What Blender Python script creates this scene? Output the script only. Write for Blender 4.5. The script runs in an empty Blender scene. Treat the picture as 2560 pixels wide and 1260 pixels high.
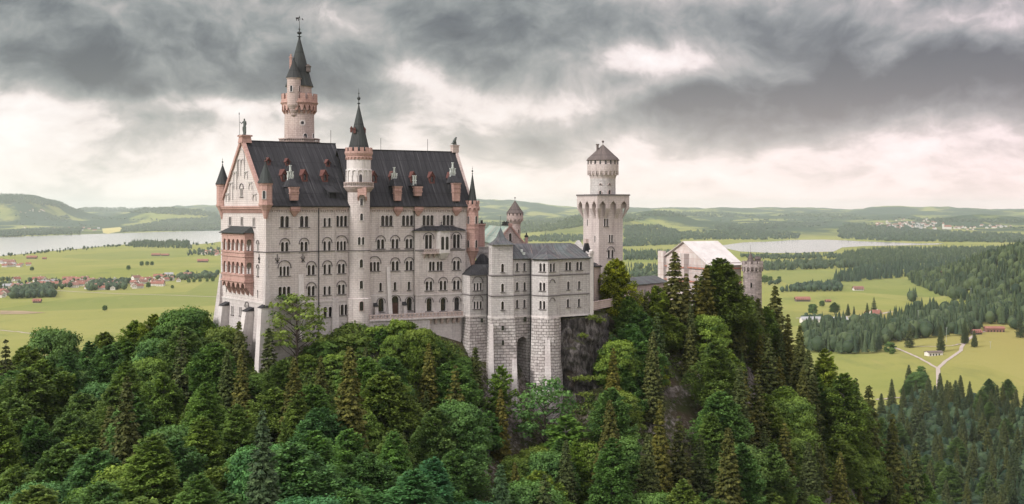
import bpy, math, random
import numpy as np
from mathutils import Vector, Matrix
from mathutils.geometry import tessellate_polygon
D = bpy.data
SC = bpy.context.scene
COL = SC.collection
PI = math.pi
FOC = 3000.0          # focal length in photo pixels (2560 wide)
HZ = 525.0            # photo row of the true horizon
random.seed(7); RS = np.random.RandomState(7)

# ------------------------------------------------------------------ camera
cam = D.cameras.new('camera'); camo = D.objects.new('camera', cam); COL.objects.link(camo)
camo.location = (0, 0, 0); camo.rotation_euler = (math.radians(90), 0, 0)
cam.lens = 36.0 * FOC / 2560.0; cam.sensor_width = 36.0; cam.shift_y = (HZ - 630.0) / 2560.0
cam.clip_start = 1.0; cam.clip_end = 120000.0
SC.camera = camo
SC.view_settings.view_transform = 'Standard'; SC.view_settings.look = 'None'
SC.view_settings.gamma = 1.0; SC.view_settings.exposure = 1.32
try:
    SC.cycles.use_denoising = True
    SC.cycles.max_bounces = 7; SC.cycles.diffuse_bounces = 3; SC.cycles.transmission_bounces = 3
    SC.cycles.transparent_max_bounces = 4; SC.cycles.volume_bounces = 1
    SC.cycles.caustics_reflective = False; SC.cycles.caustics_refractive = False
except Exception: pass

# ------------------------------------------------------------------ node helpers
class NT:
    def __init__(s, tree): s.t = tree; s.n = tree.nodes; s.l = tree.links
    def new(s, typ, **kw):
        n = s.n.new(typ)
        for k, v in kw.items(): setattr(n, k, v)
        return n
    def put(s, sock, v):
        if isinstance(v, bpy.types.NodeSocket): s.l.new(v, sock)
        elif v is not None:
            if isinstance(v, (tuple, list)) and len(v) == 3 and len(sock.default_value) == 4: v = (*v, 1)
            sock.default_value = v
    def m(s, op, a, b=None, c=None, clamp=False):
        n = s.new('ShaderNodeMath', operation=op); n.use_clamp = clamp
        s.put(n.inputs[0], a)
        if b is not None: s.put(n.inputs[1], b)
        if c is not None: s.put(n.inputs[2], c)
        return n.outputs[0]
    def noise(s, vec, scale, detail=4, rough=0.5, dist=0.0, dim='3D'):
        n = s.new('ShaderNodeTexNoise'); n.noise_dimensions = dim
        if vec is not None: s.l.new(vec, n.inputs['Vector'])
        n.inputs['Scale'].default_value = scale; n.inputs['Detail'].default_value = detail
        n.inputs['Roughness'].default_value = rough; n.inputs['Distortion'].default_value = dist
        return n.outputs['Fac']
    def ramp(s, fac, pts, interp='LINEAR'):
        n = s.new('ShaderNodeValToRGB'); n.color_ramp.interpolation = interp
        e = n.color_ramp.elements
        while len(e) < len(pts): e.new(0.5)
        for i, (p, c) in enumerate(pts):
            e[i].position = p
            e[i].color = (*c, 1) if isinstance(c, tuple) else (c, c, c, 1)
        s.l.new(fac, n.inputs[0]); return n.outputs['Color']
    def mix(s, fac, a, b, mode='MIX'):
        n = s.new('ShaderNodeMix', data_type='RGBA', blend_type=mode)
        s.put(n.inputs['Factor'], fac); s.put(n.inputs['A'], a); s.put(n.inputs['B'], b)
        n.clamp_factor = True
        return n.outputs['Result']
    def map(s, vec, sc=(1, 1, 1), loc=(0, 0, 0), rot=(0, 0, 0)):
        n = s.new('ShaderNodeMapping'); s.l.new(vec, n.inputs['Vector'])
        n.inputs['Scale'].default_value = sc; n.inputs['Location'].default_value = loc
        n.inputs['Rotation'].default_value = rot; return n.outputs[0]
    def sep(s, vec):
        n = s.new('ShaderNodeSeparateXYZ'); s.l.new(vec, n.inputs[0]); return n.outputs
    def comb(s, x, y, z):
        n = s.new('ShaderNodeCombineXYZ')
        for i, v in enumerate((x, y, z)): s.put(n.inputs[i], v)
        return n.outputs[0]

# ------------------------------------------------------------------ sun and sky
SUN_AZ_VEC = Vector((-0.80, -0.50, 0.62)).normalized()      # direction towards the veiled sun
sun = D.lights.new('sun', 'SUN'); suno = D.objects.new('sun', sun); COL.objects.link(suno)
sun.energy = 1.5; sun.angle = math.radians(11); sun.color = (1.0, 0.95, 0.91)
suno.rotation_euler = (-SUN_AZ_VEC).to_track_quat('-Z', 'Y').to_euler()
W = D.worlds.new('World'); SC.world = W; W.use_nodes = True
nt = NT(W.node_tree); nt.n.clear()
out = nt.new('ShaderNodeOutputWorld'); bg = nt.new('ShaderNodeBackground')
sky = nt.new('ShaderNodeTexSky', sky_type='NISHITA'); sky.sun_disc = False
sky.sun_elevation = math.asin(SUN_AZ_VEC.z); sky.sun_rotation = math.atan2(SUN_AZ_VEC.x, SUN_AZ_VEC.y)
tc = nt.new('ShaderNodeTexCoord').outputs['Generated']
dx, dy, dz = nt.sep(tc)
ady = nt.m('MAXIMUM', nt.m('ABSOLUTE', dy), 0.15)
a = nt.m('DIVIDE', dx, ady)                 # tangent of the bearing
b = nt.m('DIVIDE', dz, ady)                 # tangent of the height above the horizon
bb = nt.m('MAXIMUM', b, 0.0)
# a cloud deck of billows: warped fractal noise, flatter towards the horizon
flat_ = nt.m('ADD', 1.0, nt.m('MULTIPLY', nt.m('EXPONENT', nt.m('MULTIPLY', bb, -16.0)), 1.3))
P0 = nt.comb(a, nt.m('MULTIPLY', nt.m('MULTIPLY', b, 1.55), flat_), 0.37)
def vadd(v, w, k):
    n = nt.new('ShaderNodeVectorMath', operation='MULTIPLY_ADD'); nt.l.new(w, n.inputs[0]); n.inputs[1].default_value = (k, k, 0); nt.l.new(v, n.inputs[2]); return n.outputs[0]
def ncol(v, sc, det):
    n = nt.new('ShaderNodeTexNoise'); nt.l.new(v, n.inputs['Vector']); n.inputs['Scale'].default_value = sc; n.inputs['Detail'].default_value = det; n.inputs['Roughness'].default_value = 0.55
    q = nt.new('ShaderNodeVectorMath', operation='SUBTRACT'); nt.l.new(n.outputs['Color'], q.inputs[0]); q.inputs[1].default_value = (.5, .5, .5); return q.outputs[0]
P1 = vadd(P0, ncol(P0, 5.0, 3), 0.10)
P2 = vadd(P1, ncol(P1, 16.0, 3), 0.030)
n1 = nt.noise(P1, 4.2, 10, 0.56)
n2 = nt.noise(P2, 10.5, 10, 0.58)
n3 = nt.noise(P2, 34.0, 8, 0.62)
def billow(n, k): return nt.m('SUBTRACT', 1.0, nt.m('MULTIPLY', nt.m('ABSOLUTE', nt.m('SUBTRACT', n, 0.5)), k))
n4 = billow(nt.noise(P2, 13.0, 6, 0.5), 4.0)
val = nt.m('ADD', nt.m('MULTIPLY', n1, 0.55), nt.m('MULTIPLY', n2, 0.80))
val = nt.m('ADD', val, nt.m('MULTIPLY', n3, 0.34))
val = nt.m('ADD', nt.m('SUBTRACT', val, 0.345), nt.m('MULTIPLY', n4, 0.05))
wv = ncol(P0, 7.0, 7); wx_, wy_, _ = nt.sep(wv)
aw = nt.m('ADD', a, nt.m('MULTIPLY', wx_, 0.14)); bw = nt.m('ADD', b, nt.m('MULTIPLY', wy_, 0.085))
def blob(px, py, wx, wy, amp, slant=0.0):
    ca, cb = (px - 1280) / FOC, (HZ - py) / FOC
    u = nt.m('SUBTRACT', aw, ca); v = nt.m('SUBTRACT', nt.m('SUBTRACT', bw, cb), nt.m('MULTIPLY', u, slant))
    u = nt.m('DIVIDE', u, wx / FOC); v = nt.m('DIVIDE', v, wy / FOC)
    d2 = nt.m('ADD', nt.m('MULTIPLY', u, u), nt.m('MULTIPLY', v, v))
    return nt.m('MULTIPLY', nt.m('EXPONENT', nt.m('MULTIPLY', d2, -1.0)), amp)
for args in [(300, 165, 330, 80, -0.24), (800, 150, 280, 90, -0.20), (60, 60, 300, 110, -0.12), (1180, 70, 260, 90, -0.10), (1000, -60, 900, 90, -0.03),
             (2280, 190, 560, 85, -0.40, 0.16), (1950, 110, 300, 80, -0.20, 0.1), (1720, 40, 280, 60, -0.12), (1450, 335, 330, 30, -0.10), (1680, 265, 230, 36, -0.20, 0.1), (2450, 30, 260, 40, 0.14),
             (1600, 140, 110, 50, 0.34), (1060, 205, 130, 48, 0.30, -0.2), (1500, 235, 160, 26, 0.06, 0.2), (600, 262, 330, 32, 0.20), (40, 265, 240, 34, 0.16),
             (200, 330, 300, 40, 0.10), (560, 400, 480, 55, 0.10), (2300, 345, 420, 30, 0.12, 0.1), (1250, 255, 220, 50, 0.16), (1330, 470, 1800, 105, 0.21)]:
    val = nt.m('ADD', val, blob(*args))
pale = nt.m('EXPONENT', nt.m('MULTIPLY', nt.m('MULTIPLY', bb, bb), -210.0))     # cloud thins to a pale haze band low down
val = nt.m('ADD', val, nt.m('MULTIPLY', pale, 0.08))
ccol = nt.ramp(val, [(0.22, (0.080, 0.085, 0.096)), (0.34, (0.140, 0.150, 0.158)), (0.46, (0.25, 0.262, 0.258)), (0.59, (0.43, 0.405, 0.39)), (0.71, (0.76, 0.675, 0.65)), (0.88, (0.92, 0.86, 0.84))])
# smooth pinkish strip low on the horizon, lilac in the dark deck to the right
strip = nt.m('EXPONENT', nt.m('MULTIPLY', bb, -22.0))
scol = nt.mix(nt.m('MULTIPLY_ADD', a, 1.2, 0.5, True), (0.95, 0.92, 0.84), (1.10, 0.88, 0.80))
ccol = nt.mix(nt.m('MULTIPLY', strip, 0.85), ccol, scol)
lil = nt.m('MULTIPLY', nt.m('MULTIPLY_ADD', a, 2.2, 0.0, True), 0.6)
ccol = nt.mix(lil, ccol, nt.mix(1.0, ccol, (1.05, 0.955, 1.08), 'MULTIPLY'))
blue = nt.mix(1.0, sky.outputs[0], (0.12, 0.12, 0.12), 'MULTIPLY')
ccol = nt.mix(0.06, ccol, blue)
# overcast sky is brightest overhead; fill gain added there and, unseen, behind the camera
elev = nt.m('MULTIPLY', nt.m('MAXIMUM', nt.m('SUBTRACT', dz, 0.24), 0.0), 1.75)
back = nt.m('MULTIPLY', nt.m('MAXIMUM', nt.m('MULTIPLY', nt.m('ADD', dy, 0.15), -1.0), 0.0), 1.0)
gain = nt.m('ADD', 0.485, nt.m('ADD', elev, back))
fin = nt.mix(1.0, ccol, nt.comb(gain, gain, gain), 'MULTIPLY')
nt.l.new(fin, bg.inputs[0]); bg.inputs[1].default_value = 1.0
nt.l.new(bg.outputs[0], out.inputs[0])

# ------------------------------------------------------------------ materials
def mat(name):
    m = D.materials.new(name); m.use_nodes = True; t = NT(m.node_tree)
    p = m.node_tree.nodes['Principled BSDF']; p.inputs['Specular IOR Level'].default_value = 0.25
    p.inputs['Roughness'].default_value = 0.85
    return m, t, p
def bump(t, p, h, strength, dist):
    n = t.new('ShaderNodeBump'); n.inputs['Strength'].default_value = strength; n.inputs['Distance'].default_value = dist
    t.l.new(h, n.inputs['Height']); t.l.new(n.outputs[0], p.inputs['Normal'])
def stone(name, c1, c2, mortar, bw=1.3, bh=0.52, msize=0.04, stain=0.5, bmp=0.06, blk=0.5, streak=0.55):
    m, t, p = mat(name)
    uv = t.new('ShaderNodeTexCoord').outputs['UV']; ob = t.new('ShaderNodeTexCoord').outputs['Object']
    br = t.new('ShaderNodeTexBrick'); t.l.new(uv, br.inputs['Vector'])
    br.inputs['Scale'].default_value = 1.0; br.inputs['Brick Width'].default_value = bw; br.inputs['Row Height'].default_value = bh
    br.inputs['Mortar Size'].default_value = msize; br.inputs['Mortar Smooth'].default_value = 0.5; br.inputs['Bias'].default_value = -blk
    br.inputs['Color1'].default_value = (*c1, 1); br.inputs['Color2'].default_value = (*c2, 1); br.inputs['Mortar'].default_value = (*mortar, 1)
    big = t.noise(ob, 0.16, 5, 0.6)
    c = t.mix(t.m('MULTIPLY_ADD', big, 2.6, -0.85, True), br.outputs['Color'], t.mix(1.0, br.outputs['Color'], (0.84, 0.80, 0.80), 'MULTIPLY'))
    st = t.noise(t.map(ob, (1.1, 1.1, 0.07)), 1.0, 7, 0.7)
    c = t.mix(t.m('MULTIPLY', t.m('MULTIPLY_ADD', st, 5.0, -2.45, True), streak), c, t.mix(1.0, c, (0.55, 0.54, 0.55), 'MULTIPLY'))
    fine = t.noise(ob, 2.2, 5, 0.7)
    c = t.mix(stain, c, t.mix(1.0, c, t.ramp(fine, [(0.3, 0.72), (0.7, 1.2)]), 'MULTIPLY'))
    t.l.new(c, p.inputs['Base Color'])
    h = t.m('ADD', t.m('MULTIPLY', br.outputs['Fac'], -1.0), t.m('MULTIPLY', fine, 0.6))
    bump(t, p, h, 0.7, bmp); return m
M = {}
M['stone'] = stone('limestone_ashlar', (0.57, 0.52, 0.495), (0.49, 0.445, 0.42), (0.39, 0.35, 0.335))
M['tower_stone'] = stone('pale_tower_limestone', (0.56, 0.495, 0.47), (0.49, 0.43, 0.41), (0.40, 0.34, 0.32))
M['gable'] = stone('lit_side_limestone', (0.60, 0.55, 0.53), (0.54, 0.495, 0.475), (0.40, 0.36, 0.345))  # ashlar colour lightened for the west gable, its brighter light painted in
M['plinth'] = stone('pale_limestone', (0.52, 0.485, 0.47), (0.46, 0.43, 0.415), (0.40, 0.37, 0.36), 1.6, 0.7, 0.03, 0.6, 0.04, 0.5, 0.5)
M['white'] = stone('white_limestone', (0.62, 0.585, 0.565), (0.57, 0.54, 0.52), (0.5, 0.47, 0.45), 1.6, 0.8, 0.02, 0.3, 0.02)
M['pink'] = stone('pink_sandstone', (0.47, 0.305, 0.265), (0.41, 0.255, 0.22), (0.30, 0.18, 0.155), 1.2, 0.6, 0.03, 0.5, 0.03)
M['rose'] = stone('rose_limestone', (0.49, 0.40, 0.37), (0.43, 0.345, 0.32), (0.30, 0.235, 0.215), 1.2, 0.5, 0.04, 0.5, 0.03)
M['dark_trim'] = stone('dark_string_course', (0.17, 0.155, 0.155), (0.14, 0.13, 0.13), (0.1, 0.1, 0.1), 2, 1, 0.01, 0.6, 0.02)  # hoods, sills and courses much darker than the wall stone
M['grey'] = stone('grey_limestone', (0.50, 0.475, 0.46), (0.41, 0.39, 0.38), (0.31, 0.29, 0.285), 1.3, 0.5, 0.04, 0.7, 0.05, 0.3, 0.6)
M['rough'] = stone('rusticated_masonry', (0.56, 0.53, 0.51), (0.40, 0.37, 0.355), (0.14, 0.125, 0.12), 1.5, 0.72, 0.07, 0.9, 0.55, 0.0, 0.6)
M['old'] = stone('weathered_turret_stone', (0.44, 0.38, 0.36), (0.26, 0.225, 0.215), (0.24, 0.21, 0.2), 1.6, 0.5, 0.04, 0.9, 0.06, 0.1, 0.9)
def roofmat(name, base, light, stain, seam=1.2, copper=None, cf=0.0):
    m, t, p = mat(name); uv = t.new('ShaderNodeTexCoord').outputs['UV']; ob = t.new('ShaderNodeTexCoord').outputs['Object']
    u, v, _ = t.sep(uv)
    fr = t.m('FRACT', t.m('DIVIDE', u, seam)); line = t.m('LESS_THAN', t.m('ABSOLUTE', t.m('SUBTRACT', fr, 0.5)), 0.085)
    pan = t.new('ShaderNodeTexWhiteNoise', noise_dimensions='1D'); t.l.new(t.m('FLOOR', t.m('DIVIDE', u, seam * 1.0)), pan.inputs['W'])
    sh = t.m('LESS_THAN', t.m('FRACT', t.m('DIVIDE', v, 5.2)), 0.04)
    n = t.noise(t.comb(t.m('MULTIPLY', u, 0.7), t.m('MULTIPLY', v, 0.07), 0), 1.0, 6, 0.65)
    c = t.mix(t.m('MULTIPLY_ADD', n, 2.4, -0.8, True), base, light)
    c = t.mix(t.m('MULTIPLY', pan.outputs['Value'], 0.6), c, t.mix(1.0, c, (0.72, 0.72, 0.74), 'MULTIPLY'))
    n4 = t.noise(t.comb(t.m('MULTIPLY', u, 1.4), t.m('MULTIPLY', v, 0.05), 7.0), 1.0, 5, 0.7)
    c = t.mix(t.m('MULTIPLY', t.m('MULTIPLY_ADD', n4, 8.0, -4.4, True), 0.5), c, stain)
    if copper: c = t.mix(t.m('MULTIPLY', t.m('MULTIPLY_ADD', t.noise(ob, 0.25, 5, 0.6), 4.0, -1.6, True), cf), c, copper)
    c = t.mix(t.m('MULTIPLY', t.m('MAXIMUM', line, sh), 0.6), c, t.mix(1.0, c, (0.45, 0.45, 0.47), 'MULTIPLY'))
    t.l.new(c, p.inputs['Base Color']); p.inputs['Roughness'].default_value = 0.7; p.inputs['Specular IOR Level'].default_value = 0.2
    bump(t, p, line, 0.6, 0.06); return m
M['roof'] = roofmat('dark_sheet_metal_roof', (0.024, 0.024, 0.027), (0.042, 0.041, 0.045), (0.12, 0.115, 0.12))
M['roof2'] = roofmat('weathered_metal_roof', (0.060, 0.060, 0.068), (0.125, 0.115, 0.12), (0.30, 0.22, 0.18), 1.2, (0.12, 0.16, 0.15), 0.45)
M['spire'] = roofmat('dark_green_spire_metal', (0.032, 0.033, 0.034), (0.056, 0.059, 0.058), (0.12, 0.13, 0.125), 0.5, (0.055, 0.07, 0.064), 0.4)
M['copper'] = roofmat('green_copper_roof', (0.20, 0.30, 0.26), (0.34, 0.41, 0.36), (0.44, 0.37, 0.30), 0.6, (0.40, 0.34, 0.29), 0.6)
M['brown'] = roofmat('brown_tower_roof', (0.105, 0.085, 0.08), (0.16, 0.13, 0.12), (0.2, 0.16, 0.15), 0.5)
def plain(name, c, rough=0.7, noise=0.3, sc=1.5, metal=0.0, spec=0.3):
    m, t, p = mat(name); ob = t.new('ShaderNodeTexCoord').outputs['Object']
    n = t.noise(ob, sc, 5, 0.65)
    cc = t.mix(1.0, c, t.ramp(n, [(0.25, 1 - noise), (0.75, 1 + noise)]), 'MULTIPLY')
    t.l.new(cc, p.inputs['Base Color']); p.inputs['Roughness'].default_value = rough; p.inputs['Metallic'].default_value = metal
    p.inputs['Specular IOR Level'].default_value = spec; return m
M['glass'] = plain('dark_window_glass', (0.012, 0.013, 0.016), 0.12, 0.3, 0.4, 0, 0.5)
M['door_wood'] = plain('dark_brown_wood', (0.06, 0.03, 0.022))
M['red_wood'] = plain('red_painted_wood', (0.10, 0.040, 0.034))
M['bronze'] = plain('green_bronze', (0.065, 0.075, 0.07), 0.5, 0.5, 2.0)
M['iron'] = plain('black_iron', (0.022, 0.02, 0.022), 0.5)
M['pot'] = plain('grey_chimney_pot', (0.5, 0.53, 0.5))
M['tarp'] = plain('white_tarpaulin', (0.52, 0.485, 0.465), 0.5, 0.18, 0.35)
M['orange'] = plain('orange_board', (0.42, 0.19, 0.14))
M['steel'] = plain('galvanised_steel', (0.35, 0.36, 0.37), 0.4)
M['wall_white'] = plain('white_render', (0.66, 0.62, 0.58), 0.8, 0.1, 0.3)
M['tile_red'] = plain('red_roof_tile', (0.25, 0.105, 0.08), 0.8, 0.25, 0.15)
M['tile_brown'] = plain('brown_roof_tile', (0.22, 0.11, 0.09), 0.8, 0.25, 0.15)
M['tile_grey'] = plain('grey_roof', (0.30, 0.30, 0.31), 0.7, 0.15, 0.15)
M['wood_grey'] = plain('weathered_barn_wood', (0.13, 0.10, 0.085))
M['bark'] = plain('bark', (0.065, 0.05, 0.042), 0.9, 0.4, 3)
M['bark_pale'] = plain('pale_bark', (0.20, 0.185, 0.165), 0.9, 0.4, 3)
M['skin'] = plain('skin', (0.45, 0.28, 0.21)); M['hair'] = plain('brown_hair', (0.05, 0.03, 0.02))
for nme, c in dict(cloth_blue=(0.03, 0.04, 0.10), cloth_white=(0.6, 0.6, 0.6), cloth_black=(0.02, 0.02, 0.02), cloth_red=(0.35, 0.05, 0.05), cloth_grey=(0.2, 0.2, 0.22)).items(): M[nme] = plain(nme, c)
def netmat():
    m, t, p = mat('scaffold_netting'); uv = t.new('ShaderNodeTexCoord').outputs['UV']; u, v, _ = t.sep(uv)
    g = t.m('LESS_THAN', t.m('FRACT', t.m('DIVIDE', v, 2.0)), 0.10); h = t.m('LESS_THAN', t.m('FRACT', t.m('DIVIDE', u, 2.5)), 0.05)
    n = t.noise(t.map(uv, (0.5, 0.25, 1)), 1.0, 5, 0.6)
    c = t.mix(t.m('MULTIPLY_ADD', n, 3, -1, True), (0.46, 0.38, 0.355), (0.56, 0.51, 0.49))
    c = t.mix(t.m('MULTIPLY', t.m('MAXIMUM', g, h), 0.55), c, (0.40, 0.27, 0.24))
    t.l.new(c, p.inputs['Base Color']); bump(t, p, n, 0.6, 0.4); return m
M['net'] = netmat()
def foliage(name, c_dark, c_light, trans=0.25):
    m, t, p = mat(name)
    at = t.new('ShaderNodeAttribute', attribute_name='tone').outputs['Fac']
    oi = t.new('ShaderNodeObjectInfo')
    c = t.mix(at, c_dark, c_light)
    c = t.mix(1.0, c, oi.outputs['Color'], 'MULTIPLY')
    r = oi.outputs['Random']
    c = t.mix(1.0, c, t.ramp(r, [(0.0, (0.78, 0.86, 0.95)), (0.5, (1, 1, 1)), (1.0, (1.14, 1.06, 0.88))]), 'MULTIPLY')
    p.inputs['Roughness'].default_value = 0.6; p.inputs['Specular IOR Level'].default_value = 0.15
    t.l.new(c, p.inputs['Base Color'])
    tr = t.new('ShaderNodeBsdfTranslucent'); t.l.new(t.mix(1.0, c, (1.35, 1.3, 0.6), 'MULTIPLY'), tr.inputs[0])
    mx = t.new('ShaderNodeMixShader'); mx.inputs[0].default_value = trans
    o = m.node_tree.nodes['Material Output']
    t.l.new(p.outputs[0], mx.inputs[1]); t.l.new(tr.outputs[0], mx.inputs[2]); t.l.new(mx.outputs[0], o.inputs[0]); return m
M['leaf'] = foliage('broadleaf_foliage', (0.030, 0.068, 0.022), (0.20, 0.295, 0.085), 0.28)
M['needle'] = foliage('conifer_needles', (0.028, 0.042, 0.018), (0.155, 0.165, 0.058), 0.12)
M['farleaf'] = foliage('distant_foliage', (0.012, 0.030, 0.020), (0.070, 0.100, 0.048), 0.0)

# ------------------------------------------------------------------ mesh builder
class MB:
    def __init__(s): s.v = []; s.f = []; s.m = []; s.uv = []
    def add(s, vs, fs, mi=0, uvs=None):
        o = len(s.v); s.v.extend(vs)
        for k, f in enumerate(fs):
            s.f.append([o + i for i in f]); s.m.append(mi); s.uv.append(uvs[k] if uvs else None)
    def hexa(s, b4, t4, mi=0):            # bottom and top quads, each counter-clockwise from above
        s.add(list(b4) + list(t4), [(3, 2, 1, 0), (4, 5, 6, 7), (0, 1, 5, 4), (1, 2, 6, 5), (2, 3, 7, 6), (3, 0, 4, 7)], mi)
    def box(s, x0, x1, y0, y1, z0, z1, mi=0):
        s.hexa([(x0, y0, z0), (x1, y0, z0), (x1, y1, z0), (x0, y1, z0)], [(x0, y0, z1), (x1, y0, z1), (x1, y1, z1), (x0, y1, z1)], mi)
    def taper(s, r0, z0, r1, z1, mi=0):   # r = (x0,x1,y0,y1)
        q = lambda r, z: [(r[0], r[2], z), (r[1], r[2], z), (r[1], r[3], z), (r[0], r[3], z)]
        s.hexa(q(r0, z0), q(r1, z1), mi)
    def prism(s, pb, z0, pt, z1, mi=0, caps=True):
        n = len(pb); vs = [(x, y, z0) for x, y in pb] + [(x, y, z1) for x, y in pt]
        fs = [(i, (i + 1) % n, n + (i + 1) % n, n + i) for i in range(n)]
        if caps: fs += [tuple(range(n - 1, -1, -1)), tuple(range(n, 2 * n))]
        s.add(vs, fs, mi)
    def lathe(s, prof, n=24, cx=0, cy=0, mi=0, rref=None, a0=0.0, caps=True):
        rr = rref or max(r for r, z in prof); vs = []; fs = []; uv = []; L = 0; Ls = [0]
        for k in range(1, len(prof)):
            L += math.dist(prof[k], prof[k - 1]); Ls.append(L)
        for r, z in prof:
            for i in range(n):
                t = a0 + 2 * PI * i / n; vs.append((cx + r * math.cos(t), cy + r * math.sin(t), z))
        for k in range(len(prof) - 1):
            for i in range(n):
                j = (i + 1) % n
                fs.append((k * n + i, k * n + j, (k + 1) * n + j, (k + 1) * n + i))
                u0, u1 = rr * 2 * PI * i / n, rr * 2 * PI * (i + 1) / n
                z0, z1 = (prof[k][1], prof[k + 1][1]) if abs(prof[k][1] - prof[k + 1][1]) > .05 else (Ls[k], Ls[k + 1])
                uv.append([(u0, z0), (u1, z0), (u1, z1), (u0, z1)])
        if caps:
            fs.append(tuple(range(n - 1, -1, -1))); uv.append(None)
            k = (len(prof) - 1) * n; fs.append(tuple(range(k, k + n))); uv.append(None)
        s.add(vs, fs, mi, uv)
    def tube(s, pts, rad, n=6, mi=0):
        rings = []; pts = [Vector(p) for p in pts]
        for i, p in enumerate(pts):
            d = (pts[min(i + 1, len(pts) - 1)] - pts[max(i - 1, 0)]).normalized()
            e = d.cross(Vector((0, 0, 1)) if abs(d.z) < .9 else Vector((1, 0, 0))).normalized(); g = d.cross(e)
            r = rad[i] if isinstance(rad, (list, tuple)) else rad
            rings.append([tuple(p + (e * math.cos(2 * PI * k / n) + g * math.sin(2 * PI * k / n)) * r) for k in range(n)])
        vs = [v for r in rings for v in r]; fs = []
        for i in range(len(pts) - 1):
            for k in range(n): j = (k + 1) % n; fs.append((i * n + k, i * n + j, (i + 1) * n + j, (i + 1) * n + k))
        fs += [tuple(range(n - 1, -1, -1)), tuple(range((len(pts) - 1) * n, len(pts) * n))]
        s.add(vs, fs, mi)
    def ball(s, c, r, mi=0, n=8, sz=1.0):
        prof = [(max(.01, r * math.sin(PI * k / n)), -r * sz * math.cos(PI * k / n)) for k in range(n + 1)]
        s.lathe([(a_, c[2] + z_) for a_, z_ in prof], n + 2, c[0], c[1], mi)
    def panel(s, outline, holes, y, depth=0.45, mi=0, rmi=None):     # outline, holes in (x,z); faces -y
        polys = [[Vector((x, z, 0)) for x, z in outline]] + [[Vector((x, z, 0)) for x, z in h] for h in holes]
        flat = [p for q in polys for p in q]; vs = [(p.x, y, p.y) for p in flat]
        fs = []
        for t in tessellate_polygon(polys):
            p0, p1, p2 = flat[t[0]], flat[t[1]], flat[t[2]]
            cr = (p1 - p0).cross(p2 - p0).z
            fs.append(tuple(t) if cr > 0 else (t[0], t[2], t[1]))
        s.add(vs, fs, mi)
        for h in holes:
            n = len(h); vs = [(x, y, z) for x, z in h] + [(x, y + depth, z) for x, z in h]
            s.add(vs, [(i, n + i, n + (i + 1) % n, (i + 1) % n) for i in range(n)], mi if rmi is None else rmi)
    def build(s, name, mats):
        me = D.meshes.new(name); me.from_pydata(s.v, [], s.f)
        for m_ in (mats if isinstance(mats, (list, tuple)) else [mats]): me.materials.append(m_)
        me.polygons.foreach_set('material_index', s.m)
        uvl = me.uv_layers.new(name='UVMap'); V = s.v; data = []
        for f, u in zip(s.f, s.uv):
            if u: data.extend([c for p in u for c in p]); continue
            p0 = Vector(V[f[0]]); nrm = Vector((0, 0, 0))
            for i in range(len(f)):
                q, r = Vector(V[f[i]]), Vector(V[f[(i + 1) % len(f)]])
                nrm += (q - p0).cross(r - p0)
            if nrm.length > 0: nrm.normalize()
            tx, ty = -nrm.y, nrm.x; L = math.hypot(tx, ty)
            if L < .05: tx, ty = 1, 0
            else: tx, ty = tx / L, ty / L
            hz = max(.25, math.sqrt(max(0, 1 - nrm.z ** 2))) if L > .05 else 1
            for i in f:
                v = V[i]; data.extend((v[0] * tx + v[1] * ty, v[2] / hz if L > .05 else v[1]))
        uvl.data.foreach_set('uv', data)
        me.update(); return me
WM = {}                                 # world matrices of parents
def link(o, parent=None, Mw=None):
    COL.objects.link(o); Mw = Mw or Matrix.Identity(4); WM[o.name] = Mw
    if parent is not None:
        o.parent = parent; o.matrix_basis = WM[parent.name].inverted() @ Mw
    else: o.matrix_basis = Mw
    return o
def tag(o, label=None, cat=None, group=None, kind=None):
    if label: o['label'] = label
    if cat: o['category'] = cat
    if group: o['group'] = group
    if kind: o['kind'] = kind
    return o
def obj(name, mb, mats, parent=None, Mw=None):
    me = mb.build(name, mats) if isinstance(mb, MB) else mb
    return link(D.objects.new(name, me), parent, Mw)
def empty(name, Mw, label, cat, group=None):
    return tag(link(D.objects.new(name, None), None, Mw), label, cat, group)
def XY(px, Y): return ((px - 1280) / FOC * Y, Y)
def ZZ(py, Y): return (HZ - py) / FOC * Y
class Frame:
    def __init__(s, x, y, ang):
        s.x, s.y, s.a = x, y, ang; s.c, s.s = math.cos(ang), math.sin(ang)
        s.M = Matrix.Translation((x, y, 0)) @ Matrix.Rotation(ang, 4, 'Z')
    def U(s, px, w=0.0):
        k = (px - 1280) / FOC
        return (k * (s.y + w * s.c) - s.x + w * s.s) / (s.c - k * s.s)
    def Y(s, t, w=0.0): return s.y + t * s.s + w * s.c
    def Z(s, py, t, w=0.0): return ZZ(py, s.Y(t, w))
    def P(s, px, py, w=0.0):
        t = s.U(px, w); return t, s.Z(py, t, w)
    def slope(s, px, py, ez, k, y0=0.0):      # point of the roof plane z = ez + k (y - y0) seen at px, py
        lo, hi = -2.0, 30.0
        for _ in range(40):
            y = (lo + hi) / 2; t = s.U(px, y)
            if s.Z(py, t, y) > ez + k * (y - y0): lo = y
            else: hi = y
        return t, y, ez + k * (y - y0)
def frameAB(p, q): return Frame(p[0], p[1], math.atan2(q[1] - p[1], q[0] - p[0]))

# ------------------------------------------------------------------ windows
def arch(xc, w, h, z0, seg=8):
    r = w / 2; pts = [(xc - r, z0), (xc + r, z0)]
    for k in range(seg + 1):
        t = PI * k / seg; pts.append((xc + r * math.cos(t), z0 + h - r + r * math.sin(t)))
    return pts
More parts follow.
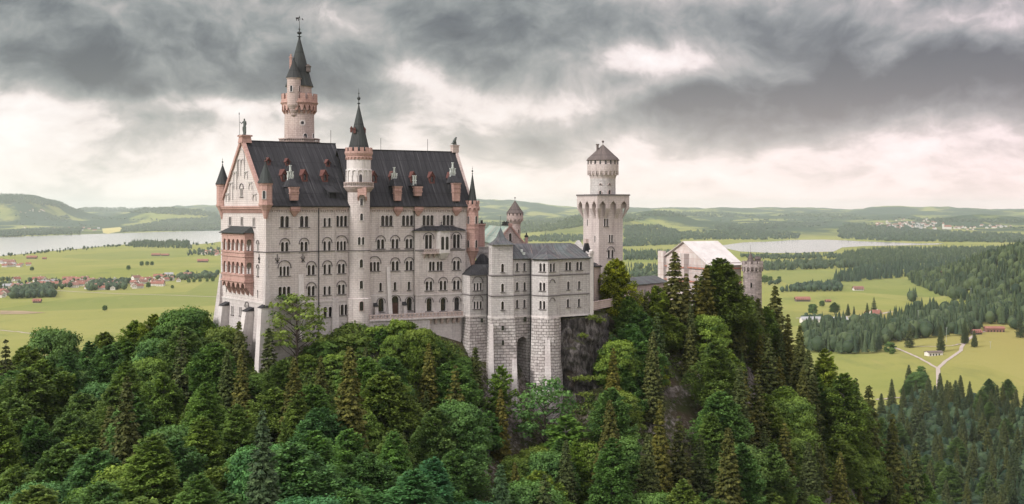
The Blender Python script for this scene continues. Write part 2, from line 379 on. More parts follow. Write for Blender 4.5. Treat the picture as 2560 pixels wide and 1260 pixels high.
# type: lights (xc, w, h), hood (half width, springing height) or None, sill half width, columns at
WT = {
 'S': ([(0, .95, 2.5)], None, .75, []), 'Sm': ([(0, .72, 2.1)], None, .6, []), 'SL': ([(0, .5, 1.9)], None, None, []),
 'D': ([(-.62, .98, 2.65), (.62, .98, 2.65)], None, 1.45, [-1.2, 0, 1.2]),
 'Ds': ([(-.42, .6, 2.2), (.42, .6, 2.2)], None, .95, [0]),
 'DH': ([(-.55, .80, 2.35), (.55, .80, 2.35)], (1.16, 2.0), 1.3, [-1.04, 0, 1.04]),
 'Dn': ([(-.27, .36, 2.2), (.27, .36, 2.2)], (.62, 2.0), .7, [0]),
 'DHs': ([(-.62, .72, 2.3), (.62, .72, 2.3)], (1.16, 2.0), 1.2, []),
 'T': ([(-1.08, .88, 2.6), (0, .88, 2.6), (1.08, .88, 2.6)], None, 1.75, [-.54, .54]),
 'Tn': ([(-.55, .42, 2.3), (0, .42, 2.3), (.55, .42, 2.3)], None, .95, [-.28, .28]),
 'TH': ([(-.92, .68, 2.25), (0, .68, 2.25), (.92, .68, 2.25)], (1.55, 2.0), 1.6, [-.46, .46]),
 'THn': ([(-.62, .46, 2.1), (0, .46, 2.1), (.62, .46, 2.1)], (1.05, 2.1), 1.1, [-.31, .31]),
 'TT': ([(-.52, .42, 4.2), (0, .42, 4.6), (.52, .42, 4.2)], (1.1, 3.9), 1.1, [-.26, .26]),
 'Q': ([(-1.5, .74, 2.3), (-.62, .74, 2.3), (.62, .74, 2.3), (1.5, .74, 2.3)], None, 2.1, [-1.06, 0, 1.06]),
 'W': ([(0, 1.45, 3.3)], (1.0, 2.4), 1.1, []), 'DR': ([(0, 1.9, 4.6)], (1.35, 3.4), None, []),
 'B': ([(-.5, .95, 3.5), (.5, .95, 3.5)], (1.35, 2.6), 1.3, [0]),
 'K': ([(-.55, .78, 2.1), (.55, .78, 2.1)], None, 1.15, [0]), 'KT': ([(-.9, .56, 1.9), (0, .56, 1.9), (.9, .56, 1.9)], (1.35, 2.1), 1.45, [-.45, .45]),
 'NB': ([], (.85, 1.9), .9, []),
}
_wcache = {}
def wmesh(ty, key):
    k = (ty, key)
    if k in _wcache: return _wcache[k]
    L, hood, sill, cols = WT[ty]; mb = MB(); me = None
    if key == 'frame':
        for xc, w, h in L:                               # slim raised surround round every light
            o = arch(xc, w + .26, h + .13, 0, 8); i = arch(xc, w, h, 0, 8); n = len(o)
            vs = [(x, -.06, z) for x, z in o] + [(x, -.06, z) for x, z in i] + [(x, 0, z) for x, z in o] + [(x, .1, z) for x, z in i]
            fs = []
            for a_ in range(1, n):
                b_ = (a_ + 1) % n; fs += [(a_, b_, n + b_, n + a_), (2 * n + a_, 2 * n + b_, b_, a_), (n + a_, n + b_, 3 * n + b_, 3 * n + a_)]
            mb.add(vs, fs, 0)
        if hood:
            r, zc = hood; r1 = r + .17
            p = [(r1, 0), (r, 0)]; seg = 14
            for q0 in range(seg):
                t0, t1 = PI * q0 / seg, PI * (q0 + 1) / seg
                P = lambda R, t, y: (R * math.cos(t), y, zc + R * math.sin(t))
                vs = [P(r1, t0, -.2), P(r1, t1, -.2), P(r, t1, -.2), P(r, t0, -.2), P(r1, t0, 0), P(r1, t1, 0), P(r, t1, 0), P(r, t0, 0)]
                mb.add(vs, [(0, 1, 2, 3), (4, 5, 1, 0), (3, 2, 6, 7)], 1)
            if L:
                for sg in (-1, 1):
                    x = sg * (r + .08); mb.box(x - .14, x + .14, -.16, 0, zc - .22, zc - .003, 1)
        me = mb.build('window', [M['white'], M['dark_trim']]) if mb.v else None
    elif key == 'pane':
        x0 = min(x - w / 2 for x, w, h in L) - .05; x1 = max(x + w / 2 for x, w, h in L) + .05; h = max(h for _, _, h in L)
        mb.box(x0, x1, .447, .49, -.05, h + .05)
        for x, w, h in L:
            mb.box(x - .025, x + .025, .415, .446, 0, h - .1, 1); mb.box(x - w / 2, x + w / 2, .42, .444, h * .55, h * .55 + .06, 1)
        me = mb.build('pane', [M['glass'], M['door_wood']])
    elif key == 'door':
        x, w, h = L[0]; mb.box(x - w / 2 - .05, x + w / 2 + .05, .40, .446, 0, h * .62); mb.box(x - w / 2, x + w / 2, .446, .49, 0, h, 1)
        me = mb.build('door', [M['door_wood'], M['glass']])
    elif key == 'col':
        h = L[0][2] - L[0][1] * .5
        mb.lathe([(.13, 0), (.13, .12), (.085, .2), (.075, h - .28), (.1, h - .24), (.17, h - .02)], 8, 0, 0)
        me = mb.build('column', [M['white']])
    elif key == 'sill':
        mb.box(-sill, sill, -.22, .05, -.2, -.004); me = mb.build('sill', [M['dark_trim']])
    _wcache[k] = me; return me
def window(parent, F, x, z, ty, y=0.0, name='window'):
    L, hood, sill, cols = WT[ty]; T = F.M @ Matrix.Translation((x, y, z))
    w = link(D.objects.new(name, wmesh(ty, 'frame')), parent, T)
    if L: link(D.objects.new('door' if ty == 'DR' else 'pane', wmesh(ty, 'door' if ty == 'DR' else 'pane')), w, T)
    for c in cols: link(D.objects.new('column', wmesh(ty, 'col')), w, F.M @ Matrix.Translation((x + c, y + .03, z)))
    if sill and L: link(D.objects.new('sill', wmesh(ty, 'sill')), w, T)
    return w
def holes_for(wins):
    H = []
    for x, z, ty in wins:
        for xc, w, h in WT[ty][0]: H.append(arch(x + xc, w, h, z))
    return H
def cyl_window(parent, cx, cy, r, px, py, w=.9, h=2.3, frame_mat='white'):
    """window set in a round tower: stone surround standing proud of the wall round a dark pane"""
    Yc = cy - r; X = (px - 1280) / FOC * Yc; ang = math.asin(max(-.97, min(.97, (X - cx) / r)))
    n = Vector((math.sin(ang), -math.cos(ang), 0)); p = Vector((cx, cy, 0)) + n * r
    T = Matrix.Translation((p.x, p.y, ZZ(py, p.y))) @ Matrix.Rotation(ang, 4, 'Z')
    o = arch(0, w + .3, h + .15, -.1, 8); i = arch(0, w, h, 0, 8); k = len(o); mb = MB()
    vs = [(x, -.16, z) for x, z in o] + [(x, -.16, z) for x, z in i] + [(x, .2, z) for x, z in o] + [(x, .2, z) for x, z in i]; fs = []
    for a_ in range(k):
        b_ = (a_ + 1) % k; fs += [(a_, b_, k + b_, k + a_), (2 * k + a_, 2 * k + b_, b_, a_), (k + a_, k + b_, 3 * k + b_, 3 * k + a_)]
    mb.add(vs, fs); wo = obj('window', mb, M[frame_mat], parent, T)
    mb = MB(); mb.add([(x, -.05, z) for x, z in i], [tuple(range(len(i)))]); obj('pane', mb, M['glass'], wo, T)
    return wo
def arcade(mb, P, n, x0, x1, z0, z1, nw=.7, nh=.75, pointed=False, y=0.0, th=.3, mi=0):
    """n arched bays with notches cut into the lower edge; P maps (x, y, z) to a point"""
    bw = (x1 - x0) / n
    for k in range(n):
        a0, a1 = x0 + k * bw, x0 + (k + 1) * bw; xc = (a0 + a1) / 2; r = bw * nw / 2; zt = z0 + (z1 - z0) * nh
        pts = [(a0, z0), (xc - r, z0)]
        for j in range(1, 8):
            t = PI - PI * j / 8
            if pointed: zz = z0 + (zt - z0) * (1 - abs(math.cos(t)) ** 1.6)
            else: zz = max(z0, zt - r) + min(r, zt - z0) * math.sin(t)
            pts.append((xc + r * math.cos(t), zz))
        pts += [(xc + r, z0), (a1, z0), (a1, z1), (a0, z1)]
        m = len(pts); polys = [[Vector((p[0], p[1], 0)) for p in pts]]; fl = polys[0]; fs = []
        for t in tessellate_polygon(polys):
            cr = (fl[t[1]] - fl[t[0]]).cross(fl[t[2]] - fl[t[0]]).z; fs.append(tuple(t) if cr > 0 else (t[0], t[2], t[1]))
        vs = [P(px_, y, pz_) for px_, pz_ in pts] + [P(px_, y + th, pz_) for px_, pz_ in pts]
        fs += [(i, m + i, m + (i + 1) % m, (i + 1) % m) for i in range(0, m - 3)] + [(m - 2, 2 * m - 2, 2 * m - 1, m - 1)]
        mb.add(vs, fs, mi)
def ringP(cx, cy, r):
    return lambda x, y, z: (cx + (r - y) * math.sin(x / r), cy - (r - y) * math.cos(x / r), z)
def crenels(mb, cx, cy, r, z0, z1, n, duty=.55, th=.35, mi=0):
    for k in range(n):
        a0 = 2 * PI * k / n; a1 = a0 + 2 * PI / n * duty
        q = lambda R, t, z: (cx + R * math.cos(t), cy + R * math.sin(t), z)
        mb.hexa([q(r - th, a0, z0), q(r, a0, z0), q(r, a1, z0), q(r - th, a1, z0)], [q(r - th, a0, z1), q(r, a0, z1), q(r, a1, z1), q(r - th, a1, z1)], mi)
def finial(mb, cx, cy, z0, z1, r=.25, mi=0):
    h = z1 - z0
    mb.lathe([(r * .8, z0), (r * .5, z0 + h * .08), (r * .35, z0 + h * .1), (r * 1.5, z0 + h * .17), (r * .35, z0 + h * .22), (r * .35, z0 + h * .33), (r * 1.2, z0 + h * .38), (r * 1.7, z0 + h * .45), (r * 1.1, z0 + h * .52),
              (r * .3, z0 + h * .56), (r * .3, z0 + h * .70), (r * .9, z0 + h * .73), (r * .25, z0 + h * .77), (r * .12, z1)], 8, cx, cy, mi)
# ================================================================== the palace
R = math.radians
AF = Frame(-57.4, 280.0, R(35)); BF = Frame(-37.5, 293.9, R(28)); GW = 28.1
wc = (AF.x - GW * AF.s, AF.y + GW * AF.c)
WF = Frame(wc[0], wc[1], R(-55))
palace = empty('palace', AF.M, 'tall pale limestone palace with steep dark roofs and a pink loggia on its gable end', 'palace')
def P_(name, mb, mats, F): return obj(name, mb, mats, palace, F.M)
EZ = 1.1; RZ = 16.9; ZPL = -21.8; ZS = -9.85
tA = AF.U(873); tAr = 25.0
def wins(F, lst, y=0.0): return [(*F.P(px, py, y), ty) for px, py, ty in lst]
# --- south front, left block
wa = wins(AF, [(711.5, 568, 'D'), (760.5, 567.5, 'D'), (812, 566.5, 'Sm'), (823.7, 566, 'Sm'), (854, 566, 'T'),
    (711.7, 630, 'DH'), (760, 629, 'DH'), (817.6, 626.7, 'DHs'), (853.5, 626, 'TH'),
    (711, 689.5, 'TH'), (778, 687, 'DH'), (818, 685, 'DHs'), (853.5, 683.5, 'DH'),
    (711, 744, 'T'), (778, 739.5, 'DH'), (812, 737.6, 'Sm'), (823.7, 737, 'Sm'), (853.5, 735.3, 'DH')])
mb = MB(); tE = AF.U(897)
mb.panel([(0, ZPL), (tE, ZPL), (tE, EZ), (0, EZ)], holes_for(wa), 0, .45)
P_('wall', mb, M['stone'], AF)
wl = wins(AF, [(782, 797, 'Sm'), (813, 793, 'S'), (826, 792.5, 'S'), (855.5, 788, 'T')], -.18)
mb = MB(); mb.panel([(-.15, -44), (tE, -44), (tE, ZPL), (-.15, ZPL)], holes_for(wl), -.18, .45)
mb.box(-.2, tE, -.30, -.181, ZPL - .22, ZPL + .06, 1)
P_('plinth', mb, [M['plinth'], M['white']], AF)
for x, z, ty in wa: window(palace, AF, x, z, ty)
for x, z, ty in wl: window(palace, AF, x, z, ty, -.18)
# --- south front, right block and its shallow bay
b0, b1 = 0.0, BF.U(1181); t38 = BF.U(1038, -1.1); tb1 = BF.U(1163, -1.1)
wb = wins(BF, [(967, 564.7, 'T'), (1019, 564.2, 'T'), (1070, 563.6, 'T'), (1120, 563, 'T'), (951.5, 622, 'DH'), (987.6, 621, 'DH'), (1022.6, 620.5, 'DH'),
    (936.5, 677.5, 'TH'), (988, 676.5, 'DH'), (1022.8, 675.7, 'DH'), (951.7, 727.6, 'Sm'), (987.6, 726, 'Sm'), (1022.6, 724.8, 'Sm')])
mb = MB(); zpb = BF.Z(738, BF.U(930)); mb.panel([(b0, zpb), (b1, zpb), (b1, EZ), (b0, EZ)], holes_for(wb), 0, .45); P_('wall', mb, M['stone'], BF)
for x, z, ty in wb: window(palace, BF, x, z, ty)
wbl = wins(BF, [(952.6, 779.5, 'W'), (987.8, 786, 'DR'), (1023, 776.5, 'W')], -.15)
mb = MB(); mb.panel([(b0, -34), (t38, -34), (t38, zpb), (b0, zpb)], holes_for(wbl), -.15, .5)
mb.box(b0, t38, -.27, -.151, zpb - .2, zpb + .05, 1); P_('plinth', mb, [M['plinth'], M['white']], BF)
for x, z, ty in wbl: window(palace, BF, x, z, ty, -.15)
zbr = BF.Z(577, t38, -1.1)
wy = wins(BF, [(1071.4, 621.5, 'B'), (1141, 620, 'B'), (1089.5, 676.4, 'Q'), (1141, 674.8, 'DH'), (1072.6, 726.4, 'DH'), (1107.6, 725, 'DH'), (1141, 724, 'DH')], -1.1)
zpy = BF.Z(737, t38, -1.1)
mb = MB(); mb.panel([(t38, zpy), (tb1, zpy), (tb1, zbr), (t38, zbr)], holes_for(wy), -1.1, .45)
mb.box(t38, t38 + .4, -1.09, 0, -34, zbr)
mb.box(tb1 - .4, tb1, -1.09, 0, -40, zbr); P_('bay_wall', mb, M['stone'], BF)
for x, z, ty in wy: window(palace, BF, x, z, ty, -1.1)
wyl = wins(BF, [(1073, 778, 'W'), (1108, 777.3, 'W'), (1142, 775.5, 'W')], -1.25)
mb = MB(); mb.panel([(t38, -40), (tb1, -40), (tb1, zpy), (t38, zpy)], holes_for(wyl), -1.25, .5); mb.box(t38, tb1, -1.37, -1.251, zpy - .2, zpy + .05, 1)
mb.box(t38, t38 + .3, -1.249, -.15, -34, zpy - .01)
P_('plinth', mb, [M['plinth'], M['white']], BF)
for x, z, ty in wyl: window(palace, BF, x, z, ty, -1.25)
mb = MB(); zr1 = BF.Z(565, (t38 + tb1) / 2, 0)
mb.prism([(t38 - .6, -1.7), (tb1 + .5, -1.7), (tb1 + .5, -.02), (t38 - .6, -.02)], zbr - .02, [(t38 + 3, -.25), (tb1 - 3, -.25), (tb1 - 3, -.02), (t38 + 3, -.02)], zr1)
to, _z = BF.P(1106, 577, -1.1)
mb.prism([(to + 2.2 * math.cos(PI + k * PI / 6), -1.15 + 2.3 * math.sin(PI + k * PI / 6)) for k in range(7)], zbr + .01, [(to + .05 * math.cos(PI + k * PI / 6), -.5 + .05 * math.sin(PI + k * PI / 6)) for k in range(7)], zr1 + .4)
finial(mb, to, -.5, zr1 + .2, zr1 + 1.6, .12)
P_('bay_roof', mb, M['roof'], BF)
# white oriel with its balcony
mb = MB(); zo0 = BF.Z(633, to, -2.4); zo1 = zbr - .02; poly = [(to - 1.8, -1.1), (to - 1.3, -2.6), (to + 1.3, -2.6), (to + 1.8, -1.1)]
mb.prism(poly, zo0, poly, zo1)
mb.prism([(to - .9, -1.1), (to - .6, -1.5), (to + .6, -1.5), (to + .9, -1.1)], zo0 - 1.5, poly, zo0 - .003)
for x in (-1.25, 0, 1.25): mb.box(to + x - .12, to + x + .12, -2.72, -2.601, zo0, zo1 - .4)
orl = P_('oriel', mb, M['white'], BF)
for dx_ in (-.62, .62):
    mb = MB(); i = arch(to + dx_, .8, 3.3, zo0 + .9); mb.add([(x, -2.62, z) for x, z in i], [tuple(range(len(i)))]); obj('pane', mb, M['glass'], orl, BF.M)
mb = MB(); xb0 = BF.U(1060, -2.2)
mb.box(xb0, to - 1.5, -2.4, -1.1, zo0 - .1, zo0 + .15); mb.box(xb0, to - 1.3, -2.4, -2.2, zo0 + .95, zo0 + 1.1)
for k in range(9): x = xb0 + .1 + k * (to - 1.5 - xb0) / 9; mb.box(x, x + .22, -2.37, -2.23, zo0 + .151, zo0 + .949)
for k in range(3): x = xb0 + .3 + k * 1.3; mb.hexa([(x, -1.3, zo0 - 1.2), (x + .45, -1.3, zo0 - 1.2), (x + .45, -1.1, zo0 - 1.2), (x, -1.1, zo0 - 1.2)], [(x, -2.3, zo0 - .101), (x + .45, -2.3, zo0 - .101), (x + .45, -1.1, zo0 - .101), (x, -1.1, zo0 - .101)])
P_('balcony', mb, M['rose'], BF)
# --- west gable wall
ww = wins(WF, [(575.5, 564.5, 'Tn'), (605, 565.7, 'Tn'), (635, 567.4, 'Tn'), (645, 629, 'Dn'), (645, 690, 'Dn'), (644.5, 744, 'SL'), (566.5, 731, 'SL'), (604.5, 492, 'THn')])
# widths on the steeply foreshortened gable are true widths, so stretch the lights along the wall
mb = MB(); GA = 14.05
zpw = WF.Z(741, WF.U(560))
mb.panel([(0, ZPL), (GW, ZPL), (GW, EZ), (GA, RZ - .1), (0, EZ)], holes_for(ww), 0, .45)
P_('gable_wall', mb, M['gable'], WF)
for x, z, ty in ww: window(palace, WF, x, z, ty)
wwl = wins(WF, [(561.5, 783.6, 'Ds'), (581.4, 786.7, 'Ds'), (601.7, 789.5, 'Ds'), (618, 807, 'TT')], -.2)
mb = MB(); mb.panel([(-.2, -44), (GW + .15, -44), (GW + .15, ZPL), (-.2, ZPL)], holes_for(wwl), -.2, .5); mb.box(-.2, GW + .15, -.34, -.201, ZPL - .2, ZPL + .08, 1)
P_('plinth', mb, [M['plinth'], M['white']], WF)
for x, z, ty in wwl: window(palace, WF, x, z, ty, -.2)
# blind arches stepping up the gable
mb = MB()
def blind(px, py0, py1, wpx):
    x, z0 = WF.P(px, py0); z1 = WF.Z(py1, x); w = wpx
    for q in range(10):
        t0, t1 = PI * q / 10, PI * (q + 1) / 10; r1, r = w / 2 + .14, w / 2
        Pq = lambda R_, t, y: (x + R_ * math.cos(t), y, z1 + R_ * math.sin(t))
        mb.add([Pq(r1, t0, -.2), Pq(r1, t1, -.2), Pq(r, t1, -.2), Pq(r, t0, -.2), Pq(r1, t0, 0), Pq(r1, t1, 0), Pq(r, t1, 0), Pq(r, t0, 0)], [(0, 1, 2, 3), (4, 5, 1, 0), (3, 2, 6, 7)])
    for sg in (-1, 1): mb.box(x + sg * (w / 2 + .07) - .07, x + sg * (w / 2 + .07) + .07, -.2, 0, z0, z1)
for args in [(603, 446, 396, 4.4), (599.5, 440, 406, 1.5), (607.5, 411, 406, 1.5), (589, 474, 440, 1.7), (616, 447, 441, 1.7), (579, 500, 467, 1.7), (627, 474, 468, 1.7), (569.5, 505, 495, 1.7), (637, 502, 496, 1.7)]: blind(*args)
for px0, px1, py in [(583, 592, 430), (612, 621, 429), (573, 583, 457), (622, 631, 456.5), (563, 573, 485), (632, 642, 485)]:
    xa, za = WF.P(px0, py); xb = WF.U(px1); mb.box(xa, xb, -.2, 0, za - .12, za + .12)
P_('blind_arcade', mb, M['grey'], WF)
# friezes and string courses
mb = MB(); I3 = lambda x, y, z: (x, y, z)
arcade(mb, I3, 36, -.2, AF.U(870), -.45, .45, .72, .62, y=-.28, th=.27); mb.box(-.2, AF.U(870), -.42, -.01, .451, EZ - .02, 0)
P_('frieze', mb, M['rose'], AF)
mb = MB(); arcade(mb, I3, 44, BF.U(925), b1, -.45, .45, .72, .62, y=-.28, th=.27); mb.box(BF.U(925), b1, -.42, -.01, .451, EZ - .02)
P_('frieze', mb, M['rose'], BF)
mb = MB(); arcade(mb, I3, 44, 0.2, GW - .5, -.75, .2, .6, .8, y=-.28, th=.27, mi=0); mb.box(-.3, GW + .3, -.55, -.01, .201, .6); mb.box(-.3, GW + .3, -.75, -.01, .601, .95); P_('frieze', mb, M['pink'], WF)
mb = MB(); mb.box(-.15, AF.U(868), -.16, -.001, ZS - .14, ZS + .12); P_('string_course', mb, M['dark_trim'], AF)
zsb = BF.Z(627.5, BF.U(940)); mb = MB(); mb.box(BF.U(926), t38, -.16, -.001, zsb - .14, zsb + .12); mb.box(t38 - .1, tb1, -1.26, -1.101, zsb - .14, zsb + .12); P_('string_course', mb, M['dark_trim'], BF)
mb = MB(); mb.box(0, GW + .15, -.16, -.001, ZS - .14, ZS + .12); P_('string_course', mb, M['dark_trim'], WF)
# back and end walls close the volume
mb = MB(); mb.box(0.3, tE + 6, 27.6, GW, -44, EZ); mb.hexa([(24.4, 1, -30), (24.9, 1, -30), (24.9, 27.6, -30), (24.4, 27.6, -30)], [(24.4, 1, EZ), (24.9, 1, EZ), (24.9, 27.6, EZ), (24.4, 27.6, EZ)])
mb.add([(23.0, .5, EZ), (24.8, GA, RZ - .3), (26.6, 27.6, EZ)], [(0, 1, 2)])
P_('rear_wall', mb, M['stone'], AF)
BW = 19.8
mb = MB(); mb.box(0, b1, BW - .5, BW, -40, EZ); mb.box(b1 - .5, b1, .01, BW - .51, -42, EZ); mb.prism([(b1 - .45, 0.3), (b1 - .05, 0.3), (b1 - .05, BW - .3), (b1 - .45, BW - .3)], EZ + .01, [(b1 - .45, BW / 2 - .1), (b1 - .05, BW / 2 - .1), (b1 - .05, BW / 2 + .1), (b1 - .45, BW / 2 + .1)], 15.1)
P_('rear_wall', mb, M['stone'], BF)
# roofs
ke = (RZ - EZ) / (GA + .6)
def slab(mb, pts, th=.28, mi=0):
    vs = list(pts) + [(x, y, z - th) for x, y, z in pts]; n = len(pts)
    mb.add(vs, [tuple(range(n)), tuple(range(2 * n - 1, n - 1, -1))] + [(i, n + i, n + (i + 1) % n, (i + 1) % n) for i in range(n)], mi)
mb = MB(); k1 = .14
slab(mb, [(-.25, -.75, EZ - .1), (tA - .1, -.75, EZ - .1), (tA + .35, 1.6, EZ + 1.9), (-.25, 1.6, EZ + 1.9)])
slab(mb, [(-.25, 1.61, EZ + 1.91), (tA + .36, 1.61, EZ + 1.91), (tAr, GA, RZ), (-.25, GA, RZ)])
slab(mb, [(tAr + 3.5, GW + .6, EZ), (-.25, GW + .6, EZ), (-.25, GA + .01, RZ), (tAr, GA + .01, RZ)])
mb.box(-.2, tAr, GA - .18, GA + .18, RZ - .1, RZ + .12)
mb.box(-.25, tA - .2, -.92, -.76, EZ - .3, EZ - .08)
P_('roof', mb, M['roof'], AF)
mb = MB(); RB = 15.35; bs = -8.0
slab(mb, [(2.2, -.75, EZ - .1), (b1 - .3, -.75, EZ - .1), (b1 - .3, 1.3, EZ + 2.4), (2.2, 1.3, EZ + 2.4)])
bs = BF.U(842, BW / 2); slab(mb, [(BF.U(876, 1.31), 1.31, EZ + 2.41), (b1 - .3, 1.31, EZ + 2.41), (b1 - .3, BW / 2, RB), (bs, BW / 2, RB)])
slab(mb, [(b1 - .3, BW + .6, EZ), (bs, BW + .6, EZ), (bs, BW / 2 + .01, RB), (b1 - .3, BW / 2 + .01, RB)])
mb.box(bs, b1 - .4, BW / 2 - .16, BW / 2 + .16, RB - .1, RB + .12); mb.box(2.8, b1 - .4, -.92, -.76, EZ - .3, EZ - .08)
P_('roof', mb, M['roof'], BF)
mb = MB(); e1 = .9                                    # gable copings
for sg in (-1, 1):
    xe = GA + sg * (GA + .3); q = lambda x, y, z: (x, y, z)
    a0 = [(xe, -.5, EZ - .2), (xe, .35, EZ - .2), (xe - sg * e1, .35, EZ - .2), (xe - sg * e1, -.5, EZ - .2)]
    a1_ = [(GA, -.5, RZ + .9), (GA, .35, RZ + .9), (GA, .35, RZ - .4), (GA, -.5, RZ - .4)]
    mb.hexa(a0, a1_)
mb.taper((GA - 1.3, GA + 1.3, -.7, 1.9), RZ - .6, (GA - 1.1, GA + 1.1, -.5, 1.7), RZ + .9); mb.box(GA - 1.4, GA + 1.4, -.8, 2.0, RZ + .91, RZ + 1.3)
P_('gable_coping', mb, M['pink'], WF)
mb = MB()
for sg in (-1, 1):
    ye = BW / 2 + sg * (BW / 2 + .3)
    mb.hexa([(b1 - .35, ye, EZ), (b1 + .3, ye, EZ), (b1 + .3, ye - sg * .8, EZ), (b1 - .35, ye - sg * .8, EZ)], [(b1 - .35, BW / 2, RB + .8), (b1 + .3, BW / 2, RB + .8), (b1 + .3, BW / 2, RB - .3), (b1 - .35, BW / 2, RB - .3)])
mb.box(b1 - 1.2, b1 + .5, BW / 2 - .8, BW / 2 + .8, RB - .2, RB + 1.5); mb.box(b1 - 1.35, b1 + .65, BW / 2 - .95, BW / 2 + .95, RB + 1.51, RB + 1.8)
P_('gable_coping', mb, M['rose'], BF)
# dormers
kA = (RZ - EZ - 1.91) / (GA - 1.61); kB = (RB - EZ - 2.41) / (BW / 2 - 1.31)
def dormer(F, px, py, ez, k, y0, big=True):
    t, y, z = F.slope(px, py, ez, k, y0); w, h = (.72, 1.6) if big else (.52, 1.0); d = (h + .8) / k + .5
    mb = MB(); mb.panel([(t - w, z - .3), (t + w, z - .3), (t + w, z + h), (t, z + h + (1.25 if big else .7)), (t - w, z + h)], [arch(t, w * 1.0, h * .95, z + .25)], y - .1, .25)
    mb.box(t - w, t - w + .12, y - .09, y + d, z - .3, z + h - .01); mb.box(t + w - .12, t + w, y - .09, y + d, z - .3, z + h - .01)
    do = P_('dormer', mb, M['red_wood'], F)
    mb = MB(); mb.box(t - w * .6, t + w * .6, y + .16, y + .2, z, z + h); obj('pane', mb, M['glass'], do, F.M)
    mb = MB(); hh = 1.35 if big else .8
    for sg in (-1, 1): slab(mb, [(t + sg * (w + .2), y - .3, z + h - .15), (t + sg * (w + .2), y + d + .3, z + h - .15), (t, y + d + .6, z + h + hh), (t, y - .3, z + h + hh)], .09)
    obj('dormer_roof', mb, M['red_wood'], do, F.M)
for px, py in [(711, 453), (762, 453), (813, 454)]: dormer(AF, px, py, EZ + 1.91, kA, 1.61)
for px, py in [(671, 412), (719, 413.5), (820, 416)]: dormer(AF, px, py, EZ + 1.91, kA, 1.61, False)
for px, py in [(935, 456), (982, 456.5), (1033.5, 457), (1080, 457.5), (1127, 458)]: dormer(BF, px, py, EZ + 2.41, kB, 1.31)
t, y, z = AF.slope(832, 496, EZ + 1.91, kA, 1.61)
mb = MB(); mb.box(t - .9, t + .9, y, y + 2.2, z - .4, z + 1.5); slab(mb, [(t - 1.6, y - .6, z + 1.5), (t + 1.5, y - .6, z + 1.5), (t + 1.2, y + 3.4, z + 3.4), (t - 1.3, y + 3.4, z + 3.4)], .15)
P_('shed_dormer', mb, M['roof'], AF)
# pink chimney breasts that rise from the eaves, each with a cluster of pots behind
def chimney(F, pxc, py0, py1, wpx, pyp, crown='hip', pots=3):
    t0 = F.U(pxc - wpx / 2 + 4, -.5); t1 = F.U(pxc + wpx / 2 - 1, -.5); tc_ = (t0 + t1) / 2; z0 = F.Z(py0, tc_, -.5); z1 = F.Z(py1, tc_, -.5)
    mb = MB(); mb.taper((t0 + .15, t1 - .15, -.45, .5), z0, (t0, t1, -.55, .8), z1 - .35); mb.box(t0 + .1, t1 - .1, .81, 4.2, z0, z1 - .05, 1)
    mb.box(t0 - .12, t1 + .12, -.72, .95, z1 - .349, z1); arcade(mb, I3, 6, t0, t1, z1 - 1.5, z1 - 1.1, .6, .7, y=-.68, th=.16)
    mb.box(t0 - .05, t1 + .05, -.66, .85, (z0 + z1) / 2 - .08, (z0 + z1) / 2 + .06)
    ch = P_('chimney', mb, [M['pink'], M['roof']], F)
    mb = MB(); zc = z1
    if crown == 'hip': mb.taper((t0 - .3, t1 + .3, -.85, 3.7), z1 + .003, (t0 + .45, t1 - .45, 1.2, 3.2), z1 + 1.9); zc = z1 + 1.9
    else:
        mb.box(t0 - .2, t1 + .2, -.75, 3.5, z1 + .003, z1 + .25)
        for k in range(5): x = t0 - .1 + k * (t1 - t0) / 4.2; mb.box(x, x + .28, -.75, -.5, z1 + .251, z1 + .6)
    obj('chimney_cap', mb, M['roof'], ch, F.M)
    tz = F.Z(pyp, tc_, 2.2); mb = MB()
    for k in range(pots):
        x = tc_ + (k - (pots - 1) / 2) * .56; top = tz - abs(k - (pots - 1) / 2) * 1.5
        mb.box(x - .15, x + .15, 1.95, 2.3, zc - .2, top)
        for zz in (top, top - 1.2, zc + .9):
            if zz > zc + .3: mb.box(x - .25, x + .25, 1.87, 2.4, zz - .1, zz + .1)
    mb.box(tc_ - .7, tc_ + .7, 1.95, 2.4, zc - .3, zc + .35)
    obj('chimney_pot', mb, M['pot'], ch, F.M)
    mb = MB(); zc0 = F.Z(514, tc_, -.5); mb.taper((tc_ - .25, tc_ + .25, -.15, 0), zc0 - 2.6, (t0 - .1, t1 + .1, -.75, 0), zc0 - 1.3); mb.box(t0 - .2, t1 + .2, -.8, -.01, zc0 - 1.299, zc0 - .1)
    arcade(mb, I3, 5, t0 - .1, t1 + .1, zc0 - 1.29, zc0 - .7, .6, .8, y=-.92, th=.118)
    obj('corbel', mb, M['pink'], ch, F.M)
chimney(AF, 736, 501, 467, 25, 414)
chimney(BF, 994, 502, 465, 23, 419, pots=3); chimney(BF, 1045, 490, 466, 23.5, 432, 'flat', 2); chimney(BF, 1141, 503, 457, 23, 407, pots=3)
# lightning rods on the ridge
for F, px, py in [(AF, 827, 325), (BF, 952, 345), (BF, 1069, 348)]:
    w = GA if F is AF else BW / 2; t = F.U(px, w); z1 = F.Z(py, t, w); mb = MB(); mb.box(t - .04, t + .04, w - .04, w + .04, (RZ if F is AF else RB) - .1, z1); P_('lightning_rod', mb, M['iron'], F)
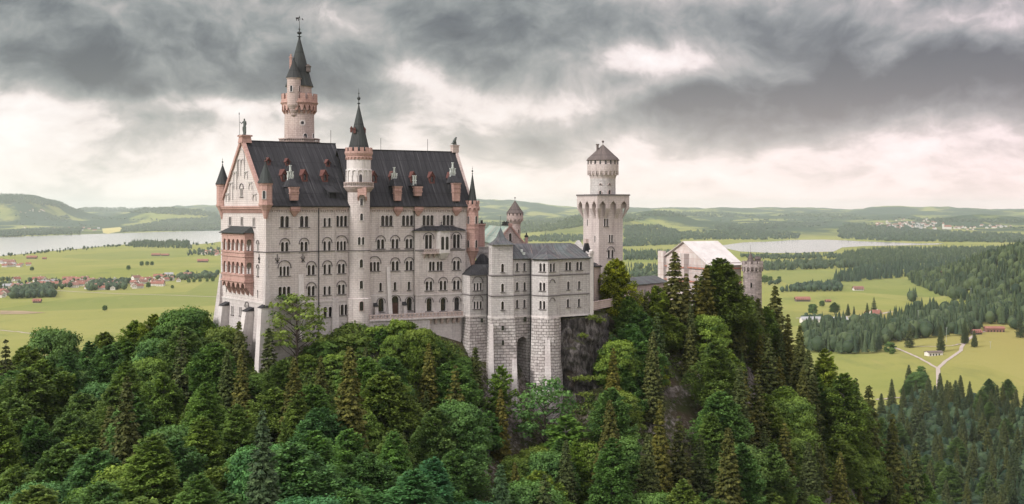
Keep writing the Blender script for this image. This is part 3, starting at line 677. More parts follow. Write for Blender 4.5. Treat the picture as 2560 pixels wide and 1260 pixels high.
# downpipes and wall anchors
def pipe(F, px, py0, py1, y=-.16, pxb=None):
    t, z0 = F.P(px, py0, y); tb, z1 = F.P(pxb or px, py1, y); mb = MB(); mb.tube([(t, y, z0), (tb, y, z1)], .12, 6); P_('downpipe', mb, M['iron'], F)
pipe(AF, 797, 520, 852, -.36); pipe(BF, 1035.5, 520, 740, -.3); pipe(BF, 1037, 740, 785, -1.45)
for F, px, py in [(AF, 693, 647), (AF, 757, 644), (WF, 648.5, 646)]:
    t, z = F.P(px, py); mb = MB(); mb.tube([(t, -.1, z + 1.1), (t, -.1, z - 1.2)], .08, 6)
    for sg in (-1, 1):
        mb.tube([(t, -.1, z - .35), (t + sg * .35, -.1, z - .3), (t + sg * .52, -.1, z + .1), (t + sg * .3, -.1, z + .25)], .09, 6); mb.tube([(t, -.1, z - .45), (t + sg * .45, -.1, z - 1.0)], .06, 6)
    P_('wall_anchor', mb, M['iron'], F)
# pilasters and buttresses
mb = MB(); mb.box(AF.U(837.5), AF.U(840), -.25, -.001, ZPL, -.46); P_('pilaster', mb, M['stone'], AF)
def buttress(F, pxt, pyt, pxb, pyb, wpx, yb=-1.4, m='white', yt=-.1, cap=None):
    t, zt = F.P(pxt, pyt); b_, zb = F.P(pxb, pyb); w = abs(F.U(pxt + wpx / 2) - F.U(pxt - wpx / 2)) / 2
    mb = MB(); mb.taper((b_ - w * 1.1, b_ + w * 1.1, yb, 0), zb, (t - w, t + w, yt, 0), zt); bo = P_('buttress', mb, M[m], F)
    if cap: mb = MB(); mb.taper((t - w * 1.15, t + w * 1.15, yt - .2, -.15), zt + .003, (t - w * 1.1, t + w * 1.1, -.3, -.2), zt + .9); obj('buttress_cap', mb, M['roof'], bo, F.M)
buttress(AF, 752, 686, 754, 850, 12, -1.6); buttress(BF, 969.5, 667, 973, 795, 9, -1.1, yt=-.3)
buttress(BF, 937, 766, 937, 800, 8, -1.5, 'plinth', -1.2, True); buttress(BF, 1009, 763, 1009, 800, 8, -1.5, 'plinth', -1.2, True)
buttress(AF, 838, 745, 833, 860, 16, -1.3, 'plinth', -.4)
mb = MB(); z6 = -10.6; mb.hexa([(-1.2, -1.3, -44), (2.6, -1.3, -44), (2.6, 2, -44), (-1.2, 2, -44)], [(-.02, -.02, z6), (.4, -.02, z6), (.4, .4, z6), (-.02, .4, z6)]); P_('corner_buttress', mb, M['plinth'], AF)
mb = MB(); zc = -22.8; mb.hexa([(-2.6, -.9, -44), (1.0, -.9, -44), (1.0, 1.9, -44), (-2.6, 1.9, -44)], [(-1.4, -.6, zc), (.3, -.6, zc), (.3, 1.3, zc), (-1.4, 1.3, zc)]); mb.taper((-1.6, .5, -.8, 1.5), zc + .003, (-.3, .3, -.3, 1.3), zc + .8, 1); P_('corner_buttress', mb, [M['white'], M['roof']], AF)
mb = MB(); mb.hexa([(-3.0, 24, -44), (2, 24, -44), (2, GW + 3.4, -44), (-3.0, GW + 3.4, -44)], [(-.25, 27.5, -16), (.4, 27.5, -16), (.4, GW + .2, -16), (-.25, GW + .2, -16)]); P_('corner_buttress', mb, M['plinth'], AF)
buttress(WF, 571, 763, 566, 850, 9, -2.6, 'white', -2.0, True); buttress(WF, 632, 777, 624, 890, 10, -3.2, 'white', -2.2, True)
# --- pink loggia on the gable end
lx0, lx1, ly = GW - 21.7, GW - 7.3, -2.2
lo = P_('loggia', MB(), M['pink'], WF); lm = MB()
def lz(py): return (HZ - py) * 287.5 / FOC
zf = [(lz(582), lz(598), lz(627)), (lz(638), lz(655), lz(684))]
zb = lz(704)
hs = []; n = 5; bw = (lx1 - lx0 - .8) / n
for zt, za, zs in zf:
    for k in range(n): hs.append(arch(lx0 + .4 + bw * (k + .5), 1.75, za - zs, zs))
lm.panel([(lx0, zb), (lx1, zb), (lx1, zf[0][0]), (lx0, zf[0][0])], hs, ly, .5)
for zz, pr in [(zf[0][0] - .5, .15), (zf[0][2] - .35, .22), (lz(640), .2), (zf[1][2] - .35, .22), (zb + .05, .3)]: lm.box(lx0 - pr, lx1 + pr, ly - pr, ly - .001, zz - .17, zz + .17); lm.box(lx1 + .001, lx1 + pr, ly, -.01, zz - .17, zz + .17); lm.box(lx0 - pr, lx0 - .001, ly, -.01, zz - .17, zz + .17)
for zz in (zf[0][2] - .36, zb + .2, zf[0][0] - .2): lm.box(lx0, lx1, ly + .01, 0, zz - .15, zz)
lo.data = lm.build('loggia', [M['pink']])
sm = MB(); S1 = Frame(*(WF.M @ Vector((lx1, ly, 0))).xy, WF.a + PI / 2); S0 = Frame(*(WF.M @ Vector((lx0, 0, 0))).xy, WF.a - PI / 2)
for nm, FF in (('loggia_side', S1), ('loggia_side', S0)):
    sm = MB(); sm.panel([(0, zb), (2.2, zb), (2.2, zf[0][0]), (0, zf[0][0])], [arch(1.1, 1.3, za - zs, zs) for _, za, zs in zf], 0, .45); obj(nm, sm, M['pink'], lo, FF.M)
sm = MB()
for zt, za, zs in zf:
    for k in range(n + 1): sm.lathe([(.26, zs), (.26, zs + .15), (.17, zs + .3), (.15, za - 1.25), (.3, za - .95)], 8, lx0 + .4 + bw * k if 0 < k < n else (lx0 + .45 if k == 0 else lx1 - .45), ly - .08)
obj('colonnade', sm, M['white'], lo, WF.M)
sm = MB(); slab(sm, [(lx0 - .5, ly - .6, zf[0][0] + .02), (lx1 + .5, ly - .6, zf[0][0] + .02), (lx1 - .9, -.05, lz(566)), (lx0 + 1.2, -.05, lz(566))], .2)
sm.add([(lx1 + .5, ly - .6, zf[0][0] + .02), (lx1 + .5, -.02, zf[0][0] + .02), (lx1 - .9, -.03, lz(566))], [(0, 1, 2)]); obj('loggia_roof', sm, M['spire'], lo, WF.M)
sm = MB()
for k in range(6):
    x = lx0 + .35 + k * (lx1 - lx0 - .7) / 5
    sm.hexa([(x - .3, -.35, zb - 3.3), (x + .3, -.35, zb - 3.3), (x + .3, 0, zb - 3.3), (x - .3, 0, zb - 3.3)], [(x - .35, ly + .05, zb - .4), (x + .35, ly + .05, zb - .4), (x + .35, 0, zb - .4), (x - .35, 0, zb - .4)])
arcade(sm, I3, 5, lx0, lx1, zb - 1.5, zb - .13, .78, .85, y=ly, th=.4); sm.box(lx1 - .25, lx1, ly + .01, 0, zb - 1.4, zb - .14)
obj('corbel', sm, M['pink'], lo, WF.M)
# --- small corner turrets
def bartizan(X, Y, r, pe, pb, ptip, pfin, pcor, crn=False, sides=8, body='pink', pgap=None):
    z = lambda p: ZZ(p, Y); mb = MB()
    prof = [(r * .25, z(pcor)), (r * .55, z(pcor) * .45 + z(pb) * .55), (r * .95, z(pb) - .3), (r * 1.1, z(pb)), (r * 1.1, z(pb) + .4), (r, z(pb) + .41), (r, z(pe) - .5), (r * 1.12, z(pe) - .4), (r * 1.12, z(pe))]
    mb.lathe(prof, sides, X, Y, 0, a0=PI / sides)
    if pgap: 
        for pg in pgap: mb.lathe([(r * 1.08, z(pg) - .2), (r * 1.08, z(pg) + .2)], sides, X, Y, a0=PI / sides)
    if crn: crenels(mb, X, Y, r * 1.12, z(pe), z(pe) + 1.0, 9, .6, .3); arcade(mb, ringP(X, Y, r * 1.1), 10, -PI * r * 1.1, PI * r * 1.1, z(pe) - 1.6, z(pe) - .5, .7, .6, y=-.1, th=.3)
    t_ = obj('corner_turret', mb, M[body], palace, Matrix.Identity(4))
    mb = MB(); rs = r * (.85 if crn else 1.25); mb.lathe([(rs, z(pe) + .02), (rs * .8, z(pe) + .9), (.1, z(ptip))], 12, X, Y, 0, rref=r); finial(mb, X, Y, z(ptip) - .2, z(pfin), .14); obj('turret_spire', mb, M['spire'], t_, Matrix.Identity(4))
    return t_
X, Y = XY(664, 279.3); tt = bartizan(X, Y, 1.55, 458, 513, 404, 386, 547, sides=4 if False else 8)
cyl_window(tt, X, Y, 1.5, 660.5, 497, .7, 1.9, 'white')
X, Y = XY(556.5, 302.5); bartizan(X, Y, 1.5, 461, 515, 412, 394, 548)
X, Y = XY(1181, 308.4); tt = bartizan(X, Y, 1.65, 511, 627, 436, 415, 668, True, pgap=(561, 571))
for py in (559, 619): 
    for px in (1171, 1190): cyl_window(tt, X, Y, 1.65, px, py, .5, 1.9, 'rose')

# --- stair tower on the south front
X, Y = XY(897, 293.6); stw = empty('stair_tower', Matrix.Translation((X, Y, -32)), 'slender round stair tower with crenellated top and slim dark cone roof on the palace front', 'tower')
z = lambda p: ZZ(p, Y); Id = Matrix.Identity(4)
mb = MB(); mb.lathe([(3.3, -42), (3.1, z(745)), (2.72, z(743)), (2.7, z(482)), (2.72, z(480))], 32, X, Y); obj('wall', mb, M['stone'], stw, Id)
mb = MB(); mb.lathe([(2.72, z(481)), (3.3, z(474)), (3.55, z(470)), (3.7, z(469)), (3.7, z(466.5)), (3.0, z(466.4))], 32, X, Y)
mb.lathe([(3.7, z(457.5)), (3.72, z(455.5)), (3.45, z(455.5)), (3.45, z(457.5))], 32, X, Y)
for k in range(44): t = 2 * PI * k / 44; mb.lathe([(.11, z(466.4)), (.07, z(463)), (.13, z(460.5)), (.11, z(457.5))], 6, X + 3.57 * math.cos(t), Y + 3.57 * math.sin(t))
obj('balcony', mb, M['rose'], stw, Id)
mb = MB(); mb.lathe([(2.95, z(467)), (2.95, z(399))], 32, X, Y); arcade(mb, ringP(X, Y, 3.18), 14, -PI * 3.18, PI * 3.18, z(440), z(424), .72, .85, th=.25)
for k in range(14): t = 2 * PI * k / 14 ; mb.lathe([(.16, z(455)), (.11, z(453)), (.11, z(442)), (.2, z(439.8))], 6, X + 3.08 * math.sin(t), Y - 3.08 * math.cos(t))
obj('drum', mb, M['white'], stw, Id)
mb = MB(); mb.lathe([(3.0, z(400)), (3.12, z(392)), (3.35, z(386)), (3.42, z(385)), (3.42, z(379)), (3.1, z(378.9))], 32, X, Y); arcade(mb, ringP(X, Y, 3.24), 22, -PI * 3.24, PI * 3.24, z(399), z(392), .75, .7, th=.2); crenels(mb, X, Y, 3.36, z(379), z(369.5), 14, .62, .35)
obj('battlement', mb, M['pink'], stw, Id)
mb = MB(); mb.lathe([(2.72, z(381)), (2.68, z(376)), (2.2, z(357)), (.14, z(264))], 20, X, Y, rref=2.6); finial(mb, X, Y, z(266), z(221), .26); rfo = obj('spire', mb, M['spire'], stw, Id)
for px, py, dy_ in [(888.5, 334, 1), (879, 331, 0), (911, 333, 0)]:
    rr = 2.68 * (py - 264) / (376 - 264); mb = MB(); xx = (px - 1280) / FOC * Y; yy = Y - (rr if dy_ else .3); mb.box(xx - .3, xx + .3, yy - .2, yy + .8, z(py), z(py) + .9); mb.taper((xx - .4, xx + .4, yy - .3, yy + .9), z(py) + .9, (xx - .03, xx + .03, yy - .3, yy + .9), z(py) + 1.5); obj('spire_dormer', mb, M['red_wood'], stw, Id)
mb = MB(); xb = (906 - 1280) / FOC * 291.2; mb.box(xb - 1.05, xb + 1.05, 290.2, 292, z(486), z(469)); arcade(mb, I3, 1, xb - 1.05, xb + 1.05, z(492), z(486.1), .75, .75, y=290.2, th=.9)
for sg in (-1, 1): mb.taper((xb + sg * .95 - .15, xb + sg * .95 + .15, 290.9, 291.6), z(502), (xb + sg * .95 - .2, xb + sg * .95 + .2, 290.2, 291.6), z(492))
obj('bracket_oriel', mb, M['pink'], stw, Id)
for px, py, w, h in [(903.5, 513, .7, 1.7), (903.5, 551, .7, 1.7), (898, 612, .62, 1.9), (907, 612, .62, 1.9), (903, 669, .8, 2.0), (903, 722, .8, 2.0), (903.5, 777, .95, 2.3)]: cyl_window(stw, X, Y, 2.7 if py < 745 else 3.12, px, py, w, h, 'rose' if py > 745 else 'white')
cyl_window(stw, X, Y, 2.95, 901.5, 455, .8, 1.9)
mb = MB(); mb.lathe([(2.84, ZS - .14), (2.84, ZS + .12)], 32, X, Y, caps=False); obj('string_course', mb, M['dark_trim'], stw, Id)

# --- the tall round tower behind the ridge
X, Y = XY(748.5, 318); tw = empty('great_tower', Matrix.Translation((X, Y, -30)), 'tallest tower of the castle, round with a crenellated gallery, side turret and dark steep spire', 'tower')
z = lambda p: ZZ(p, Y)
mb = MB(); mb.lathe([(4.1, -40), (3.95, z(357)), (3.85, z(286)), (3.85, z(255))], 36, X, Y); obj('wall', mb, M['rose'], tw, Id)
mb = MB(); mb.lathe([(4.6, z(400)), (5.3, z(358)), (5.65, z(356)), (5.65, z(354.5)), (3.9, z(354.4))], 8, X, Y, a0=PI / 8); mb.lathe([(5.65, z(349)), (5.65, z(347)), (5.4, z(347)), (5.4, z(349))], 8, X, Y, a0=PI / 8)
for k in range(56):
    t = PI / 8 + 2 * PI * k / 56; rr = 5.5 * math.cos(PI / 8) / math.cos(((t - PI / 8 + PI / 8) % (PI / 4)) - PI / 8) if False else 5.22; mb.box(X + rr * math.cos(t) - .07, X + rr * math.cos(t) + .07, Y + rr * math.sin(t) - .07, Y + rr * math.sin(t) + .07, z(354.5), z(348.5))
obj('gallery', mb, M['rose'], tw, Id)
mb = MB(); mb.lathe([(3.87, z(270)), (4.72, z(262)), (4.8, z(260)), (4.95, z(259.5)), (4.95, z(257)), (4.75, z(256.8)), (4.75, z(250)), (4.35, z(249.9))], 36, X, Y)
arcade(mb, ringP(X, Y, 4.6), 20, -PI * 4.6, PI * 4.6, z(278), z(262), .68, .85, True, th=.45)
for k in range(20):
    t = 2 * PI * (k + .5) / 20; c, s_ = math.sin(t), -math.cos(t); q = lambda r, w, zz: (X + r * c - w * s_, Y + r * s_ + w * c, zz)
    mb.hexa([q(3.8, -.22, z(286)), q(4.0, -.22, z(286)), q(4.0, .22, z(286)), q(3.8, .22, z(286))], [q(3.8, -.26, z(277.9)), q(4.62, -.26, z(277.9)), q(4.62, .26, z(277.9)), q(3.8, .26, z(277.9))])
crenels(mb, X, Y, 4.75, z(250), z(236), 14, .62, .4); obj('battlement', mb, M['pink'], tw, Id)
mb = MB(); mb.lathe([(3.2, z(256)), (3.2, z(218)), (3.35, z(217.9)), (3.35, z(216.5))], 30, X, Y); obj('drum', mb, M['rose'], tw, Id)
mb = MB(); mb.lathe([(3.75, z(217)), (3.2, z(203)), (1.95, z(158)), (.2, z(95))], 20, X, Y, rref=3.5); finial(mb, X, Y, z(97), z(64), .42); mb.lathe([(.07, z(66)), (.05, z(39))], 6, X, Y)
mb.ball((X, Y, z(43)), .2); obj('spire', mb, M['spire'], tw, Id)
mb = MB()                                              # weather vane with a beast and an arrow
zv = z(47.5); mb.box(X - .9, X + .95, Y - .05, Y + .05, zv - .04, zv + .04); mb.prism([(X + .75, Y - .06), (X + 1.1, Y - .06), (X + 1.1, Y + .06), (X + .75, Y + .06)], zv - .28, [(X + .75, Y - .06), (X + .8, Y - .06), (X + .8, Y + .06), (X + .75, Y + .06)], zv + .3)
for pts in [[(-.95, .05), (-.2, .0), (-.1, .32), (-.35, .45), (-.75, .4), (-.95, .5)], [(-.35, -.55), (-.2, -.55), (-.1, .05), (-.3, .05)], [(-.8, -.5), (-.65, -.5), (-.6, .05), (-.8, .05)]]:
    n = len(pts); mb.add([(X + a_, Y - .05, zv + c_) for a_, c_ in pts] + [(X + a_, Y + .05, zv + c_) for a_, c_ in pts], [tuple(range(n)), tuple(range(2 * n - 1, n - 1, -1))] + [(i, n + i, n + (i + 1) % n, (i + 1) % n) for i in range(n)])
obj('weather_vane', mb, M['iron'], tw, Id)
X2, Y2 = (734.8 - 1280) / FOC * 314.6, 314.6; z2 = lambda p: ZZ(p, Y2)
mb = MB(); mb.lathe([(.35, z2(293)), (.9, z2(287)), (.8, z2(285)), (1.25, z2(276)), (1.15, z2(275)), (1.75, z2(264)), (1.78, z2(262)), (1.78, z2(198)), (1.95, z2(197.5)), (1.95, z2(195))], 20, X2, Y2); st2 = obj('side_turret', mb, M['rose'], tw, Id)
cyl_window(st2, X2, Y2, 1.78, 728.5, 229, .62, 1.6, 'white'); cyl_window(st2, X2, Y2, 1.78, 746, 229, .4, 1.5, 'rose')
mb = MB(); mb.lathe([(2.1, z2(195)), (1.55, z2(182)), (.08, z2(148))], 16, X2, Y2, rref=1.8); mb.ball((X2 + 0, Y2, z2(146)), .22); obj('turret_spire', mb, M['spire'], st2, Id)
mb = MB(); xx = (727 - 1280) / FOC * 317; mb.box(xx - .3, xx + .3, 316.6, 317.4, z(200), z(146)); mb.box(xx - .42, xx + .42, 316.5, 317.5, z(146), z(143)); mb.lathe([(.2, z(143)), (.24, z(136.5))], 8, xx, 317); obj('chimney', mb, M['pink'], tw, Id)
mb = MB(); xx = (771 - 1280) / FOC * 317; mb.box(xx - .5, xx + .45, 316.3, 317.8, z(181), z(168)); mb.taper((xx - .7, xx + .8, 316.1, 318), z(168), (xx - .1, xx + .1, 316.1, 318), z(162)); obj('spire_dormer', mb, M['brown'], tw, Id)
cyl_window(tw, X, Y, 3.87, 762, 345, .95, 1.2); cyl_window(tw, X, Y, 3.87, 781.5, 345, .9, 1.2)
n = Vector(((762 - 748.5) / 36.5, 0, 0)); ang = math.asin(n.x); Tm = Matrix.Translation((X + 3.87 * math.sin(ang), Y - 3.87 * math.cos(ang), z(309.5))) @ Matrix.Rotation(ang, 4, 'Z')
mb = MB()
for k in range(16):
    t0, t1 = 2 * PI * k / 16, 2 * PI * (k + 1) / 16; q = lambda r, t, y: (r * math.cos(t), y, r * math.sin(t)); mb.add([q(.78, t0, -.14), q(.78, t1, -.14), q(.5, t1, -.14), q(.5, t0, -.14), q(.78, t0, .1), q(.78, t1, .1), q(.5, t1, .1), q(.5, t0, .1)], [(0, 1, 2, 3), (4, 5, 1, 0), (3, 2, 6, 7)])
ow = obj('round_window', mb, M['white'], tw, Tm); mb = MB(); mb.box(-.36, .36, -.05, 0, -.36, .36); obj('pane', mb, M['glass'], ow, Tm)

# --- terrace in front of the palace
yT = -3.4; tt0, tt1 = BF.U(925, yT), BF.U(1158, yT); zt = -26.7
te = empty('terrace', BF.M, 'narrow stone terrace with a pierced parapet at the foot of the palace', 'terrace')
mb = MB(); mb.box(tt0, tt1, yT, -1.3, zt - .35, zt); mb.box(tt0, tt1, yT - .12, yT - .001, zt - .42, zt - .1); obj('terrace_slab', mb, M['plinth'], te, BF.M)
mb = MB(); mb.box(tt0, tt1, yT, yT + .25, zt + .003, zt + .35); mb.box(tt0, tt1, yT - .06, yT + .3, zt + .95, zt + 1.15); L = tt1 - tt0; n = 26
for k in range(n + 1): x = tt0 + k * (L - .5) / n; mb.box(x, x + .5, yT, yT + .22, zt + .351, zt + .949)
obj('parapet', mb, M['rose'], te, BF.M)
mb = MB(); mb.box(tt0, BF.U(1075, yT + .4), yT + .4, yT + 1, -38, zt - .351); mb.box(BF.U(1075, yT + .4), tt1, yT + 1.3, yT + 2, -45, zt - .351); obj('retaining_wall', mb, M['plinth'], te, BF.M)
mb = MB()
for px in (1078, 1093, 1108, 1123, 1138, 1150): x = BF.U(px, yT); mb.taper((x - .3, x + .3, yT + .9, yT + 1.3), zt - 1.8, (x - .35, x + .35, yT + .1, yT + 1.3), zt - .421)
obj('corbel', mb, M['rose'], te, BF.M)
# ================================================================== the bower wing, its square turret and rough bastions
def plan(*pts): return [XY(px, Y) for px, Y in pts]
kem = empty('bower_wing', Matrix.Translation((*XY(1350, 305), -27)), 'pale three storey wing with a polygonal bay and square turret on tall rough stone bastions', 'building')
def off(poly, d, cen):       # push plan points outwards from a centre
    r = []
    for x, y in poly:
        v = Vector((x - cen[0], y - cen[1])); v = v.normalized() * d; r.append((x + v.x, y + v.y))
    return r
def wallseg(root, p, q, z0, z1, lst, m='grey', depth=.4, nm='wall'):
    F = frameAB(p, q); L = math.dist(p, q); ws = wins(F, lst)
    mb = MB(); mb.panel([(0, z0), (L, z0), (L, z1), (0, z1)], holes_for(ws), 0, depth); obj(nm, mb, M[m], root, F.M)
    for x, z, ty in ws: window(root, F, x, z, ty)
    return F, L
def course(root, pts, zs, h=.16, pr=.14, m='dark_trim', nm='string_course'):
    for zc in zs:
        mb = MB()
        for p, q in zip(pts[:-1], pts[1:]):
            F = frameAB(p, q); L = math.dist(p, q); c = [F.M @ Vector(v) for v in [(-.02, -pr, 0), (L + .02, -pr, 0), (L - .0, -.002, 0), (0, -.002, 0)]]
            mb.hexa([(v.x, v.y, zc - h) for v in c], [(v.x, v.y, zc + h) for v in c])
        obj(nm, mb, M[m], root, Id)
zst1 = -163.8 * 298.5 / FOC; zst2 = -214 * 299.5 / FOC; zpk = -267 * 299.5 / FOC; zev = -120 * 303 / FOC
# small block at the left
SB = plan((1152, 306.6), (1175, 301), (1219, 303.5)); ze = -(687.5 - 525) * 302.5 / FOC
wallseg(kem, SB[0], SB[1], zpk, ze, [(1158, 776, 'SL')]); wallseg(kem, SB[1], SB[2], zpk, ze, [(1194, 726, 'KT'), (1194, 772, 'KT')])
course(kem, SB, [zst2]); course(kem, SB, [zpk], .2, .2, 'white', 'plinth_course')
mb = MB(); hb = [XY(1150.5, 307), XY(1174.5, 300.3), XY(1220, 302.8), XY(1220, 313), XY(1160, 314)]; ht = [XY(1180, 308), XY(1182, 306.5), XY(1221, 306.6), XY(1222, 309), XY(1185, 309)]
mb.prism(hb, ze, ht, -(662 - 525) * 307 / FOC); obj('wing_roof', mb, M['roof'], kem, Id)
# square turret
ST = plan((1220.5, 300.4), (1229, 297.2), (1284, 298.6)); STt = plan((1222, 300.4), (1230, 297.3), (1282, 298.6)); zt1 = -(611 - 525) * 298.5 / FOC
for (a_, b_), (c_, d_), l1, l2 in [((ST[0], ST[1]), (STt[0], STt[1]), [(1225.5, 637, 'SL'), (1225.5, 678, 'SL')], [(1225, 727, 'SL')]), ((ST[1], ST[2]), (STt[1], STt[2]), [(1256.5, 680.5, 'Sm')], [(1256.5, 730, 'Sm'), (1256.5, 774.5, 'Sm')])]:
    wallseg(kem, c_, d_, zst1, zt1, l1, nm='turret_wall'); wallseg(kem, a_, b_, zpk, zst1 - .003, l2, nm='turret_wall')
bk = (XY(1284, 304.5)); mb = MB(); mb.prism([ST[2], XY(1286, 305), XY(1222, 306), (ST[2][0] - .2, ST[2][1] + .3)], -45, [ST[2], XY(1286, 305), XY(1222, 306), (ST[2][0] - .2, ST[2][1] + .3)], zst1, caps=False); s_ = STt[2]
mb.prism([s_, XY(1282.5, 305), XY(1222, 306), (s_[0] - .2, s_[1] + .3)], zst1, [s_, XY(1282.5, 305), XY(1222, 306), (s_[0] - .2, s_[1] + .3)], zt1, caps=False); obj('turret_wall', mb, M['grey'], kem, Id)
course(kem, ST, [zst1, zst2]); course(kem, ST, [zpk], .2, .2, 'white', 'plinth_course')
mb = MB(); b_ = [XY(1217.5, 301), XY(1229, 296.3), XY(1285.5, 297.9), XY(1285.5, 306), XY(1220, 307)]; cx, cy = XY(1251.5, 301.5)
lv = [(0, zt1 - .05), (.42, zt1 + .75), (.68, zt1 + 1.7), (.985, -(569 - 525) * 301.5 / FOC)]
for (f0, z0), (f1, z1) in zip(lv[:-1], lv[1:]): mb.prism([(x + (cx - x) * f0, y + (cy - y) * f0) for x, y in b_], z0, [(x + (cx - x) * f1, y + (cy - y) * f1) for x, y in b_], z1, caps=(f0 == 0))
mb.tube([(cx, cy, lv[-1][1]), (cx, cy, lv[-1][1] + 3)], .04, 5); obj('turret_roof', mb, M['roof2'], kem, Id)
# main front and bay
MA = plan((1283, 299.6), (1328, 302.8)); BY = plan((1328, 302.0), (1331, 300.6), (1370, 297.6), (1399, 300.4), (1401, 301.6)); MC = plan((1400, 301.5), (1478, 307))
wallseg(kem, MA[0], MA[1], zpk, zev, [(1293, 678, 'Sm'), (1311, 677.6, 'Sm'), (1293, 726.4, 'Sm'), (1311.5, 726, 'Sm'), (1293, 770, 'Sm'), (1311, 769.6, 'Sm')])
wallseg(kem, BY[0], BY[1], zpk, zev, [], nm='bay_wall')
wallseg(kem, BY[1], BY[2], zpk, zev, [(1356, 679, 'K'), (1356, 727, 'K'), (1356, 773, 'K')], nm='bay_wall')
wallseg(kem, BY[2], BY[3], zpk, zev, [(1381, 679, 'K'), (1380.5, 727, 'NB'), (1380.5, 773, 'NB')], nm='bay_wall')
wallseg(kem, BY[3], BY[4], zpk, zev, [], nm='bay_wall')
wallseg(kem, MC[0], MC[1], zpk, zev, [(1420.7, 675.6, 'K'), (1448, 675, 'K'), (1420.7, 724, 'Sm'), (1448, 723, 'Sm'), (1420, 768, 'Sm'), (1447.6, 767, 'Sm')])
AL = MA + BY[1:4] + MC
course(kem, MA, [zst1, zst2]); course(kem, BY, [zst1, zst2]); course(kem, MC, [zst1, zst2]); course(kem, AL, [zpk], .2, .22, 'white', 'plinth_course'); course(kem, AL, [zev - .2], .2, .3, 'dark_trim', 'cornice')
# end pier and east return wall
Fm = frameAB(*MC); Lm = math.dist(*MC); mb = MB(); mb.box(Lm - .6, Lm + .5, -.35, .4, zpk - .5, zev + .9); mb.box(Lm - .8, Lm + .7, -.5, .6, zev + .9, zev + 1.3); mb.lathe([(.5, zev + 1.3), (.62, zev + 1.7), (.3, zev + 2.0)], 10, Lm, 0)
obj('corner_pier', mb, M['white'], kem, Fm.M)
mb = MB(); mb.box(Lm - .1, Lm + .3, .4, 11, -34, zev); mb.prism([(Lm - .1, .4), (Lm + .4, .4), (Lm + .4, 11), (Lm - .1, 11)], zev, [(Lm - .1, 5.6), (Lm + .4, 5.6), (Lm + .4, 5.8), (Lm - .1, 5.8)], zev + 4.3); obj('end_wall', mb, M['grey'], kem, Fm.M)
# roof: main pitch, hipped bay roof leaning on it
zr = -(608 - 525) * 309 / FOC; mb = MB()
e0, e1_, e2, e3, e4, e5 = XY(1282, 299.0), XY(1327, 302), XY(1330, 299.8), XY(1370, 296.8), XY(1400, 299.6), XY(1479.5, 306.4)
r0, r1 = XY(1283, 306.5), XY(1426, 312.5)
def tri(mb, *pts): mb.add(list(pts), [tuple(range(len(pts)))])
E = lambda p, zz=zev: (p[0], p[1], zz)
rm = XY(1312, 307.6); rm2 = XY(1425, 312.4)
tri(mb, E(e0), E(e1_), E(rm, zr), E(r0, zr)); tri(mb, E(e1_, zev), E(XY(1401, 301)), E(rm2, zr), E(rm, zr)); tri(mb, E(XY(1401, 301)), E(e5), E(XY(1470, 312), zev + 2.2), E(rm2, zr))
tri(mb, E(r0, zr), E(rm2, zr), E(XY(1440, 322)), E(XY(1284, 316))); tri(mb, E(rm2, zr), E(XY(1470, 312), zev + 2.2), E(XY(1479, 322)), E(XY(1440, 322)))
ap = XY(1364, 304.8); za = -(610 - 525) * 304.8 / FOC
for p, q in zip([e1_, e2, e3, e4], [e2, e3, e4, XY(1401, 301)]):
    zm = zev + 1.0; pm = lambda p_: (p_[0] + (ap[0] - p_[0]) * .4, p_[1] + (ap[1] - p_[1]) * .4)
    tri(mb, E(p), E(q), E(pm(q), zm), E(pm(p), zm)); tri(mb, E(pm(p), zm), E(pm(q), zm), E(ap, za))
mb.tube([E(XY(1364.5, 309), zr - 1), E(XY(1364.5, 309), zr + 3.7)], .04, 5)
mb.tube([(e0[0], e0[1], zev - .1), (e1_[0], e1_[1], zev - .1), (e2[0], e2[1], zev - .1), (e3[0], e3[1], zev - .1), (e4[0], e4[1], zev - .1), (e5[0], e5[1], zev - .1)], .13, 5)
obj('wing_roof', mb, M['roof2'], kem, Id)
mb = MB(); xh, yh = XY(1304, 303.5); zh = -(628 - 525) * 303.5 / FOC; mb.lathe([(.35, zh - .8), (.35, zh + .5)], 8, xh, yh); mb.box(xh + .2, xh + .9, yh - 1.2, yh - 1.0, zh - .9, zh - .2); obj('roof_hatch', mb, M['pot'], kem, Id)
mb = MB(); Fe = Frame(*XY(1457, 309), R(23)); ta, z1 = Fe.P(1466, 606); mb.hexa([Fe.U(1455) and (Fe.U(1455), -.5, Fe.Z(641, 0)), (Fe.U(1459), -.5, Fe.Z(641, 0)), (Fe.U(1459), .4, Fe.Z(641, 0)), (Fe.U(1455), .4, Fe.Z(641, 0))], [(Fe.U(1463), -.5, z1), (Fe.U(1468), -.5, z1), (Fe.U(1468), .4, z1), (Fe.U(1463), .4, z1)])
mb.hexa([(Fe.U(1474), -.5, Fe.Z(641, 0)), (Fe.U(1479), -.5, Fe.Z(641, 0)), (Fe.U(1479), .4, Fe.Z(641, 0)), (Fe.U(1474), .4, Fe.Z(641, 0))], [(Fe.U(1463), -.5, z1), (Fe.U(1469), -.5, z1), (Fe.U(1469), .4, z1), (Fe.U(1463), .4, z1)])
mb.panel([(Fe.U(1456), Fe.Z(641, 0)), (Fe.U(1477), Fe.Z(641, 0)), (Fe.U(1466), z1)], [], -.3, 0); gp = obj('gable_parapet', mb, M['roof'], kem, Fe.M)
mb = MB(); mb.box(Fe.U(1462), Fe.U(1469), -.6, .5, z1 - .2, z1 + .9); obj('gable_block', mb, M['rose'], gp, Fe.M)
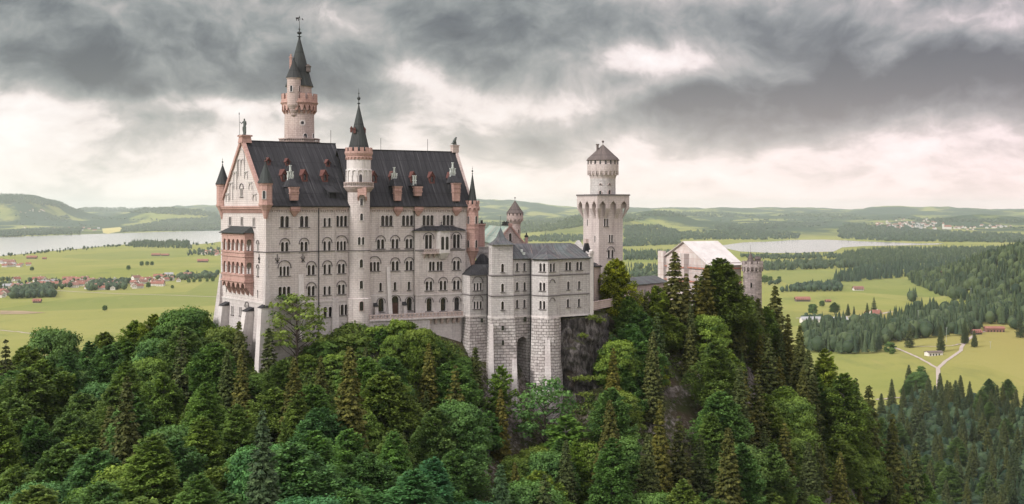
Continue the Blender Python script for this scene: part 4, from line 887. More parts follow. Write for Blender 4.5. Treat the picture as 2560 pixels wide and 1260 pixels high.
for px, p0, p1, y in [(1217.5, 690, 905, 302.5), (1327, 645, 960, 302.3)]:
    mb = MB(); mb.tube([(*XY(px, y - .3), ZZ(p0, y)), (*XY(px, y - .3), ZZ(795, y)), (*XY(px - (2 if p1 > 950 else -1), y - 2.5), ZZ(p1, y - 2.5))], .12, 6); obj('downpipe', mb, M['iron'], kem, Id)
# rough masonry bastions, battered outwards
def bastion(top, bot, zt_, zb_, nm='bastion', m='rough', seg=8):
    mb = MB()
    for k in range(seg):
        f0, f1 = k / seg, (k + 1) / seg; lp = lambda f: [(a0[0] + (b0_[0] - a0[0]) * f ** 1.25, a0[1] + (b0_[1] - a0[1]) * f ** 1.25) for a0, b0_ in zip(top, bot)]
        mb.prism(lp(f1), zt_ + (zb_ - zt_) * f1, lp(f0), zt_ + (zb_ - zt_) * f0, caps=(k == 0))
    return obj(nm, mb, M[m], kem, Id)
bz = zpk - .2
bastion(plan((1153, 306.8), (1175, 300.9), (1218, 303.3), (1218, 312), (1155, 314)), plan((1147, 304.5), (1170, 297.5), (1216, 300.5), (1216, 312), (1150, 314)), bz, -48)
bastion(plan((1219.5, 300.3), (1229, 297.0), (1287, 298.4), (1287, 306), (1222, 307)), plan((1207, 296.5), (1216, 293), (1308, 294), (1308, 306), (1210, 307)), bz, -60)
bastion(plan((1329, 300.4), (1340, 299), (1355, 297.8), (1370, 297.4), (1385, 298), (1396, 299.4), (1402, 302), (1402, 312), (1330, 312)), plan((1318, 297), (1333, 294.5), (1352, 293), (1370, 292.6), (1392, 293.2), (1407, 295), (1415, 299), (1415, 314), (1318, 312)), bz, -62)
mb = MB(); F2 = frameAB(XY(1284, 299.8), XY(1332, 302.9)); La = F2.U(1331); xg, zg = F2.P(1306, 1100); zgt = F2.Z(842, xg)
mb.panel([(0, -58), (xg - 1.5, -58)] + [(xg - 1.5, zgt - 1.5)] + [(xg + 1.5 * math.cos(PI - PI * k / 10), zgt - 1.5 + 1.5 * math.sin(PI * k / 10)) for k in range(1, 10)] + [(xg + 1.5, zgt - 1.5), (xg + 1.5, -58), (La, -58), (La, bz), (0, bz)], [], 0, 1)
mb.box(xg - 1.6, xg - 1.5, 0, 5, -58, zgt - .5); mb.box(xg + 1.5, xg + 1.6, 0, 5, -58, zgt - .5); mb.box(xg - 1.6, xg + 1.6, 4.9, 5, -58, zgt)
obj('arched_recess', mb, M['rough'], kem, F2.M)
for px, p0, p1, y0, w in [(1228, 810, 950, 296.4, 1.0), (1286, 900, 1000, 295.8, 1.1), (1369, 850, 960, 296.6, 1.2)]:
    mb = MB(); x, yy = XY(px, y0); mb.hexa([(x - w * .8, yy - 4, ZZ(p1 + 60, yy - 3)), (x + w * .8, yy - 4, ZZ(p1 + 60, yy - 3)), (x + w * .8, yy + 2, ZZ(p1 + 60, yy)), (x - w * .8, yy + 2, ZZ(p1 + 60, yy))], [(x - w * .5, yy - .3, ZZ(p0, yy)), (x + w * .5, yy - .3, ZZ(p0, yy)), (x + w * .5, yy + 2, ZZ(p0, yy)), (x - w * .5, yy + 2, ZZ(p0, yy))]); obj('buttress', mb, M['plinth'], kem, Id)
for px, py, y in [(1257, 825, 297.2), (1257.5, 862, 296.2), (1313, 803, 301.3), (1205, 806, 301.8)]:
    mb = MB(); x, yy = XY(px, y); mb.box(x - .3, x + .3, yy - .5, yy + .3, ZZ(py, yy), ZZ(py, yy) + 1.1); obj('loophole', mb, M['glass'], kem, Id)

# ================================================================== square tower
ptc = XY(1497, 340); TF = Frame(ptc[0], ptc[1], R(29)); S_ = 8.2
LF = Frame(ptc[0] - S_ * TF.s, ptc[1] + S_ * TF.c, R(29 - 90))
sq = empty('square_tower', TF.M @ Matrix.Translation((4, 4, -34)), 'tall pale square tower with pointed machicolation and a round turret on top', 'tower')
zS = TF.Z(489, 0); zN = TF.Z(521, 0); zM = TF.Z(546, 0)
ws = wins(TF, [(1515, 565.7, 'Ds'), (1527, 605.7, 'Ds'), (1526.6, 645, 'DHs')]); mb = MB(); mb.panel([(0, -36), (S_, -36), (S_, zS), (0, zS)], holes_for(ws), 0, .4); obj('wall', mb, M['tower_stone'], sq, TF.M)
for x, zz, ty in ws: window(sq, TF, x, zz, ty)
ws = wins(LF, [(1468.6, 564.5, 'SL'), (1487.4, 605.7, 'SL')]); mb = MB(); mb.panel([(0, -36), (S_, -36), (S_, zS), (0, zS)], holes_for(ws), 0, .4); obj('wall', mb, M['tower_stone'], sq, LF.M)
for x, zz, ty in ws: window(sq, LF, x, zz, ty)
mb = MB(); mb.box(S_ - .3, S_, .01, S_, -36, zS); mb.box(.01, S_ - .31, S_ - .3, S_, -36, zS); obj('wall', mb, M['tower_stone'], sq, TF.M)
O = 1.32
for F in (TF, LF):
    mb = MB(); x0, x1 = -O, S_ + O; n = 3; bw = (x1 - x0) / n
    for k in range(n):
        a_, c_ = x0 + k * bw, x0 + (k + 1) * bw; xc = (a_ + c_) / 2; r = bw * .29; ztp = F.Z(505, 0) ; pts = [(a_, zN), (xc - r, zN), (xc - r, zN + .9), (xc - r * .75, zN + 1.35), (xc - r * .4, zN + 1.75), (xc, zN + 2.1), (xc + r * .4, zN + 1.75), (xc + r * .75, zN + 1.35), (xc + r, zN + .9), (xc + r, zN), (c_, zN), (c_, zS), (a_, zS)]
        mb.panel(pts, [], -O, 0)
        m = len(pts); mb.add([(x, -O, zz) for x, zz in pts[1:10]] + [(x, -.02, zz) for x, zz in pts[1:10]], [(i, 9 + i, 10 + i, i + 1) for i in range(8)])
    mb.box(x0, x1, -O, 0, zS - .01, zS) if False else None
    for k in range(n + 1):
        xc = x0 + k * bw; hw = bw * .21; xa, xb_ = max(x0, xc - hw), min(x1, xc + hw)
        f = lambda x: 0 if x < 0 else (S_ if x > S_ else x)
        ya = f(xa if k else 0); yb = f(xb_ if k < n else S_)
        ta_, tb_ = (0.0, max(.3, bw * .21 - O + .3)) if k == 0 else ((S_ - max(.3, bw * .21 - O + .3), S_) if k == n else (xc - hw * .75, xc + hw * .75))
        mb.hexa([(ta_, -.04, zM), (tb_, -.04, zM), (tb_, 0, zM), (ta_, 0, zM)], [(xa, -O, zN), (xb_, -O, zN), (xb_, 0, zN), (xa, 0, zN)])
    obj('machicolation', mb, M['tower_stone'], sq, F.M)
mb = MB(); mb.box(-O, S_ + O, -O + .01, S_ + O, zS - .3, zS - .001); mb.box(-O - .2, S_ + O + .2, -O - .2, S_ + O + .2, zS, zS + .4, 1); mb.box(S_ - .1, S_ + O, .0, S_ + O, zN, zS - .301)
obj('platform', mb, [M['tower_stone'], M['dark_trim']], sq, TF.M)
cx, cy = (TF.M @ Vector((4.1, 4.1, 0))).xy; cy0 = cy; z = lambda p: ZZ(p, cy0)
mb = MB(); mb.lathe([(3.65, zS + .3), (3.62, z(441))], 32, cx, cy); rt = obj('round_turret', mb, M['grey'], sq, Id)
mb = MB(); mb.lathe([(3.64, z(447)), (3.8, z(442)), (4.3, z(432)), (4.45, z(427)), (4.5, z(426)), (4.5, z(411)), (4.42, z(410)), (4.42, z(401)), (4.5, z(400.8))], 32, cx, cy)
arcade(mb, ringP(cx, cy, 4.5), 22, -PI * 4.5, PI * 4.5, z(438), z(426.5), .72, .85, y=0, th=.45); obj('turret_parapet', mb, M['tower_stone'], rt, Id)
for k in range(18):
    t = 2 * PI * k / 18 + .1
    if math.cos(t) < -.25: continue
    T_ = Matrix.Translation((cx + 4.46 * math.sin(t), cy - 4.46 * math.cos(t), z(412))) @ Matrix.Rotation(t, 4, 'Z'); mb = MB(); mb.box(-.22, .22, -.03, .1, 0, 1.35); obj('loophole', mb, M['glass'], rt, T_)
mb = MB(); mb.lathe([(4.8, z(401.5)), (4.75, z(400)), (4.2, z(394)), (3.4, z(388)), (.25, z(362.5))], 18, cx, cy, rref=4.2); mb.lathe([(.1, z(363)), (.06, z(356))], 6, cx, cy); mb.ball((cx, cy, z(354)), .35); obj('turret_roof', mb, M['brown'], rt, Id)
xx = (1493.7 - 1280) / FOC * (cy - .5); mb = MB(); mb.lathe([(.34, z(388)), (.34, z(363)), (.5, z(362.5)), (.5, z(360.5))], 10, xx, cy - .8); obj('chimney', mb, M['brown'], rt, Id)
for px, py, w, h in [(1501, 485.5, .65, 1.0), (1523.5, 485.5, .75, 1.2), (1501.5, 462, .7, .42), (1524, 462, .7, .42)]: cyl_window(rt, cx, cy, 3.64, px, py, w, h, 'rose')

# ================================================================== buildings round the upper court
GF = Frame(*XY(1241, 330), R(10)); gw = GF.U(1311); rb = empty('knights_house', GF.M, 'house with a green copper roof and pale gable rising behind the square turret', 'building')
zge = GF.Z(606, gw); zga = GF.Z(566.5, gw / 2); mb = MB()
ws = [(GF.U(1275.8), GF.Z(602, 3), 'Sm')]; mb.panel([(0, -32), (gw, -32), (gw, zge), (gw / 2, zga), (0, zge)], holes_for(ws), 0, .3); obj('gable_wall', mb, M['rose'], rb, GF.M)
for x, zz, ty in ws: window(rb, GF, x, zz, ty)
mb = MB(); mb.box(0, .3, .01, 37, -32, zge); mb.box(gw - .3, gw, .01, 37, -32, zge); obj('wall', mb, M['grey'], rb, GF.M)
mb = MB(); slab(mb, [(-.4, .2, zge - .2), (gw / 2, .2, zga - .1), (gw / 2, 37, zga - .1), (-.4, 37, zge - .2)], .2); slab(mb, [(gw + .4, .2, zge - .2), (gw + .4, 37, zge - .2), (gw / 2, 37, zga - .1), (gw / 2, .2, zga - .1)], .2); obj('roof', mb, M['copper'], rb, GF.M)
mb = MB()
for sg in (-1, 1): mb.hexa([(gw / 2 + sg * (gw / 2 + .3), -.3, zge - .3), (gw / 2 + sg * (gw / 2 + .3), .4, zge - .3), (gw / 2 + sg * (gw / 2 - .3), .4, zge - .3), (gw / 2 + sg * (gw / 2 - .3), -.3, zge - .3)], [(gw / 2, -.3, zga + .5), (gw / 2, .4, zga + .5), (gw / 2, .4, zga - .1), (gw / 2, -.3, zga - .1)])
mb.box(gw / 2 - .5, gw / 2 + .5, -.4, .5, zga + .1, zga + .9); obj('gable_coping', mb, M['pink'], rb, GF.M)
mb = MB(); xx, yy = XY(1250, 340); 
for k in range(5): mb.lathe([(.16, ZZ(562, yy)), (.2, ZZ(555 - (k % 2) * 2, yy))], 6, xx + k * .38 + .8, yy)
mb.box(xx + .4, xx + 2.8, yy - .3, yy + .3, ZZ(564, yy), ZZ(561, yy)); obj('chimney', mb, M['iron'], rb, Id)
mb = MB(); xx, yy = XY(1204, 326); mb.box(xx - .85, xx + .85, yy - .8, yy + .8, ZZ(625, yy), ZZ(566, yy)); mb.taper((xx - .85, xx + .85, yy - .8, yy + .8), ZZ(566, yy) + .002, (xx - 1.15, xx + 1.15, yy - 1.1, yy + 1.1), ZZ(562.5, yy)); mb.box(xx - 1.15, xx + 1.15, yy - 1.1, yy + 1.1, ZZ(562.5, yy) + .002, ZZ(559.5, yy))
pc = obj('chimney', mb, M['pink'], rb, Id); mb = MB()
for dx_ in (-.95, -.5, .5, .95): mb.box(xx + dx_ - .13, xx + dx_ + .13, yy - 1, yy - .7, ZZ(559.4, yy), ZZ(557.5, yy))
mb.box(xx - .3, xx + .35, yy - .3, yy + .3, ZZ(559.4, yy), ZZ(550.5, yy)); obj('chimney_cap', mb, M['iron'], pc, Id)
mb = MB(); p, q = XY(1190, 322), XY(1226, 322); F3 = frameAB(p, q); L3 = math.dist(p, q); ws = [(F3.U(1216), F3.Z(657, 2), 'Sm')]; mb.panel([(0, -32), (L3, -32), (L3, F3.Z(617, 2)), (0, F3.Z(617, 2))], holes_for(ws), 0, .4); mb.box(0, L3, .4, 8, -32, F3.Z(617, 2) - .3)
mb.box(-.1, L3 + .1, -.2, -.002, F3.Z(619, 2), F3.Z(617.5, 2)); mb.box(-.1, L3 + .1, -.2, -.002, F3.Z(632, 2), F3.Z(630, 2)); obj('lower_wall', mb, M['grey'], rb, F3.M)
for x, zz, ty in ws: window(rb, F3, x, zz, ty)
mb = MB(); p = XY(1176, 314.5); slab(mb, [(p[0], p[1], ZZ(668, 314.5)), (p[0] + 6.6, p[1] + 2.2, ZZ(664, 316)), (p[0] + 3.4, p[1] + 3, ZZ(634, 317.5)), (p[0] + 2.5, p[1] + 2.6, ZZ(636, 317))], .3); obj('stair_roof', mb, M['roof'], rb, Id)
X, Y = XY(1287.5, 352); z = lambda p: ZZ(p, Y); lt = empty('small_round_tower', Matrix.Translation((X, Y, -25)), 'small round tower with brown cone roof standing behind the green roofed house', 'tower')
mb = MB(); mb.lathe([(1.65, -34), (1.58, z(562)), (1.6, z(560))], 26, X, Y); obj('wall', mb, M['rose'], lt, Id)
mb = MB(); mb.lathe([(1.6, z(560)), (2.3, z(550)), (2.42, z(547)), (2.42, z(532.5))], 26, X, Y); arcade(mb, ringP(X, Y, 2.45), 13, -PI * 2.45, PI * 2.45, z(553), z(545), .7, .85, th=.3); prp = obj('parapet', mb, M['rose'], lt, Id)
for k in range(13):
    t = 2 * PI * (k + .5) / 13
    if math.cos(t) > -.2: T_ = Matrix.Translation((X + 2.44 * math.sin(t), Y - 2.44 * math.cos(t), z(538.7))) @ Matrix.Rotation(t, 4, 'Z'); mb = MB(); mb.box(-.13, .13, -.03, .1, 0, .62); obj('loophole', mb, M['glass'], prp, T_)
mb = MB(); mb.lathe([(2.62, z(532.8)), (2.5, z(531.5)), (1.9, z(525)), (.12, z(502))], 16, X, Y, rref=2.4); mb.lathe([(.07, z(503)), (.05, z(496))], 6, X, Y); mb.ball((X, Y, z(494.5)), .22); obj('roof', mb, M['brown'], lt, Id)
cyl_window(lt, X, Y, 1.6, 1296, 582, .35, 1.0, 'rose')
X, Y = XY(1316, 322); z = lambda p: ZZ(p, Y); ch = empty('roof_chimney', Matrix.Translation((X, Y, z(620))), 'slim pink chimney with a dark domed cap behind the wing roof', 'chimney')
mb = MB(); mb.lathe([(.42, z(615)), (.42, z(593))], 8, X, Y); obj('shaft', mb, M['pink'], ch, Id); mb = MB(); mb.lathe([(.58, z(593)), (.5, z(589)), (.18, z(586.5)), (.14, z(582)), (.2, z(581.5))], 10, X, Y); obj('cap', mb, M['iron'], ch, Id)
# low wing joining the square tower, corridor towards the gatehouse
lw = empty('link_building', Matrix.Translation((*XY(1490, 318), -28)), 'low pale building with a dark pent roof between the wing and the square tower', 'building')
F4 = frameAB(XY(1476, 318), XY(1502, 326)); L4 = math.dist(XY(1476, 318), XY(1502, 326)); mb = MB(); mb.box(0, L4, 0, 8, -38, F4.Z(664, 1)); obj('wall', mb, M['rose'], lw, F4.M)
mb = MB(); slab(mb, [(-.3, -.5, F4.Z(664.5, 1)), (L4 - .2, -.5, F4.Z(665, L4)), (L4 - 1.2, 6, F4.Z(640, 1, 6)), (-.3, 6, F4.Z(640, 1, 6))], .25); obj('roof', mb, M['roof'], lw, F4.M)
mb = MB(); x, zz = F4.P(1484.5, 667, -.15); mb.tube([(x, -.15, zz), (x, -.15, -30)], .1, 6); obj('downpipe', mb, M['iron'], lw, F4.M)
F5 = frameAB(XY(1478, 309), XY(1530, 322)); mb = MB(); L5 = F5.U(1530); mb.box(0, L5, -.3, .3, F5.Z(775, 1), F5.Z(757, 1)); mb.box(0, L5, -.4, .4, F5.Z(757, 1), F5.Z(754.5, 1)); tag(obj('courtyard_parapet', mb, M['rose'], None, F5.M), 'low stone parapet wall beside the end pier of the pale wing', 'wall')
F6 = frameAB(XY(1578, 366), XY(1668, 382)); L6 = math.dist(XY(1578, 366), XY(1668, 382)); cb = empty('corridor_building', F6.M, 'long low building with a grey ribbed roof left of the wrapped gatehouse', 'building')
ws = wins(F6, [(1592, 740, 'Sm'), (1602, 740, 'Sm'), (1612, 740, 'Sm')]); mb = MB(); mb.panel([(0, -42), (L6, -42), (L6, F6.Z(712, 1)), (0, F6.Z(712, 1))], holes_for(ws), 0, .4); mb.box(0, L6, .41, 7, -42, F6.Z(712, 1) - .2); obj('wall', mb, M['rose'], cb, F6.M)
for x, zz, ty in ws: window(cb, F6, x, zz, ty)
mb = MB(); slab(mb, [(-.3, -.5, F6.Z(712, 1)), (L6, -.5, F6.Z(712, 1)), (L6, 4.5, F6.Z(695, 1, 4)), (-.3, 4.5, F6.Z(695, 1, 4))], .25); slab(mb, [(-.3, 4.5, F6.Z(695, 1, 4)), (L6, 4.5, F6.Z(695, 1, 4)), (L6, 9, F6.Z(712, 1)), (-.3, 9, F6.Z(712, 1))], .25); obj('roof', mb, M['roof2'], cb, F6.M)

# ================================================================== gatehouse under sheeting
HC = (62.6, 383.0); HF = Frame(*HC, R(25)); HW = Frame(HC[0] - 27 * HF.s, HC[1] + 27 * HF.c, R(25 - 90))
gh = empty('gatehouse', HF.M @ Matrix.Translation((0, 0, -42)), 'gatehouse wrapped in scaffold netting under a big white sheeted roof', 'building')
zge, zgr = -(657 - 525) * 383 / FOC, -78 * 395 / FOC; HL = 12.5
mb = MB()
rr = random.Random(3)
mb.panel([(0, -46), (27, -46), (27, zge), (13.5, zgr - .1), (0, zge + 1.5)], [], 0, 0); mb.box(4.5, 9.5, -1.2, -.01, -46, zge + 1.3); mb.box(9.5, 16, -2.0, -.011, -46, zge + 2.6); mb.box(-1.5, 2, -1, -.012, -46, zge + 3); obj('scaffold_netting', mb, M['net'], gh, HW.M)
mb = MB(); mb.panel([(0, -46), (HL, -46), (HL, zge), (0, zge)], [], -.3, 0); obj('scaffold_netting', mb, M['net'], gh, HF.M)
mb = MB(); slab(mb, [(-.8, -1.2, zge - .8), (HL + .5, -1.2, zge - .8), (HL + .5, 13.5, zgr), (-.8, 13.5, zgr)], .15); slab(mb, [(-.8, 28, zge), (-.8, 13.51, zgr), (HL + .5, 13.51, zgr), (HL + .5, 28, zge)], .15)
obj('sheeted_roof', mb, M['tarp'], gh, HF.M)
mb = MB()
for zz in (-19, -23.5, -28, -32.5, -37): mb.box(0, 27.2, -.6, -.45, zz, zz + .45) ; mb.box(9.3, 16.2, -2.3, -2.15, zz, zz + .45)
obj('scaffold_board', mb, M['orange'], gh, HW.M); mb = MB()
for zz in (-19, -23.5, -28, -32.5, -37): mb.box(0, HL, -.9, -.7, zz, zz + .45)
obj('scaffold_board', mb, M['orange'], gh, HF.M)
mb = MB()
for k in range(12): x = .2 + k * 2.4; mb.tube([(x, -2.4 if 9 < x < 16.5 else -.7, -46), (x, -2.4 if 9 < x < 16.5 else -.7, zge + rr.uniform(0, 1.5) if not 9 < x < 16.5 else zge + 3)], .05, 5)
for zz in np.arange(-40, -16, 2.2): mb.tube([(0, -.7, zz), (27, -.7, zz)], .04, 5)
obj('scaffold_tube', mb, M['steel'], gh, HW.M)
mb = MB(); x, zz = HW.P(1688, 648); mb.taper((x - .8, x + .8, .1, 2.5), HW.Z(640, x), (x - .1, x + .1, .1, 2.5), HW.Z(616, x)); obj('stepped_gable', mb, M['brown'], gh, HW.M)
X, Y = XY(1881, 384); z = lambda p: ZZ(p, Y); gt = empty('gate_turret', Matrix.Translation((X, Y, -42)), 'round turret of mottled stone with battlements right of the wrapped gatehouse', 'tower')
mb = MB(); mb.lathe([(2.95, -50), (2.95, z(678)), (2.97, z(676))], 28, X, Y); obj('wall', mb, M['old'], gt, Id)
mb = MB(); mb.lathe([(2.97, z(674)), (3.3, z(666)), (3.35, z(664)), (3.35, z(660)), (2.9, z(659.9))], 28, X, Y); arcade(mb, ringP(X, Y, 3.4), 16, -PI * 3.4, PI * 3.4, z(678), z(664), .66, .8, th=.45); crenels(mb, X, Y, 3.4, z(660), z(652.5), 11, .62, .4); obj('battlement', mb, M['old'], gt, Id)
mb = MB(); xs, ys = XY(1876.5, 384); mb.lathe([(1.35, z(662)), (1.3, z(655)), (.08, z(630))], 12, xs, ys); mb.tube([(xs, ys, z(631)), (xs, ys, z(612))], .04, 5); xs += 2.2; mb.box(xs - .8, xs + .9, ys - .7, ys + .8, z(662), z(647)); mb.taper((xs - 1, xs + 1.1, ys - .9, ys + 1), z(647), (xs - .6, xs + .7, ys - .1, ys + .1), z(640.5)); obj('cap_house', mb, M['brown'], gt, Id)
for px, py in [(1878.5, 719), (1880.5, 750)]: cyl_window(gt, X, Y, 2.95, px, py, .5, 1.6, 'old')

# ================================================================== statues
def skin_fig(name, joints, edges, radii, m, sub=2):
    me = D.meshes.new(name); me.from_pydata(joints, edges, []); o = D.objects.new(name + '_cage', me); COL.objects.link(o)
    sk = o.modifiers.new('s', 'SKIN'); lay = me.skin_vertices[0]
    for i, r in enumerate(radii):
        lay.data[i].radius = (r, r) if not isinstance(r, tuple) else r
    lay.data[0].use_root = True
    ss = o.modifiers.new('u', 'SUBSURF'); ss.levels = sub; ss.render_levels = sub
    dg = bpy.context.evaluated_depsgraph_get(); me2 = D.meshes.new_from_object(o.evaluated_get(dg)); D.objects.remove(o); D.meshes.remove(me)
    me2.name = name; me2.materials.clear()
    for mm in (m if isinstance(m, list) else [m]): me2.materials.append(mm)
    for p in me2.polygons: p.use_smooth = True
    return me2
def human(name, mats, stride=.12, arm=(.1, .1), lean=0.0, arm_r_up=False):
    J = [(0, 0, .95), (0, 0, 1.15), (0, 0, 1.38), (0, 0, 1.5), (0, -.02, 1.62), (0, -.01, 1.73),
         (-.09, 0, .9), (-.11, -stride, .5), (-.11, -stride * .6, .09), (-.11, -stride * .6 - .16, .04),
         (.09, 0, .9), (.11, stride, .5), (.11, stride * 1.3, .09), (.11, stride * 1.3 - .16, .04),
         (-.18, 0, 1.42), (-.24, -.02, 1.15), (-.27, -.14, .92), (.18, 0, 1.42), (.24, .02, 1.15), (.26, -.1, .92)]
    if arm_r_up: J[15] = (-.30, -.1, 1.2); J[16] = (-.42, -.25, 1.38)
    Ed = [(0, 1), (1, 2), (2, 3), (3, 4), (4, 5), (0, 6), (6, 7), (7, 8), (8, 9), (0, 10), (10, 11), (11, 12), (12, 13), (2, 14), (14, 15), (15, 16), (2, 17), (17, 18), (18, 19)]
    Ra = [(.15, .11), (.13, .1), (.16, .11), .06, .095, .08, .1, .065, .045, .04, .1, .065, .045, .04, .065, .05, .035, .065, .05, .035]
    me = skin_fig(name, J, Ed, Ra, mats)
    if len(mats) > 2:
        for p in me.polygons:
            zc = p.center.z; ax = abs(p.center.x)
            p.material_index = 0 if (zc > 1.53 or (ax > .24 and zc < .98)) else (1 if zc > .92 else 2)
            if zc > 1.68 or (zc > 1.6 and p.center.y > .03): p.material_index = 3
    return me
kn = human('knight_statue', [M['bronze']], .06, arm_r_up=True); GAx = GA
ko = D.objects.new('knight_statue', kn); s = 2.35
Tk = WF.M @ Matrix.Translation((GA, .5, RZ + 1.3)) @ Matrix.Rotation(R(20), 4, 'Z') @ Matrix.Scale(s, 4); link(ko, None, Tk); tag(ko, 'green bronze knight statue with lance and shield on the gable peak', 'statue')
mb = MB(); mb.tube([(-.44, -.27, .02), (-.50, -.27, 2.2)], .022, 6); mb.lathe([(.05, 2.15), (.06, 2.2), (.005, 2.4)], 6, -.5, -.27); obj('lance', mb, M['bronze'], ko, Tk)
mb = MB(); pts = [(0, .02), (.16, .25), (.24, .5), (.24, .85), (-.24, .85), (-.24, .5), (-.16, .25)]; n = 7; mb.add([(x + .2, -.2 - .04, z_) for x, z_ in pts] + [(x + .2, -.16, z_) for x, z_ in pts], [tuple(range(n)), tuple(range(2 * n - 1, n - 1, -1))] + [(i, n + i, n + (i + 1) % n, (i + 1) % n) for i in range(n)]); obj('shield', mb, M['bronze'], ko, Tk)
mb = MB(); mb.box(-.45, .4, -.45, .35, -.12, .03); obj('base', mb, M['bronze'], ko, Tk)
# lion: sitting, chest raised, looking to the right
J = [(0, 0, .45), (.12, 0, .62), (.3, 0, .95), (.42, 0, 1.25), (.52, 0, 1.5), (.78, 0, 1.42), (-.1, 0, .3), (-.35, 0, .25), (-.55, 0, .35), (.35, .16, .8), (.5, .18, .4), (.52, .18, .06), (.68, .18, .04), (.35, -.16, .8), (.5, -.18, .4), (.52, -.18, .06), (.68, -.18, .04), (-.05, .22, .3), (.2, .26, .35), (.1, .26, .08), (.35, .26, .05), (-.05, -.22, .3), (.2, -.26, .35), (.1, -.26, .08), (.35, -.26, .05)]
Ed = [(0, 1), (1, 2), (2, 3), (3, 4), (4, 5), (0, 6), (6, 7), (7, 8), (2, 9), (9, 10), (10, 11), (11, 12), (2, 13), (13, 14), (14, 15), (15, 16), (6, 17), (17, 18), (18, 19), (19, 20), (6, 21), (21, 22), (22, 23), (23, 24)]
Ra = [.26, .26, .27, .26, .2, .1, .25, .06, .04, .12, .08, .07, .06, .12, .08, .07, .06, .14, .12, .07, .06, .14, .12, .07, .06]
lm_ = skin_fig('lion_statue', J, Ed, Ra, M['bronze']); li = D.objects.new('lion_statue', lm_)
Tl = BF.M @ Matrix.Translation((b1 - .7, BW / 2, RB + 1.8)) @ Matrix.Scale(1.35, 4); link(li, None, Tl); tag(li, 'seated lion statue on the stone block at the far ridge end', 'statue')
# ================================================================== land
def smooth(t): t = np.clip(t, 0, 1); return t * t * (3 - 2 * t)
_k = [(np.cos(a_) * f, np.sin(a_) * f, p, am) for f, am, n_ in [(1 / 2600., 1, 3), (1 / 1300., .6, 4), (1 / 600., .3, 5), (1 / 280., .13, 5)] for a_, p in zip(RS.uniform(0, 6.28, n_), RS.uniform(0, 6.28, n_))]
for i, t_ in enumerate(_k): pass
def und(X, Y):
    s = 0
    for cx_, cy_, p, am in ND: s = s + am * np.sin(X * cx_ * 6.28 + Y * cy_ * 6.28 + p)
    return s
ND = []
for f, am, n_ in [(1 / 2600., 1, 3), (1 / 1300., .6, 4), (1 / 600., .3, 5), (1 / 280., .13, 5)]:
    for q in range(n_): t = RS.uniform(0, 6.28); ND.append((math.cos(t) * f, math.sin(t) * f, RS.uniform(0, 6.28), am))
HILLS = [(-40, 15500, 484, 640, 1500), (100, 15500, 512, 360, 1200), (430, 15500, 521, 700, 900), (1195, 24000, 503, 1000, 3000), (1330, 26000, 513, 900, 3000), (1500, 10000, 537, 420, 900), (1640, 13000, 531, 420, 900),
         (2270, 22000, 522, 900, 1500), (2500, 21000, 520, 900, 1500), (1800, 24000, 521, 2500, 2500), (560, 26000, 515, 1500, 2500), (2450, 13000, 536, 500, 700)]
def G(X, Y):
    X = np.asarray(X, float); Y = np.asarray(Y, float); a_ = X / np.maximum(Y, 1)
    st = np.where(a_ < -.1, 11000., 7600.)
    s = smooth((Y - st) / (26000 - st)); z = -185 + 168 * s + und(X, Y) * (5 * smooth((Y - st) / 2500) + 11 * s)
    for px, Yh, top, sx, sy in HILLS:
        xc = (px - 1280) / FOC * Yh; sb = float(smooth(np.array((Yh - (11000 if px < 980 else 7600)) / (26000. - (11000 if px < 980 else 7600))))); h = ZZ(top, Yh) - (-185 + 168 * sb)
        z = z + max(h, 0) * np.exp(-((X - xc) / sx) ** 2 - ((Y - Yh) / sy) ** 2)
    xt = 655 + (Y - 1200) * .165
    z = z + 98 * smooth((X - xt) / 230) * smooth((Y - 1250) / 500) * (1 - smooth((Y - 2500) / 900)) + 10 * smooth((X - 360) / 300) * smooth((Y - 1000) / 300) * (1 - smooth((Y - 1900) / 400))
    return z
_Ys = np.exp(np.linspace(math.log(560), math.log(40000), 1400))
def hit(px, py):
    """where rays through photo points meet the valley land"""
    px = np.atleast_1d(px).astype(float); py = np.atleast_1d(py).astype(float); out_ = np.zeros((len(px), 3))
    for i in range(len(px)):
        X = (px[i] - 1280) / FOC * _Ys; d = G(X, _Ys) - (HZ - py[i]) / FOC * _Ys; k = np.argmax(d > 0); k = len(_Ys) - 1 if not (d > 0).any() else k
        Y = _Ys[k]; out_[i] = ((px[i] - 1280) / FOC * Y, Y, 0)
    out_[:, 2] = G(out_[:, 0], out_[:, 1]); return out_
def fast_mesh(name, V, F, mats, uv=None, tone=None, mi=None, smooth_=False):
    me = D.meshes.new(name); V = np.ascontiguousarray(V, np.float32); F = np.ascontiguousarray(F, np.int32); n, k = F.shape
    me.vertices.add(len(V)); me.vertices.foreach_set('co', V.ravel()); me.loops.add(n * k); me.loops.foreach_set('vertex_index', F.ravel())
    me.polygons.add(n); me.polygons.foreach_set('loop_start', np.arange(0, n * k, k, dtype=np.int32))
    for m_ in (mats if isinstance(mats, list) else [mats]): me.materials.append(m_)
    if mi is not None: me.polygons.foreach_set('material_index', mi)
    if smooth_: me.polygons.foreach_set('use_smooth', np.ones(n, bool))
    if tone is not None: at = me.attributes.new('tone', 'FLOAT', 'POINT'); at.data.foreach_set('value', np.ascontiguousarray(tone, np.float32))
    me.update(calc_edges=True); return me
def gridmesh(name, P, mats, smooth_=True):
    a_, b_ = P.shape[:2]; I = np.arange(a_ * b_).reshape(a_, b_)
    F = np.stack([I[:-1, :-1], I[:-1, 1:], I[1:, 1:], I[1:, :-1]], -1).reshape(-1, 4); return fast_mesh(name, P.reshape(-1, 3), F, mats, smooth_=smooth_)
